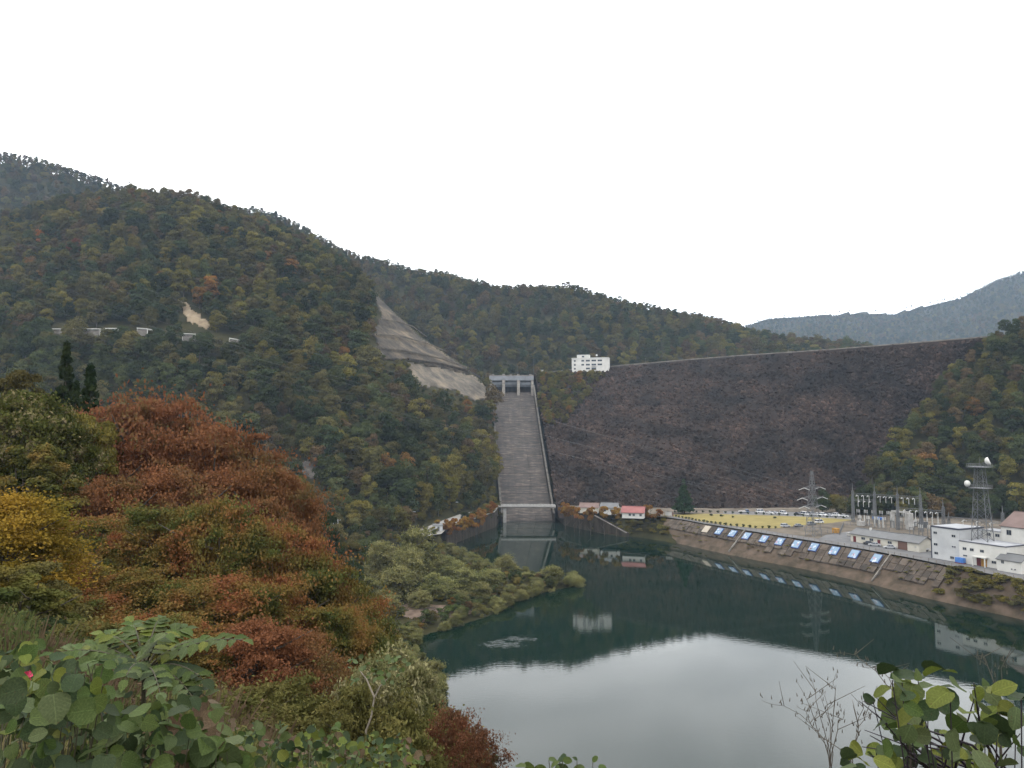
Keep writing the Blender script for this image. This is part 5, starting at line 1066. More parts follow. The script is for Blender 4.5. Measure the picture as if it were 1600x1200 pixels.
def build_masts():
    b = G(1271, 838, 10); r = empty('transmission_pylon', tuple(b), 0.5); tag(r, 'grey lattice power pylon beside the lakeside road', 'pylon')
    br = MB(); legs = lattice(br, 4.6, 0.7, 27.5, 9, 0.125); legs.build('leg_frame', M['steel'], r); br.build('bracing', M['steel'], r)
    for z, w in ((20.5, 5.0), (16.3, 6.2), (12.8, 5.2)):
        for s in (-1, 1):
            MB().bar((s * .6, 0, z + .9), (s * w, 0, z), .16).bar((s * .6, .5, z - .2), (s * w, 0, z), .13).bar((s * .6, -.5, z - .2), (s * w, 0, z), .13).build('cross_arm', M['steel'], r)
            insulator(r, (s * w, 0, z), (s * w - 1.9, 1.2, z - .9), 6, .2); insulator(r, (s * w, 0, z), (s * w + 1.9, -1.2, z - .9), 6, .2)
            c, q = math.cos(.5), math.sin(.5); lx, ly = s * w - 1.9, 1.2; PYLON_TIPS.append(np.array([b[0] + lx * c - ly * q, b[1] + lx * q + ly * c, b[2] + z - .9]))
    # communication mast
    o = G(1457, 871.7, 10) + np.array([0.41, -0.91, 0]) * 14.5 + np.array([0.91, .41, 0]) * 5.5; o[2] = 17.5
    r = empty('communication_mast', tuple(o), RZ + .2); tag(r, 'tall lattice communication mast with two dishes and platforms above the annex', 'mast'); br = MB(); legs = lattice(br, 5.0, 2.3, 25.0, 8, 0.13); legs.build('leg_frame', M['steel'], r); br.build('bracing', M['darksteel'], r)
    for z, w in ((17.5, 2.7), (24.6, 2.9)):
        MB().box(-w, w, -w, w, z, z + .2).build('platform', M['steel'], r)
        mb = MB()
        for a, c in (((-w, -w), (w, -w)), ((w, -w), (w, w)), ((w, w), (-w, w)), ((-w, w), (-w, -w))):
            for zz in (.6, 1.15): mb.bar((*a, z + zz), (*c, z + zz), .08)
            for t in (0, .25, .5, .75): mb.bar((a[0] + (c[0] - a[0]) * t, a[1] + (c[1] - a[1]) * t, z + .2), (a[0] + (c[0] - a[0]) * t, a[1] + (c[1] - a[1]) * t, z + 1.15), .08)
        mb.build('platform_railing', M['steel'], r)
    def dish(c, d, R):
        d = Vector(d).normalized(); mb = MB(); pts = [Vector(c) + d * t for t in (0, .12 * R, .35 * R, .7 * R, 1.0 * R)]; mb.tube(pts, [.12 * R, .5 * R, .85 * R, 1.0 * R, 1.0 * R], 18); mb.build('dish', M['white'], r, True)
        MB().tube([Vector(c) - d * .8, Vector(c)], .12, 6).build('dish_mount', M['darksteel'], r)
    fx = Matrix.Rotation(-(RZ + .2), 3, 'Z')
    dish((.6, 2.6, 26.2), fx @ Vector((.75, -.55, .35)), 1.4); dish((-2.6, -2.2, 19.0), fx @ Vector((-.95, -.3, .12)), 1.05)
    MB().tube([(0, 0, 25), (0, 0, 28)], [.07, .04], 5).build('lightning_rod', M['steel'], r)
    # switchyard gantries
    def gantry(posts, beams, label, ins=True):
        r = empty('switchyard_gantry', tuple(posts[0][0])); tag(r, label, 'gantry', 'switchyard gantries'); o0 = Vector(posts[0][0])
        for p, h in posts:
            br = MB(); lg = lattice(br, 1.15, .75, h * .8, 10, .11); lg.v += []; br.v += []
            allm = MB(); off = Vector(p) - o0
            for src in (lg, br):
                n = len(allm.v); allm.v += [tuple(Vector(q) + off) for q in src.v]; allm.f += [tuple(n + i for i in f) for f in src.f]
            allm.bar(off + Vector((0, 0, h * .8)), off + Vector((0, 0, h)), .3, .08)
            allm.build('lattice_post', M['steel'], r)
        for i, j, z in beams:
            a = Vector(posts[i][0]) - o0 + Vector((0, 0, z)); b = Vector(posts[j][0]) - o0 + Vector((0, 0, z)); mb = MB(); d = b - a; n = max(4, int(d.length / 1.2))
            for dz in (0, .8): mb.bar(a + Vector((0, 0, dz)), b + Vector((0, 0, dz)), .16)
            for k in range(n): mb.bar(a + d * k / n, a + d * (k + 1) / n + Vector((0, 0, .8)), .08)
            mb.build('beam', M['steel'], r)
            if ins:
                for t in (.2, .45, .7):
                    q = a + d * t; s = d.normalized().cross(Vector((0, 0, 1))); insulator(r, q, q + s * 1.9 + Vector((0, 0, -.5)), 5, .2); insulator(r, q - s * .1, q - s * 2.0 + Vector((0, 0, -.5)), 5, .2)
                    insulator(r, q + d.normalized() * .5 + Vector((0, 0, -.3)), q + d.normalized() * .5 + Vector((0, 0, -3.0)), 6, .18)
        return r
    def gpt(px, d): p = P(px, 700, d); p[2] = 10.0; return p
    gantry([(gpt(1330, 366), 19), (gpt(1364, 360), 19), (gpt(1399.5, 352), 18.6), (gpt(1435, 346), 18.6)], [(0, 1, 13.2), (1, 2, 13.2), (2, 3, 13.2)], 'tall switchyard gantry of four lattice posts at the foot of the dam')
    gantry([(gpt(1363, 384), 12), (gpt(1330, 390), 12)], [(0, 1, 8.2)], 'low lattice gantry behind the four post gantry, nearest the car park')
    gantry([(gpt(1436, 330), 13), (gpt(1470, 324), 14.5), (gpt(1399, 336), 11)], [(0, 1, 9.0), (0, 2, 9.2)], 'lower switchyard gantry directly behind the service building')
    gantry([(gpt(1562, 300), 14.5), (gpt(1612, 292), 14.5), (gpt(1478, 318), 10)], [(0, 1, 8.3), (0, 2, 7.2)], 'switchyard gantry behind the communication mast')
    # concrete portal
    a, b = gpt(1391, 344), gpt(1417, 338); r = empty('concrete_portal', tuple(a)); tag(r, 'pale concrete portal frame inside the switchyard', 'portal'); d = Vector(b - a)
    for t, w in ((0, .7), (1, 1.2)): q = d * t; MB().box(q.x - w, q.x + w, q.y - w, q.y + w, 0, 7.2).build('post', M['paleconc'], r)
    MB().bar(Vector((0, 0, 7.6)) - d * .05, d * 1.05 + Vector((0, 0, 7.6)), .8).build('beam', M['paleconc'], r)
    # bushings and cabinets
    rg = random.Random(8)
    sp = [(1367, 815, 'front'), (1374, 816, ''), (1380, 817, ''), (1415, 812, ''), (1422, 815, ''), (1431, 814, ''), (1449, 815, ''), (1457, 815, ''), (1466, 814, ''), (1344, 811, ''), (1351, 812, ''), (1358, 813, '')]
    for i, (px, py, _) in enumerate(sp):
        p = G(px, py + 8, 10); r = empty('bushing_column', tuple(p)); tag(r, ('first', 'second', 'third', 'fourth', 'fifth', 'sixth', 'seventh', 'eighth', 'ninth', 'tenth', 'eleventh', 'twelfth')[sorted(range(12), key=lambda q: sp[q][0]).index(i)] + ' white insulator column in the switchyard counted from the pylon side', 'insulator', 'insulator columns in the switchyard')
        MB().box(-.35, .35, -.35, .35, 0, 1.6).build('plinth', M['paleconc'], r); insulator(r, (0, 0, 1.6), (0, 0, 4.4), 7, .32, 'insulator_stack')
    for i, (px, py, w, h, c, lab) in enumerate(((1345, 822, 3, 2.2, 'paleconc', 'pale switch cabinet at the yard corner beside the service building'), (1425, 822, 3.5, 2.4, 'stucco', 'white transformer cabinet behind the service building'), (1442, 824, 4, 2.6, 'darksteel', 'dark transformer tank behind the garage'), (1306, 833, 2.4, 2.0, 'ochre', 'small yellow machine on the gravel yard'), (1372, 812, 5, 1.2, 'blue', 'blue tarp heap in the switchyard'), (1330, 838, 3, 1.4, 'paleconc', 'pale block beside the service building end'))):
        p = G(px, py, 10); r = empty('yard_cabinet', tuple(p), RZ); tag(r, lab, 'cabinet'); MB().box(-w / 2, w / 2, -.9, .9, .15, h).build('housing', M[c], r); MB().box(-w / 2 + .1, w / 2 - .1, -.8, .8, 0, .149).build('plinth', M['concrete'], r); MB().box(-w / 2 - .1, w / 2 + .1, -1.0, 1.0, h + .002, h + .12).build('lid', M[c], r)
    n_ord = ('first', 'second', 'third', 'fourth', 'fifth', 'sixth', 'seventh', 'eighth')
    for row, (d, x0, x1, hh, where) in enumerate(((352, 1340, 1428, 3.2, 'front row behind the fence'), (372, 1338, 1420, 4.0, 'back row at the foot of the dam'), (318, 1420, 1476, 3.4, 'short row behind the white hall'))):
        for k in range(8 if row < 2 else 5):
            p = gpt(x0 + (x1 - x0) * k / (7 if row < 2 else 4), d - k * 2.2); r = empty('support_stand', tuple(p), RZ); tag(r, f'{n_ord[k]} steel insulator stand of the {where}', 'insulator stand', 'insulator stands in the switchyard')
            MB().bar((-.9, 0, 0), (-.9, 0, hh), .22).bar((.9, 0, 0), (.9, 0, hh), .22).bar((-1.1, 0, hh), (1.1, 0, hh), .22).build('steel_frame', M['steel'], r)
            for x in (-.8, 0, .8): insulator(r, (x, 0, hh + .1), (x, 0, hh + 1.5), 4, .2)
    # yard fence
    def fence(pts, label, h=1.8, every=2.5, mat='steel', rails=(0.5, 1.1, 1.75), name='wire_fence'):
        pts = [Vector(p) for p in pts]; r = empty(name, tuple(pts[0])); tag(r, label, 'fence'); o0 = pts[0]; pm = MB().box(-.06, .06, -.06, .06, 0, h).mesh('fence_post', M[mat])
        for a, b in zip(pts[:-1], pts[1:]):
            n = max(1, int((b - a).length / every))
            for k in range(n + 1): q = link('fence_post', pm, r); q.location = a + (b - a) * k / n - o0
        for zz in rails:
            mb = MB()
            for a, b in zip(pts[:-1], pts[1:]): mb.bar(a - o0 + Vector((0, 0, zz)), b - o0 + Vector((0, 0, zz)), .05)
            mb.build('rail', M[mat], r)
    fence([G(*p, 10) for p in ((1318, 822), (1340, 820), (1390, 830))], 'wire fence along the switchyard edge behind the service building')
    fence([G(*p, 10) for p in ((1240, 827), (1275, 832), (1312, 836), (1318, 822))], 'wire fence round the gravel yard at the pylon')
    M['rail'] = surf('weathered_rail', (0.24, 0.20, 0.16), rough=0.7)
    # railing on the bank
    pts = [np.array([*t, 10.0]) for t in TOP_R[:-1]]; s = param(pts, np.linspace(0, 1, 24)); fence([tuple(q) for q in s], 'long weathered metal railing along the top of the lined bank', 1.15, 2.4, 'rail', (.45, .8, 1.1), 'railing')
    # wires
    ends = [P(-260, 300, 560), P(-260, 325, 575), P(-260, 350, 590)]
    lines = [(PYLON_TIPS[0], P(-250, 255, 560)), (PYLON_TIPS[1], P(-250, 285, 575)), (PYLON_TIPS[2], P(-250, 312, 590)), (PYLON_TIPS[3], P(-250, 335, 545)), (PYLON_TIPS[4], P(-250, 360, 560)), (PYLON_TIPS[5], P(-250, 385, 575))]
    for i, (a, b) in enumerate(lines):
        pts = []
        for t in np.linspace(0, 1, 40): q = a * (1 - t) + b * t; q[2] -= 26 * 4 * t * (1 - t) * .5; pts.append(q)
        o = MB().tube([q - a for q in pts], .026, 4).build('power_line', M['wire']); o.location = a; tag(o, ('top', 'second', 'third', 'fourth', 'fifth', 'lowest')[i] + ' power line strung from the pylon across to the left hill', 'power line', 'power lines over the lake')
build_masts()

# ------------------------------------------------------------------ vehicles
CARPAINT = {c: surf('car_paint_' + c, v, rough=0.3, spec=0.5) for c, v in (('white', (0.72, 0.72, 0.72)), ('silver', (0.42, 0.43, 0.45)), ('black', (0.02, 0.02, 0.025)), ('grey', (0.16, 0.17, 0.18)), ('blue', (0.12, 0.17, 0.26)))}
M['lamp'] = surf('headlamp', (0.7, 0.7, 0.65), rough=0.2); M['tail'] = surf('tail_lamp', (0.3, 0.02, 0.02), rough=0.3)
CARLIB = {}
def car_meshes(kind):
    L, W, H, hood, boot, belt = {'car': (4.5, 1.72, 1.46, 1.15, .75, .85), 'hatch': (3.8, 1.65, 1.5, .8, .25, .88), 'van': (4.6, 1.75, 1.95, .55, .12, 1.0), 'suv': (4.6, 1.8, 1.75, 1.1, .2, .98)}[kind]
    w = W / 2; b = MB()
    sec = [(-L / 2, .35, belt - .15), (-L / 2 + .12, .22, belt), (-L / 2 + boot, .22, belt + .05), (0, .2, belt + .04), (L / 2 - hood, .22, belt), (L / 2 - .15, .24, belt - .18), (L / 2, .38, belt - .32)]
    n0 = 0
    for x, z0, z1 in sec:
        k = .93 if abs(x) > L / 2 - .05 else 1.0; b.v += [(x, -w * k * .95, z0), (x, -w * k, (z0 + z1) / 2), (x, -w * k * .95, z1), (x, w * k * .95, z1), (x, w * k, (z0 + z1) / 2), (x, w * k * .95, z0)]
    for i in range(len(sec) - 1):
        for j in range(6): j2 = (j + 1) % 6; b.f.append((i * 6 + j, (i + 1) * 6 + j, (i + 1) * 6 + j2, i * 6 + j2))
    b.f.append(tuple(range(6))); e = (len(sec) - 1) * 6; b.f.append(tuple(e + j for j in reversed(range(6))))
    x0, x1 = -L / 2 + boot, L / 2 - hood; r0, r1 = x0 + (.55 if kind == 'car' else .2), x1 - (.75 if kind != 'van' else .5)
    g = MB().hexa([(x0, -w * .92, belt), (x1, -w * .92, belt), (x1, w * .92, belt), (x0, w * .92, belt), (r0, -w * .76, H - .05), (r1, -w * .76, H - .05), (r1, w * .76, H - .05), (r0, w * .76, H - .05)])
    rf = MB().hexa([(r0 - .06, -w * .79, H - .07), (r1 + .08, -w * .79, H - .07), (r1 + .08, w * .79, H - .07), (r0 - .06, w * .79, H - .07), (r0 + .1, -w * .7, H), (r1 - .1, -w * .7, H), (r1 - .1, w * .7, H), (r0 + .1, w * .7, H)])
    for px_ in (x0 + (r0 - x0) * .5, (r0 + r1) / 2, x1 - (x1 - r1) * .5): pass
    for s in (-1, 1):
        for xa, xb in ((x0 + .05, r0), ((x0 + x1) / 2, (r0 + r1) / 2), (x1 - .05, r1)): rf.bar((xa, s * w * .93, belt), (xb, s * w * .775, H - .05), .09)
    return L, w, b, g, rf
def build_vehicles():
    for kind in ('car', 'hatch', 'van', 'suv'):
        L, w, b, g, rf = car_meshes(kind); CARLIB[kind] = (L, w, {c: b.mesh('body', m) for c, m in CARPAINT.items()}, g.mesh('windows', M['glass']), {c: rf.mesh('roof', m) for c, m in CARPAINT.items()})
    wheel = MB().tube([(0, -.1, 0), (0, .1, 0)], .31, 14).mesh('wheel', M['tyre']); hub = MB().tube([(0, -.115, 0), (0, .115, 0)], .17, 10).mesh('rim', M['steel']); hl = MB().box(-.03, .03, -.18, .18, -.07, .07).mesh('headlight', M['lamp']); tl = MB().box(-.03, .03, -.12, .12, -.1, .1).mesh('tail_light', M['tail'])
    def put(kind, col, px, py, rz, label, z=10.02):
        L, w, body, win, roof = CARLIB[kind]; p = G(px, py, z); r = empty('parked_car' if kind != 'van' else 'parked_van', tuple(p), rz); tag(r, label, 'car' if kind != 'van' else 'van', 'vehicles by the dam')
        link('body', body[col], r); link('windows', win, r); link('roof', roof[col], r)
        for sx in (-1, 1):
            for sy in (-1, 1):
                q = link('wheel', wheel, r); q.location = (sx * L * .31, sy * (w - .1), .31); link('rim', hub, q)
        for sy in (-1, 1): q = link('headlight', hl, r); q.location = (L / 2 - .03, sy * w * .65, .68); q = link('tail_light', tl, r); q.location = (-L / 2 + .03, sy * w * .7, .75)
    up = math.pi / 2; V = 'in the car park at the foot of the dam'
    rows = [('van', 'white', 1188, 801, .2, 'white van beside the flatbed truck in the car park'), ('car', 'white', 1203, 803, -1.2, 'white car third in the car park row after the flatbed truck'), ('car', 'silver', 1211, 803, -1.2, 'silver car fourth in the car park row after the flatbed truck'), ('van', 'white', 1224, 803.5, -1.3, 'white box van standing alone in the middle of the car park'), ('car', 'black', 1247, 804.5, -1.2, 'black car at the start of the dense parked row'), ('van', 'white', 1257, 805, -1.2, 'white van next to the black car in the dense row'), ('suv', 'silver', 1267, 805, -1.2, 'silver tall car third in the dense row'), ('car', 'white', 1278, 805.5, -1.2, 'white car fourth in the dense row'), ('suv', 'white', 1286, 806, -1.2, 'white tall car fifth in the dense row'), ('car', 'silver', 1296, 806.5, -1.2, 'silver car sixth in the dense row'), ('suv', 'white', 1307, 806.5, -1.2, 'white tall car seventh in the dense row'), ('car', 'white', 1319, 807.5, -.7, 'white car last in the dense row towards the switchyard'),
            ('suv', 'silver', 1227, 823.5, .35, 'silver station wagon at the near corner of the lawn'), ('car', 'grey', 1248, 823, .3, 'grey car behind the station wagon at the lawn corner'), ('suv', 'grey', 1268, 820.5, .5, 'grey tall car behind the pylon'), ('van', 'white', 1280, 817.5, .4, 'white van behind the pylon beside the lawn end'),
            ('car', 'black', 1358.5, 851, -.35, 'black car half hidden in front of the service building'), ('car', 'silver', 1366.5, 853, -.4 + math.pi, 'silver sedan in front of the service building'), ('car', 'silver', 1390.5, 857, -.35 + math.pi, 'silver car before the brown garage door'),]
    for a in rows: put(*a)
    def truck(px, py, rz, cab, bed, label):
        p = G(px, py, 10.02); r = empty('flatbed_truck', tuple(p), rz); tag(r, label, 'truck', 'vehicles by the dam')
        c = MB(); c.hexa([(1.2, -.85, .5), (2.9, -.85, .5), (2.9, .85, .5), (1.2, .85, .5), (1.2, -.82, 1.15), (2.85, -.82, 1.15), (2.85, .82, 1.15), (1.2, .82, 1.15)]); c.hexa([(1.2, -.82, 1.6), (2.5, -.8, 1.72), (2.5, .8, 1.72), (1.2, .82, 1.6), (1.25, -.76, 2.0), (2.35, -.74, 2.0), (2.35, .74, 2.0), (1.25, .76, 2.0)]); c.build('cab', cab, r)
        MB().hexa([(1.25, -.8, 1.152), (2.82, -.8, 1.152), (2.82, .8, 1.152), (1.25, .8, 1.152), (1.25, -.77, 1.7), (2.52, -.77, 1.7), (2.52, .77, 1.7), (1.25, .77, 1.7)]).build('windows', M['glass'], r)
        b = MB().box(-2.6, 1.1, -.9, .9, .72, .86); b.box(-2.6, 1.1, -.9, -.84, .86, 1.2).box(-2.6, 1.1, .84, .9, .86, 1.2).box(-2.6, -2.54, -.83, .83, .86, 1.2); b.build('bed', bed, r); MB().box(-2.4, 2.6, -.4, .4, .42, .68).build('chassis', M['darksteel'], r)
        for x in (-1.6, 2.0):
            for s in (-1, 1): q = link('wheel', wheel, r); q.location = (x, s * .8, .31); link('rim', hub, q)
    truck(1440, 861, -.35 + math.pi, CARPAINT['white'], CARPAINT['white'], 'white flatbed truck parked before the garage')
    truck(1162, 801.5, .12, CARPAINT['blue'], CARPAINT['white'], 'flatbed truck with blue grey cab at the far end of the car park')
build_vehicles()

# ------------------------------------------------------------------ lawn shrubs, lamps, left road and hill road
M['roadpale'] = surf('pale_road', (0.20, 0.19, 0.175), (0.28, 0.265, 0.24), 0.3, 0.9)
def build_details():
    tree_lib('ball', 395, 1.3, 1.5, 9, 260, 0.22, FOL['conifer'], 'round', 0.9, 0.4, 1.2, 0.0, 0.3, 0.0, 0.05, 2); cm, tm, h0, w0 = TREE_LIB['ball']; rg = random.Random(4)
    for pts, n, lab, grp in ((((1033, 801.5), (1100, 800.8), (1180, 803.8), (1260, 807), (1332, 811)), 26, 'dark ball shrub along the car park', 'ball shrubs along the car park'), (((1056, 808), (1090, 814.5), (1130, 821), (1180, 825.3), (1212, 825.8)), 22, 'dark ball shrub along the shore road', 'ball shrubs along the shore road')):
        q = polyline([G(*p, 10.0) for p in pts], np.linspace(0, 1, n))
        for k, p in enumerate(q):
            o = empty('ball_shrub', tuple(p), rg.random() * 6); s = rg.uniform(.85, 1.15); o.scale = (s, s, s); tag(o, f'{nth(k)} {lab}, counted from the fir', 'shrub', grp); link('crown', cm, o); link('trunk', tm, o)
    for i, (px, py, w, lab) in enumerate(((1112, 806, 1.6, 'flat dark shrub on the lawn nearest the fir'), (1128, 807, 2.2, 'larger dark shrub in the middle of the lawn'), (1145, 809, 1.2, 'small dark shrub on the lawn towards the pylon'), (1210, 810, 1.5, 'dark shrub at the pylon end of the lawn'))):
        o = empty('lawn_shrub', tuple(G(px, py, 10)), i); o.scale = (w, w * .6, .8); tag(o, lab, 'shrub', 'shrubs on the lawn'); link('crown', cm, o); link('trunk', tm, o)
    # left lakeside road with its wall
    z = 8.3; rd = [G(*p, z) for p in ((636, 834), (662, 825), (692, 813), (720, 803), (748, 793), (772, 788), (784, 789), (784, 792), (768, 794), (752, 801), (728, 812), (700, 824), (690, 834), (640, 842))]
    o = MB().quad(*[(p[0], p[1], z + .02) for p in rd]).build('lakeside_road', M['roadpale']); tag(o, kind='structure')
    w = empty('retaining_wall', tuple(G(640, 838, z) * np.array([1, 1, 0]))); tag(w, 'brown sloping retaining wall under the orange trees by the basin', 'wall'); b0 = np.array(w.location); ln = [np.array((-47., 352.)), np.array((-33.5, 356.)), np.array((-23.0, 390.)), np.array((-12, 427.))]
    mb = MB()
    for a, b in zip(ln[:-1], ln[1:]):
        d = (b - a) / np.linalg.norm(b - a); n = np.array([-d[1], d[0]]); A = [(*(a - n * 0), -1), (*(b - n * 0), -1), (*(b + n * 5), -1), (*(a + n * 5), -1)]; B = [(*(a + n * 2.4), 8.2), (*(b + n * 2.4), 8.2), (*(b + n * 5), 8.2), (*(a + n * 5), 8.2)]; mb.hexa([np.array(q) - b0 for q in A + B])
    mb.build('wall_body', M['bank'], w)
    s = empty('lakeside_shed', tuple(G(684, 829, 8.3)), .3); tag(s, 'small grey shed beside the lakeside road', 'shed'); MB().box(-2, 2, -1.5, 1.5, 0, 2.4).build('wall', M['stucco'], s); MB().hexa([(-2.3, -1.8, 2.4), (2.3, -1.8, 2.4), (2.3, 1.8, 2.4), (-2.3, 1.8, 2.4), (-2.3, -1.8, 2.55), (2.3, -1.8, 2.55), (2.3, 1.8, 3.0), (-2.3, 1.8, 3.0)]).build('roof', M['roofgrey'], s); MB().box(-.5, .5, -1.56, -1.49, 0, 2).build('door', M['darksteel'], s)
    for i, (px, py) in enumerate(((685, 799.5), (714, 790), (736, 788), (741, 783), (647, 810))):
        d = (400, 420, 432, 440, 385)[i]; t = P(px, py, d); g = max(ground(t[0], t[1]), 6); r = empty('road_lamp', (t[0], t[1], g)); tag(r, ('road lamp with white head above the orange trees', 'road lamp with white head in the middle of the lakeside road', 'road lamp with white head near the upper road bend', 'road lamp with white head closest to the spillway', 'road lamp with white head at the lower end of the lakeside road')[i], 'lamp post', 'lamps along the lakeside road')
        h = max(t[2] - g, 3.5); MB().tube([(0, 0, -.5), (0, 0, h)], [.1, .07], 6).build('pole', M['steel'], r); MB().box(-.7, .7, -.3, .3, h, h + .35).build('lamp_head', M['insul'], r)
    # two utility poles and a fence below the hill
    for i, (px, lab) in enumerate(((521, 'utility pole with cross arm standing left of its twin'), (528, 'utility pole with cross arm standing right of its twin'))):
        t = P(px, 811, 330); g = ground(t[0], t[1]); r = empty('utility_pole', (t[0], t[1], g)); tag(r, lab, 'utility pole', 'utility poles on the low shore'); h = t[2] - g; MB().tube([(0, 0, -.5), (0, 0, h)], [.2, .14], 8).build('pole', M['paleconc'], r); MB().bar((-1.2, 0, h - .6), (1.2, 0, h - .6), .16).build('cross_arm', M['steel'], r)
        for x in (-1, 0, 1): insulator(r, (x, 0, h - .5), (x, 0, h - .05), 2, .1)
    # white snow sheds / guard structures of the hill road
    def shed(pa, pb, label, hh=1.7):
        a, b = hit(*pa, 300, 800), hit(*pb, 300, 800)
        if a is None or b is None: return
        a = a - np.array([0, 6, 0]); b = b - np.array([0, 6, 0]); a[2] += .5; b[2] += .5
        r = empty('snow_shed', tuple(a)); tag(r, label, 'snow shed', 'snow sheds of the hill road'); d = Vector(b - a); n = max(2, int(d.length / 5)); nn = Vector((d.y, -d.x, 0)).normalized()
        MB().hexa([Vector((0, 0, hh)) + nn * 1, d + Vector((0, 0, hh)) + nn * 1, d + Vector((0, 0, hh)) - nn * 6, Vector((0, 0, hh)) - nn * 6, Vector((0, 0, hh + 0.5)) + nn * 1, d + Vector((0, 0, hh + 0.5)) + nn * 1, d + Vector((0, 0, hh + 0.9)) - nn * 6, Vector((0, 0, hh + 0.9)) - nn * 6]).build('roof', M['white'], r)
        for k in range(n + 1): q = d * k / n; MB().bar(q + Vector((0, 0, -3)), q + Vector((0, 0, hh)), .55).build('pillar', M['white'], r)
        MB().hexa([Vector((0, 0, -3)) + nn * .4, d + Vector((0, 0, -3)) + nn * .4, d + Vector((0, 0, -3)), Vector((0, 0, -3)), Vector((0, 0, 1.0)) + nn * .4, d + Vector((0, 0, 1.0)) + nn * .4, d + Vector((0, 0, 1.0)), Vector((0, 0, 1.0))]).build('guard_wall', M['concrete'], r)
    shed((90, 522), (164, 522), 'long white snow shed at the left end of the hill road'); shed((170, 521), (192, 521), 'short white snow shed next to the long one', 1.6); shed((222, 520), (237, 521), 'tiny white snow shed section in the middle of the hill road', 1.4); shed((292, 529), (312, 530), 'white snow shed below the sandy scar', 1.6); shed((364, 536), (388, 540), 'white snow shed at the right end of the hill road', 1.6)
build_details()
# ------------------------------------------------------------------ undergrowth and foreground plants
def leaf_mat(name, c1, c2, back=0.3, sc=14.0, hue=0.015, var=0.2):
    m = bpy.data.materials.new(name); m.use_nodes = True; nt = m.node_tree; N, L = nt.nodes, nt.links; b = N['Principled BSDF']; out = N['Material Output']
    tc = N.new("ShaderNodeTexCoord"); nz = N.new("ShaderNodeTexNoise"); nz.inputs['Scale'].default_value = sc; nz.inputs['Detail'].default_value = 3; oi = N.new("ShaderNodeObjectInfo")
    L.new(tc.outputs['Object'], nz.inputs['Vector']); cr = N.new("ShaderNodeValToRGB"); e = cr.color_ramp.elements; e[0].position = .3; e[0].color = (*c1, 1); e[1].position = .7; e[1].color = (*c2, 1); L.new(nz.outputs['Fac'], cr.inputs[0])
    hs = N.new("ShaderNodeHueSaturation"); mv = N.new("ShaderNodeMapRange"); mv.inputs['To Min'].default_value = 1 - var; mv.inputs['To Max'].default_value = 1 + var; L.new(oi.outputs['Random'], mv.inputs[0]); L.new(mv.outputs[0], hs.inputs['Value'])
    f1 = N.new("ShaderNodeMath"); f1.operation = 'MULTIPLY'; f1.inputs[1].default_value = 17.3; L.new(oi.outputs['Random'], f1.inputs[0]); f2 = N.new("ShaderNodeMath"); f2.operation = 'FRACT'; L.new(f1.outputs[0], f2.inputs[0])
    mh = N.new("ShaderNodeMapRange"); mh.inputs['To Min'].default_value = .5 - hue; mh.inputs['To Max'].default_value = .5 + hue; L.new(f2.outputs[0], mh.inputs[0]); L.new(mh.outputs[0], hs.inputs['Hue']); L.new(cr.outputs[0], hs.inputs['Color'])
    sx = N.new("ShaderNodeSeparateXYZ"); L.new(tc.outputs['Object'], sx.inputs[0]); ab = N.new("ShaderNodeMath"); ab.operation = 'ABSOLUTE'; L.new(sx.outputs[0], ab.inputs[0])
    rib = N.new("ShaderNodeMapRange"); rib.inputs['From Min'].default_value = .03; rib.inputs['From Max'].default_value = .008; L.new(ab.outputs[0], rib.inputs[0])
    la = N.new("ShaderNodeMath"); la.operation = 'MULTIPLY_ADD'; L.new(ab.outputs[0], la.inputs[0]); la.inputs[1].default_value = -.75; L.new(sx.outputs[1], la.inputs[2]); lm = N.new("ShaderNodeMath"); lm.operation = 'PINGPONG'; lm.inputs[1].default_value = .065; L.new(la.outputs[0], lm.inputs[0]); lv = N.new("ShaderNodeMapRange"); lv.inputs['From Min'].default_value = .012; lv.inputs['From Max'].default_value = .004; lv.inputs['To Max'].default_value = .6; L.new(lm.outputs[0], lv.inputs[0])
    vm = N.new("ShaderNodeMath"); vm.operation = 'MAXIMUM'; L.new(rib.outputs[0], vm.inputs[0]); L.new(lv.outputs[0], vm.inputs[1]); v2 = N.new("ShaderNodeMath"); v2.operation = 'MULTIPLY_ADD'; L.new(vm.outputs[0], v2.inputs[0]); v2.inputs[1].default_value = .45; v2.inputs[2].default_value = 1.0
    hv = N.new("ShaderNodeHueSaturation"); L.new(hs.outputs[0], hv.inputs['Color']); L.new(v2.outputs[0], hv.inputs['Value']); hs = hv
    ns = N.new('ShaderNodeTexNoise'); ns.inputs['Scale'].default_value = 9.0; ns.inputs['Detail'].default_value = 2; ns.noise_dimensions = '4D'; L.new(tc.outputs['Object'], ns.inputs['Vector']); L.new(f1.outputs[0], ns.inputs['W']); sp_ = N.new('ShaderNodeMapRange'); sp_.inputs['From Min'].default_value = .68; sp_.inputs['From Max'].default_value = .74; L.new(ns.outputs['Fac'], sp_.inputs[0]); mxs = N.new('ShaderNodeMix'); mxs.data_type = 'RGBA'; L.new(sp_.outputs[0], mxs.inputs['Factor']); L.new(hs.outputs[0], mxs.inputs['A']); mxs.inputs['B'].default_value = (.07, .045, .02, 1)
    L.new(mxs.outputs['Result'], b.inputs['Base Color']); b.inputs['Roughness'].default_value = .6; b.inputs['Specular IOR Level'].default_value = .12
    tr = N.new("ShaderNodeBsdfTranslucent"); L.new(mxs.outputs['Result'], tr.inputs[0]); mx = N.new("ShaderNodeMixShader"); mx.inputs[0].default_value = back; L.new(b.outputs[0], mx.inputs[1]); L.new(tr.outputs[0], mx.inputs[2]); L.new(mx.outputs[0], out.inputs[0]); return m
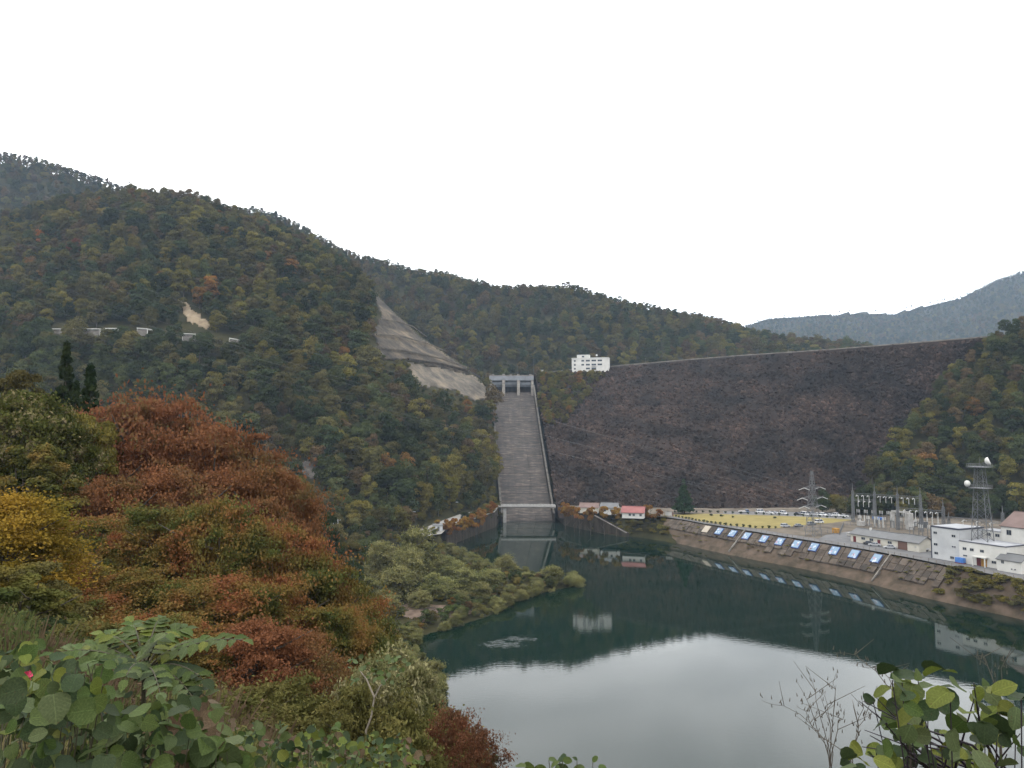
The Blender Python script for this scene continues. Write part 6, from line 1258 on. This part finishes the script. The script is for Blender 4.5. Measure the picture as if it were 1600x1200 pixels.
LM = {'green': leaf_mat('broad_green_leaf', (0.036, 0.056, 0.015), (0.066, 0.090, 0.024)), 'dark': leaf_mat('deep_green_leaf', (0.017, 0.029, 0.012), (0.034, 0.050, 0.019)), 'pale': leaf_mat('greyish_leaf', (0.052, 0.070, 0.028), (0.080, 0.102, 0.042)), 'lime': leaf_mat('lime_leaf', (0.072, 0.088, 0.016), (0.11, 0.125, 0.026)), 'yellow': leaf_mat('yellow_leaf', (0.28, 0.22, 0.03), (0.36, 0.28, 0.05)), 'dry': leaf_mat('dry_brown_leaf', (0.06, 0.042, 0.024), (0.115, 0.08, 0.048))}
def leaf_mesh(kind, seed):
    """outline points (x across, y along from stalk 0 to tip 1), cupped along the midrib"""
    rg = random.Random(seed)
    if kind == 'heart': out = [(0, .06), (.16, -.02), (.36, .04), (.50, .24), (.50, .46), (.40, .68), (.22, .88), (0, 1.0)]
    elif kind == 'oval': out = [(0, 0), (.14, .05), (.29, .22), (.36, .45), (.33, .68), (.2, .88), (0, 1.0)]
    elif kind == 'round': out = [(0, .03), (.22, .0), (.42, .16), (.5, .42), (.44, .7), (.24, .92), (0, .98)]
    else: out = [(0, 0), (.10, .06), (.22, .14), (.20, .19), (.30, .30), (.26, .35), (.33, .46), (.27, .52), (.29, .62), (.20, .68), (.20, .78), (.10, .86), (0, 1.0)]     # toothed leaflet
    b = MB(); fold = rg.uniform(.15, .45); curl = rg.uniform(.1, .5); k = len(out)
    z = lambda x, y: fold * abs(x) - curl * y * y * .6 + .04 * math.sin(9 * y + seed) * abs(x) * 2
    mid = [(0, y) for _, y in out]
    for s in (-1, 1):
        for i in range(k - 1):
            (x0, y0), (x1, y1) = out[i], out[i + 1]; x0 *= rg.uniform(.94, 1.06); p = [(0, y0, z(0, y0)), (s * x0, y0, z(x0, y0)), (s * x1, y1, z(x1, y1)), (0, y1, z(0, y1))]
            q = []
            for v in (p if s > 0 else p[::-1]):
                if not q or (Vector(v) - Vector(q[-1])).length > 1e-4: q.append(v)
            if (Vector(q[0]) - Vector(q[-1])).length < 1e-4: q.pop()
            if len(q) >= 3: b.quad(*q)
    bm = bmesh.new(); me = b.mesh('leaf'); bm.from_mesh(me); bmesh.ops.remove_doubles(bm, verts=bm.verts, dist=1e-4); bm.to_mesh(me); bm.free()
    me.polygons.foreach_set('use_smooth', np.ones(len(me.polygons), bool)); return me
LEAF = {}
for kd in ('heart', 'oval', 'round', 'toothed'):
    for v in range(3):
        for c, m in LM.items():
            if v == 0: pass
            me = leaf_mesh(kd, v * 7 + 1); me.materials.append(m); LEAF[kd, v, c] = me
CAMV = Vector((0, 0, HCAM))
def put_leaf(root, rg, pos, size, kind, cols, face=0.5, tipdir=None, jit=.45, name='leaf'):
    pos = Vector(pos); to = (CAMV - pos).normalized()
    n = (Vector((0, 0, 1)) * (1 - face) + to * face + Vector((rg.gauss(0, jit), rg.gauss(0, jit), rg.gauss(0, jit * .6)))).normalized()
    t = Vector(tipdir) if tipdir is not None else Vector((rg.gauss(0, 1), rg.gauss(0, 1), -.3)); t = (t - n * t.dot(n)).normalized(); x = t.cross(n)
    o = link(name, LEAF[kind, rg.randrange(3), rg.choice(cols)], root); m = Matrix((x, t, n)).transposed().to_4x4(); m.translation = pos - Vector(root.location); s = size * (rg.uniform(.85, 1.15) if name == 'leaflet' else rg.uniform(.5, 1.3))
    o.matrix_local = m @ Matrix.Diagonal((s, s, s, 1)); return o
def stems_to(root, rg, tips, base, mat, r0=.005, name='stem'):
    mb = MB(); o0 = Vector(root.location)
    for t in tips:
        t = Vector(t); b = Vector(base) + Vector((rg.gauss(0, .08), rg.gauss(0, .08), 0)); m = (t + b) / 2 + Vector((rg.gauss(0, .08), rg.gauss(0, .08), .12)); mb.tube([b - o0, m - o0, t - o0], [r0, r0 * .75, r0 * .35], 5)
    return mb.build(name, mat, root)
M['stem'] = surf('green_brown_stem', (0.06, 0.055, 0.03), rough=0.7); M['purple'] = surf('dark_purple_stem', (0.035, 0.025, 0.035), rough=0.6)
def leafy(name, label, cat, region, d0, d1, n, kind, cols, size, base_px, seed, face=.5, group=None, stem='stem', nst=14, jit=.62):
    rg = random.Random(seed); bp = P(base_px[0], base_px[1], base_px[2]); gz = ground(bp[0], bp[1]); root = empty(name, (bp[0], bp[1], gz)); tag(root, label, cat, group); pts = []
    k = 0
    while len(pts) < n and k < n * 60:
        k += 1; px = rg.uniform(min(p[0] for p in region), max(p[0] for p in region)); py = rg.uniform(min(p[1] for p in region), max(p[1] for p in region))
        if in_poly_px(px, py, region): pts.append(P(px, py, rg.uniform(d0, d1)))
    for p in pts: put_leaf(root, rg, p, size, kind if isinstance(kind, str) else rg.choice(kind), cols, face, jit=jit)
    stems_to(root, rg, pts[::max(1, len(pts) // nst)], root.location, M[stem]); return root
def build_foreground():
    # tuft prototypes for the open slope
    rg = np.random.default_rng(50); tufts = []
    gm = [foliage('herb_olive', (0.075, 0.075, 0.026), (0.13, 0.12, 0.045), 2.0, .25, hue=.012), foliage('herb_green', (0.045, 0.06, 0.022), (0.08, 0.095, 0.034), 2.0, .25, hue=.012), foliage('herb_straw', (0.13, 0.105, 0.055), (0.20, 0.165, 0.09), 2.0, .25, hue=.012), foliage('herb_brown', (0.06, 0.042, 0.026), (0.10, 0.07, 0.045), 2.0, .25, hue=.012)]
    for k in range(8):
        n = 150; a = rg.random(n) * 6.28; l = rg.uniform(.4, 1.0, n); r0 = rg.random(n) * .35; out = rg.uniform(.1, .55, n); base = np.stack([np.cos(a) * r0, np.sin(a) * r0, -.05 * np.ones(n)], -1); tip = np.stack([np.cos(a) * (r0 + out), np.sin(a) * (r0 + out), l * (1 - .3 * out)], -1)
        w = np.stack([-np.sin(a), np.cos(a), np.zeros(n)], -1) * rg.uniform(.008, .02, n)[:, None]; mid = base * .45 + tip * .55 + np.array([0, 0, .08])
        v = np.concatenate([np.stack([base - w, base + w, mid + w, mid - w], 1), np.stack([mid - w, mid + w, tip + w * .15, tip - w * .15], 1)]).reshape(-1, 3)
        m = 260; t = rg.random(m) ** .6; i = rg.integers(0, n, m); p = base[i] * (1 - t[:, None]) + tip[i] * t[:, None] + rg.normal(size=(m, 3)) * .05; nn = rg.normal(size=(m, 3)); nn /= np.linalg.norm(nn, axis=1)[:, None]; tt = np.cross(nn, rg.normal(size=(m, 3))); tt /= np.linalg.norm(tt, axis=1)[:, None]; bb = np.cross(nn, tt); s = rg.uniform(.02, .055, m)[:, None]
        v2 = np.stack([p - tt * s, p + bb * s * .5, p + tt * s, p - bb * s * .5], 1).reshape(-1, 3); v = np.concatenate([v, v2]); tufts.append(proto('herb_tuft', mesh_np('herb_tuft', v, np.arange(len(v)).reshape(-1, 4), gm[k % 4])))
    N_ = 16000; ph = np.radians(rg.uniform(-44, 6, N_)); r = 4.5 + 130 * rg.random(N_) ** 1.9; x, y = r * np.sin(ph), r * np.cos(ph); z = height(x, y); ok = (z > .4) & ~((ph > math.radians(-2)) & (r < 7)); x, y, z, r = x[ok], y[ok], z[ok], r[ok]
    ph_ = ph[ok]; n = len(x); s = rg.uniform(.6, 1.25, n) * np.clip(.45 + r / 26, .5, 1.35) * np.where((ph_ > math.radians(-12)) & (r < 18), .7, 1); zn = fbm(x, y, 6.0, 3)
    pick = np.where(zn > .12, rg.choice([0, 4, 2, 6], n), np.where(zn < -.2, rg.choice([3, 7, 1], n), rg.choice([0, 4, 1, 5], n)))
    rot = np.zeros((n, 3)); rot[:, 2] = rg.random(n) * 6.28; rot[:, :2] = rg.normal(size=(n, 2)) * .2
    scatter_gn('undergrowth', np.stack([x, y, z], -1), pick, rot, np.stack([s, s, s * rg.uniform(.7, 1.1, n)], -1), tufts, 'olive goldenrod and grass undergrowth on the near slope')
    # bushes on near slope, shelf and spit
    N_ = 5200; ph = np.radians(rg.uniform(-42, 6, N_)); r = 26 + 330 * rg.random(N_); x, y = r * np.sin(ph), r * np.cos(ph); sd_ = poly_sd(x, y, LAKE); z = height(x, y); ok = (sd_ > .3) & (z > .15) & (z < 45) & ~((x > -52) & (y > 345)); q = G(672, 958, 1.0); ok &= np.hypot((x - q[0]) / 9, (y - q[1]) / 8) > 1.0
    x, y, z, r = x[ok], y[ok], z[ok], r[ok]; n = len(x); s = rg.uniform(.12, .3, n) * np.clip(r / 120, .55, 1.2); ci = rg.choice(6, n, p=[.2, .3, .28, .12, .08, .02]); sh = rg.integers(0, 5, n); rot = np.zeros((n, 3)); rot[:, 2] = rg.random(n) * 6.28
    scatter_gn('shrubbery', np.stack([x, y, z], -1), sh * 6 + ci, rot, np.stack([s * 1.3, s * 1.3, s], -1), PROTOS, 'low mixed shrubs on the near slope and the spit')
    # willow scrub leaning over the shore of the spit
    sh_ = [np.array(q) for q in SH_L[1:]]; q = polyline(sh_, np.linspace(0.0, 1, 420)) + rg.normal(size=(420, 2)) * 2.6; sdq = poly_sd(q[:, 0], q[:, 1], LAKE); c0 = G(680, 975, 0); ok = (fbm(q[:, 0], q[:, 1], 9.0, 2) > -.12) & (rg.random(420) < .8) & (sdq > -1.5) & (np.hypot(q[:, 0] - c0[0], q[:, 1] - c0[1]) > 6.5); q = q[ok]; zq = np.maximum(height(q[:, 0], q[:, 1]), 0.0) - .2; n = len(q); s = .10 + .30 * rg.random(n) ** 2; rot = np.zeros((n, 3)); rot[:, 2] = rg.random(n) * 6.28
    wp = [proto('willow_scrub', TREE_LIB[f'willow{k}'][0]) for k in range(3)] + [proto('bush_scrub', TREE_LIB['bush'][0])]
    scatter_gn('shrubbery', np.stack([q[:, 0], q[:, 1], zq], -1), rg.choice(4, n, p=[.3, .3, .25, .15]), rot, np.stack([s * 1.1, s * 1.1, s], -1) * np.where(rg.random(n) < .2, 1.4, 1)[:, None], wp, 'willow scrub leaning over the water along the shore of the spit')
    # pale leaved sapling and companions
    pale = foliage('silvery_leaf', (0.09, 0.095, 0.04), (0.24, 0.22, 0.12), 3.0, .1, c3=(0.13, 0.125, 0.055), hue=.006); redl = foliage('dark_red_leaf', (0.075, 0.040, 0.024), (0.125, 0.052, 0.03), 3.0, .1, hue=.006); olv = foliage('olive_small_leaf', (0.07, 0.07, 0.024), (0.13, 0.115, 0.04), 2.0, .1, c3=(0.095, 0.09, 0.03), hue=.008)
    tree_lib('pale', 500, 4, 4, 110, 17000, .07, pale, 'round', .6, .4, 2.0, .05, .10, 0, .03, 5, .5, 'palebark', spray=True); tree_lib('redlow', 501, 2, 3, 70, 9000, .045, redl, 'round', .7, .4, 1.6, .0, .10, 0, .02, 7, .5, spray=True); tree_lib('olvlow', 502, 3, 3.5, 90, 15000, .055, olv, 'round', .8, .4, 2.2, .0, .09, 0, .02, 7, .5, spray=True)
    for k, px, t, d, w, nm, lab in (('pale', 610, 1012, 19, 2.6, 'pale_shrub', 'tall shrub with silvery pale leaves at the lake edge of the near slope'), ('pale', 575, 1035, 17, 1.9, 'pale_shrub', 'smaller silvery shrub left of the tall one'), ('pale', 650, 1035, 20, 1.7, 'pale_shrub', 'silvery shrub reaching out over the water'), ('olvlow', 640, 1085, 17, 2.3, 'olive_bush', 'olive bush below the silvery shrubs'), ('olvlow', 545, 1070, 16, 2.2, 'olive_bush', 'olive bush left of the white stemmed sapling'), ('olvlow', 690, 1110, 16, 1.8, 'olive_bush', 'olive bush between the silvery shrubs and the dark red bush'), ('redlow', 715, 1108, 13, 1.25, 'red_bush', 'dark red bush at the water edge of the near slope'), ('redlow', 755, 1140, 12, 1.0, 'red_bush', 'dark red twiggy bush nearest the open water'), ('olvlow', 470, 1060, 18, 2.5, 'olive_bush', 'olive bush under the low red trees'), ('olvlow', 400, 1075, 13, 2.2, 'olive_bush', 'feathery olive bush in the middle of the goldenrod'), ('olvlow', 340, 1090, 11, 1.8, 'olive_bush', 'feathery olive bush right of the big leaved vines'), ('olvlow', 620, 1130, 12, 1.8, 'olive_bush', 'olive bush low beside the red bush'), ('greenb', 60, 965, 17, 3.2, 'green_bush', 'green bush behind the pinnate leaves'), ('greenb', 5, 985, 12, 2.6, 'green_bush', 'green bush at the left edge behind the vines'), ('olvlow', 130, 975, 14, 2.4, 'olive_bush', 'olive bush behind the pinnate leaves')):
        plant(k, px, t, d, w, lab, 'bush', nm, 'bushes of the near slope', minh=.8)
    # white stemmed sapling
    b = P(572, 1142, 14); f = P(585, 1090, 14); a1 = P(573, 1062, 14.2); a2 = P(606, 1060, 14); r = empty('sapling', tuple(b)); tag(r, 'thin white stemmed sapling forking below the silvery leaves', 'sapling'); b = Vector(b)
    st = MB().tube([Vector((0, 0, -1)), Vector((0, 0, 0)), Vector(P(580, 1120, 14)) - b, Vector(f) - b], [.022, .02, .017, .015], 7).build('trunk', M['palebark'], r); MB().tube([Vector(f) - b, Vector(a1) - b, Vector(P(560, 1045, 14.3)) - b], [.02, .015, .006], 6).build('branch', M['palebark'], r); MB().tube([Vector(f) - b, Vector(P(594, 1072, 14)) - b, Vector(a2) - b], [.017, .012, .006], 6).build('branch', M['palebark'], r)
    rr = random.Random(3)
    for k in range(60): q = P(rr.uniform(545, 640), rr.uniform(1025, 1065), rr.uniform(13.6, 14.8)); put_leaf(r, rr, q, .11, 'oval', ('pale', 'pale', 'green'), .4)
    # big leaved vines, front left
    G_ = ('green', 'dark', 'dark', 'pale', 'green', 'lime', 'dark')
    leafy('broad_leaf_vine', 'vine with the largest round green leaves in the bottom corner', 'vine', [(0, 1085), (60, 1060), (130, 1075), (170, 1120), (175, 1200), (0, 1200)], 2.3, 3.3, 150, ('round', 'heart', 'oval'), G_, .07, (70, 1190, 2.7), 11, .5, 'broad leaved vines'); leafy('broad_leaf_vine', 'vine of broad green leaves right of the largest leaves', 'vine', [(120, 1100), (200, 1085), (290, 1095), (325, 1125), (270, 1200), (110, 1200)], 2.8, 4.1, 190, ('heart', 'round'), ('dark', 'green', 'dark', 'green', 'pale'), .07, (200, 1190, 3.4), 12, .45, 'broad leaved vines')
    leafy('broad_leaf_vine', 'vine with upright broad leaves standing against the pinnate shrub', 'vine', [(60, 1075), (90, 1035), (150, 1025), (180, 1055), (150, 1095), (80, 1100)], 2.6, 3.4, 26, 'round', ('green', 'green', 'dark', 'lime'), .085, (110, 1150, 2.9), 13, .65, 'broad leaved vines'); leafy('broad_leaf_vine', 'vine climbing at the picture edge above the largest leaves', 'vine', [(0, 1020), (50, 1005), (90, 1040), (60, 1090), (0, 1100)], 3.4, 4.6, 90, 'heart', ('green', 'lime', 'pale', 'dark'), .065, (30, 1120, 4.0), 14, .5, 'broad leaved vines')
    leafy('broad_leaf_vine', 'vine with paired round leaves on the bare leaf litter', 'vine', [(322, 1172), (345, 1158), (380, 1168), (378, 1198), (330, 1200)], 3.2, 3.6, 16, 'round', ('pale', 'green', 'pale'), .13, (350, 1200, 3.5), 15, .6, 'broad leaved vines'); leafy('dry_vine', 'withered brown vine on the leaf litter below the pinnate shrub', 'vine', [(230, 1130), (330, 1095), (370, 1130), (340, 1200), (220, 1200)], 3.3, 4.6, 110, 'heart', ('dry', 'dry', 'dry', 'green'), .075, (290, 1190, 4.0), 16, .3, None)
    # ground cover along the bottom edge
    for q, (x0, x1, y0, dd, lab) in enumerate(((370, 470, 1150, 5.2, 'creeping vine with small round leaves at the bottom edge beside the litter'), (460, 560, 1155, 5.4, 'creeping vine with bluish round leaves in the middle of the bottom edge'), (550, 660, 1165, 5.6, 'creeping vine with round leaves at the lakeward end of the bottom edge'))):
        leafy('creeping_vine', lab, 'vine', [(x0 - 15, 1200), (x0, y0 + 8), ((x0 * 2 + x1) / 3, y0 - 28), ((x0 + x1) / 2, y0 + 4), ((x0 + 2 * x1) / 3, y0 - 20), (x1, y0 + 10), (x1 + 15, 1200)], dd - 1.0, dd + 3.0, 190, ('round', 'heart', 'oval'), ('green', 'dark', 'pale', 'lime', 'green', 'dark', 'dry'), .055, ((x0 + x1) / 2, 1195, dd), 20 + q, .45, 'creeping vines')
    leafy('creeping_vine', 'small leaf tips rising at the middle of the bottom edge over the water', 'vine', [(815, 1200), (850, 1186), (900, 1188), (925, 1176), (955, 1200)], 3.3, 3.8, 14, 'oval', ('green', 'dark', 'green'), .055, (880, 1215, 3.6), 25, .4, 'creeping vines')
    # pinnate shrub
    rr = random.Random(9); bp = P(215, 1075, 4.2); root = empty('pinnate_shrub', (bp[0], bp[1], ground(bp[0], bp[1]))); tag(root, 'shrub with long pinnate toothed leaves arching over the broad leaved vines', 'shrub'); o0 = Vector(root.location); stemb = MB()
    base = Vector(P(225, 1050, 4.2)); stemb.tube([Vector((0, 0, -.2)), (base - o0) * .5 + Vector((.03, 0, 0)), base - o0], [.018, .015, .012], 6)
    for (tx, ty, td) in ((380, 1000, 3.9), (330, 1003, 4.2), (292, 982, 4.4), (250, 966, 4.5), (205, 974, 4.6), (160, 992, 4.3), (118, 1012, 4.2), (85, 1022, 4.0), (262, 990, 4.0), (318, 1062, 3.9), (300, 1088, 3.8), (250, 1082, 3.7), (195, 1062, 3.8), (330, 1098, 4.1), (165, 1040, 4.0)):
        tip = Vector(P(tx, ty, td)); mid = (base + tip) / 2 + Vector((0, 0, .12)); pts = [base * (1 - t) ** 2 + mid * 2 * t * (1 - t) + tip * t * t for t in np.linspace(0, 1, 12)]; stemb.tube([p - o0 for p in pts], [.006] * 6 + [.005, .004, .004, .003, .003, .002], 5)
        for k in range(3, 12):
            d = (pts[min(k + 1, 11)] - pts[k - 1]).normalized(); side = d.cross(Vector((0, 0, 1))).normalized(); cols = ('green', 'pale', 'green', 'green', 'lime') if ty < 1030 else ('dark', 'green', 'dark', 'pale')
            if k == 11: put_leaf(root, rr, pts[k], .085, 'toothed', cols, .25, d + Vector((0, 0, -.2)), .06, 'leaflet'); continue
            for s in (-1, 1): put_leaf(root, rr, pts[k], .088 * (.75 + .3 * math.sin(k / 11 * 3.1)), 'toothed', cols, .22, side * s + d * .55 + Vector((0, 0, -.22)), .08, 'leaflet')
    stemb.build('stem', M['stem'], root)
    # pink blossom
    p = P(45, 1059, 3.2); b = empty('pink_blossom', tuple(p)); tag(b, 'single bright pink blossom among the vine leaves', 'blossom'); pk = surf('pink_petal', (0.62, 0.05, 0.12), rough=.6)
    for k in range(5): a = k * 1.257; MB().quad((0, 0, 0), (.012 * math.cos(a - .5), .005, .02 * math.sin(a - .5) + .008), (.022 * math.cos(a), -.006, .026 * math.sin(a) + .01), (.012 * math.cos(a + .5), .005, .02 * math.sin(a + .5) + .008)).build('petal', pk, b)
    MB().tube([(0, 0, 0), (.01, .01, -.15), (.03, .02, -.5)], [.003, .003, .004], 4).build('stem', M['stem'], b)
    # right-hand bush
    R_ = [(1385, 1040), (1430, 1035), (1480, 1050), (1520, 1062), (1600, 1085), (1600, 1200), (1330, 1200), (1310, 1175), (1345, 1165), (1375, 1130), (1355, 1095), (1390, 1080)]
    root = leafy('lakeside_bush', 'bush with oval yellow green leaves in the bottom right corner over the water', 'bush', R_, 2.2, 3.2, 150, ('oval', 'oval', 'round'), ('lime', 'green', 'dark', 'pale', 'lime', 'dark'), .072, (1520, 1260, 2.7), 31, .35, None, 'purple', 30, .6)
    rr = random.Random(12); mb = MB(); o0 = Vector(root.location)
    for k in range(26):
        e = Vector(P(rr.uniform(1340, 1600), rr.uniform(1060, 1190), rr.uniform(2.3, 3.1))); s = Vector(P(rr.uniform(1450, 1600), 1230, 2.8)); m = (s + e) / 2 + Vector((rr.gauss(0, .04), 0, rr.gauss(0, .04))); mb.tube([s - o0, m - o0, e - o0], [.006, .0045, .0015], 5)
    mb.build('twig', M['purple'], root)
    # bare twigs
    def twiggy(name, label, base, tips, seed):
        rr = random.Random(seed); b = Vector(P(*base)); gz = ground(b.x, b.y); r = empty(name, (b.x, b.y, gz)); tag(r, label, 'twig', 'bare twigs over the water'); o0 = Vector(r.location); MB().tube([Vector((0, 0, -.2)), b - o0], [.008, .005], 5).build('stem', M['bark'], r)
        for t in tips:
            e = Vector(P(*t)); pts = [b * (1 - q) + e * q + Vector((0, 0, .05 * math.sin(q * 3.1))) + Vector((rr.gauss(0, .006), 0, rr.gauss(0, .006))) for q in np.linspace(0, 1, 8)]; tw = MB().tube([p - o0 for p in pts], [.002, .0018, .0016, .0014, .0012, .001, .0008, .0005], 4).build('twig', M['bark'], r); buds = MB()
            for p in pts[2:]:
                for _ in range(2): c = p + Vector((rr.gauss(0, .012), rr.gauss(0, .012), rr.gauss(0, .012))) - o0; buds.tube([c, c + Vector((rr.gauss(0, .004), 0, .014))], [.0024, .0008], 4)
            for p in pts[3:7:2]:
                s = p + Vector((rr.gauss(0, .09), rr.gauss(0, .05), rr.uniform(.03, .12))); buds.tube([p - o0, s - o0], [.0015, .0007], 4, False)
            buds.build('bud', M['bark'], tw)
    twiggy('bare_twig', 'tall bare budding twig rising from the bottom edge over the bright water', (1298, 1200, 3.0), ((1245, 1068, 3.0), (1263, 1055, 3.05), (1303, 1052, 2.95), (1288, 1080, 3.1), (1240, 1100, 3.0), (1320, 1110, 3.0)), 41)
    twiggy('bare_twig', 'long bare twig slanting in from the oval leaved bush', (1420, 1110, 2.7), ((1303, 1018, 2.8), (1345, 1040, 2.8)), 42)
    twiggy('bare_twig', 'long low bare twig leaning far out over the bright water', (1330, 1195, 2.9), ((1190, 1095, 3.0), (1352, 1090, 2.9), (1360, 1112, 3.0)), 43)
    twiggy('bare_twig', 'reddish bare twig above the oval leaves towards the picture corner', (1560, 1090, 2.8), ((1523, 1025, 2.9), (1575, 1040, 2.8)), 44)
build_foreground()
# ------------------------------------------------------------------ haze: one closed box of even air round everything
def build_haze():
    m = bpy.data.materials.new('haze_air'); m.use_nodes = True; nt = m.node_tree; nt.nodes.clear()
    out = nt.nodes.new("ShaderNodeOutputMaterial"); pv = nt.nodes.new("ShaderNodeVolumePrincipled")
    pv.inputs['Color'].default_value = (0.58, 0.76, 1.0, 1); pv.inputs['Density'].default_value = HAZE; pv.inputs['Anisotropy'].default_value = 0.0
    nt.links.new(pv.outputs[0], out.inputs['Volume'])
    o = MB().box(-6800, 6800, -6800, 6800, -9, 1200).build('haze', m); tag(o, 'thin blue grey haze in the valley air', kind='stuff')
HAZE = 0.000086
build_haze()
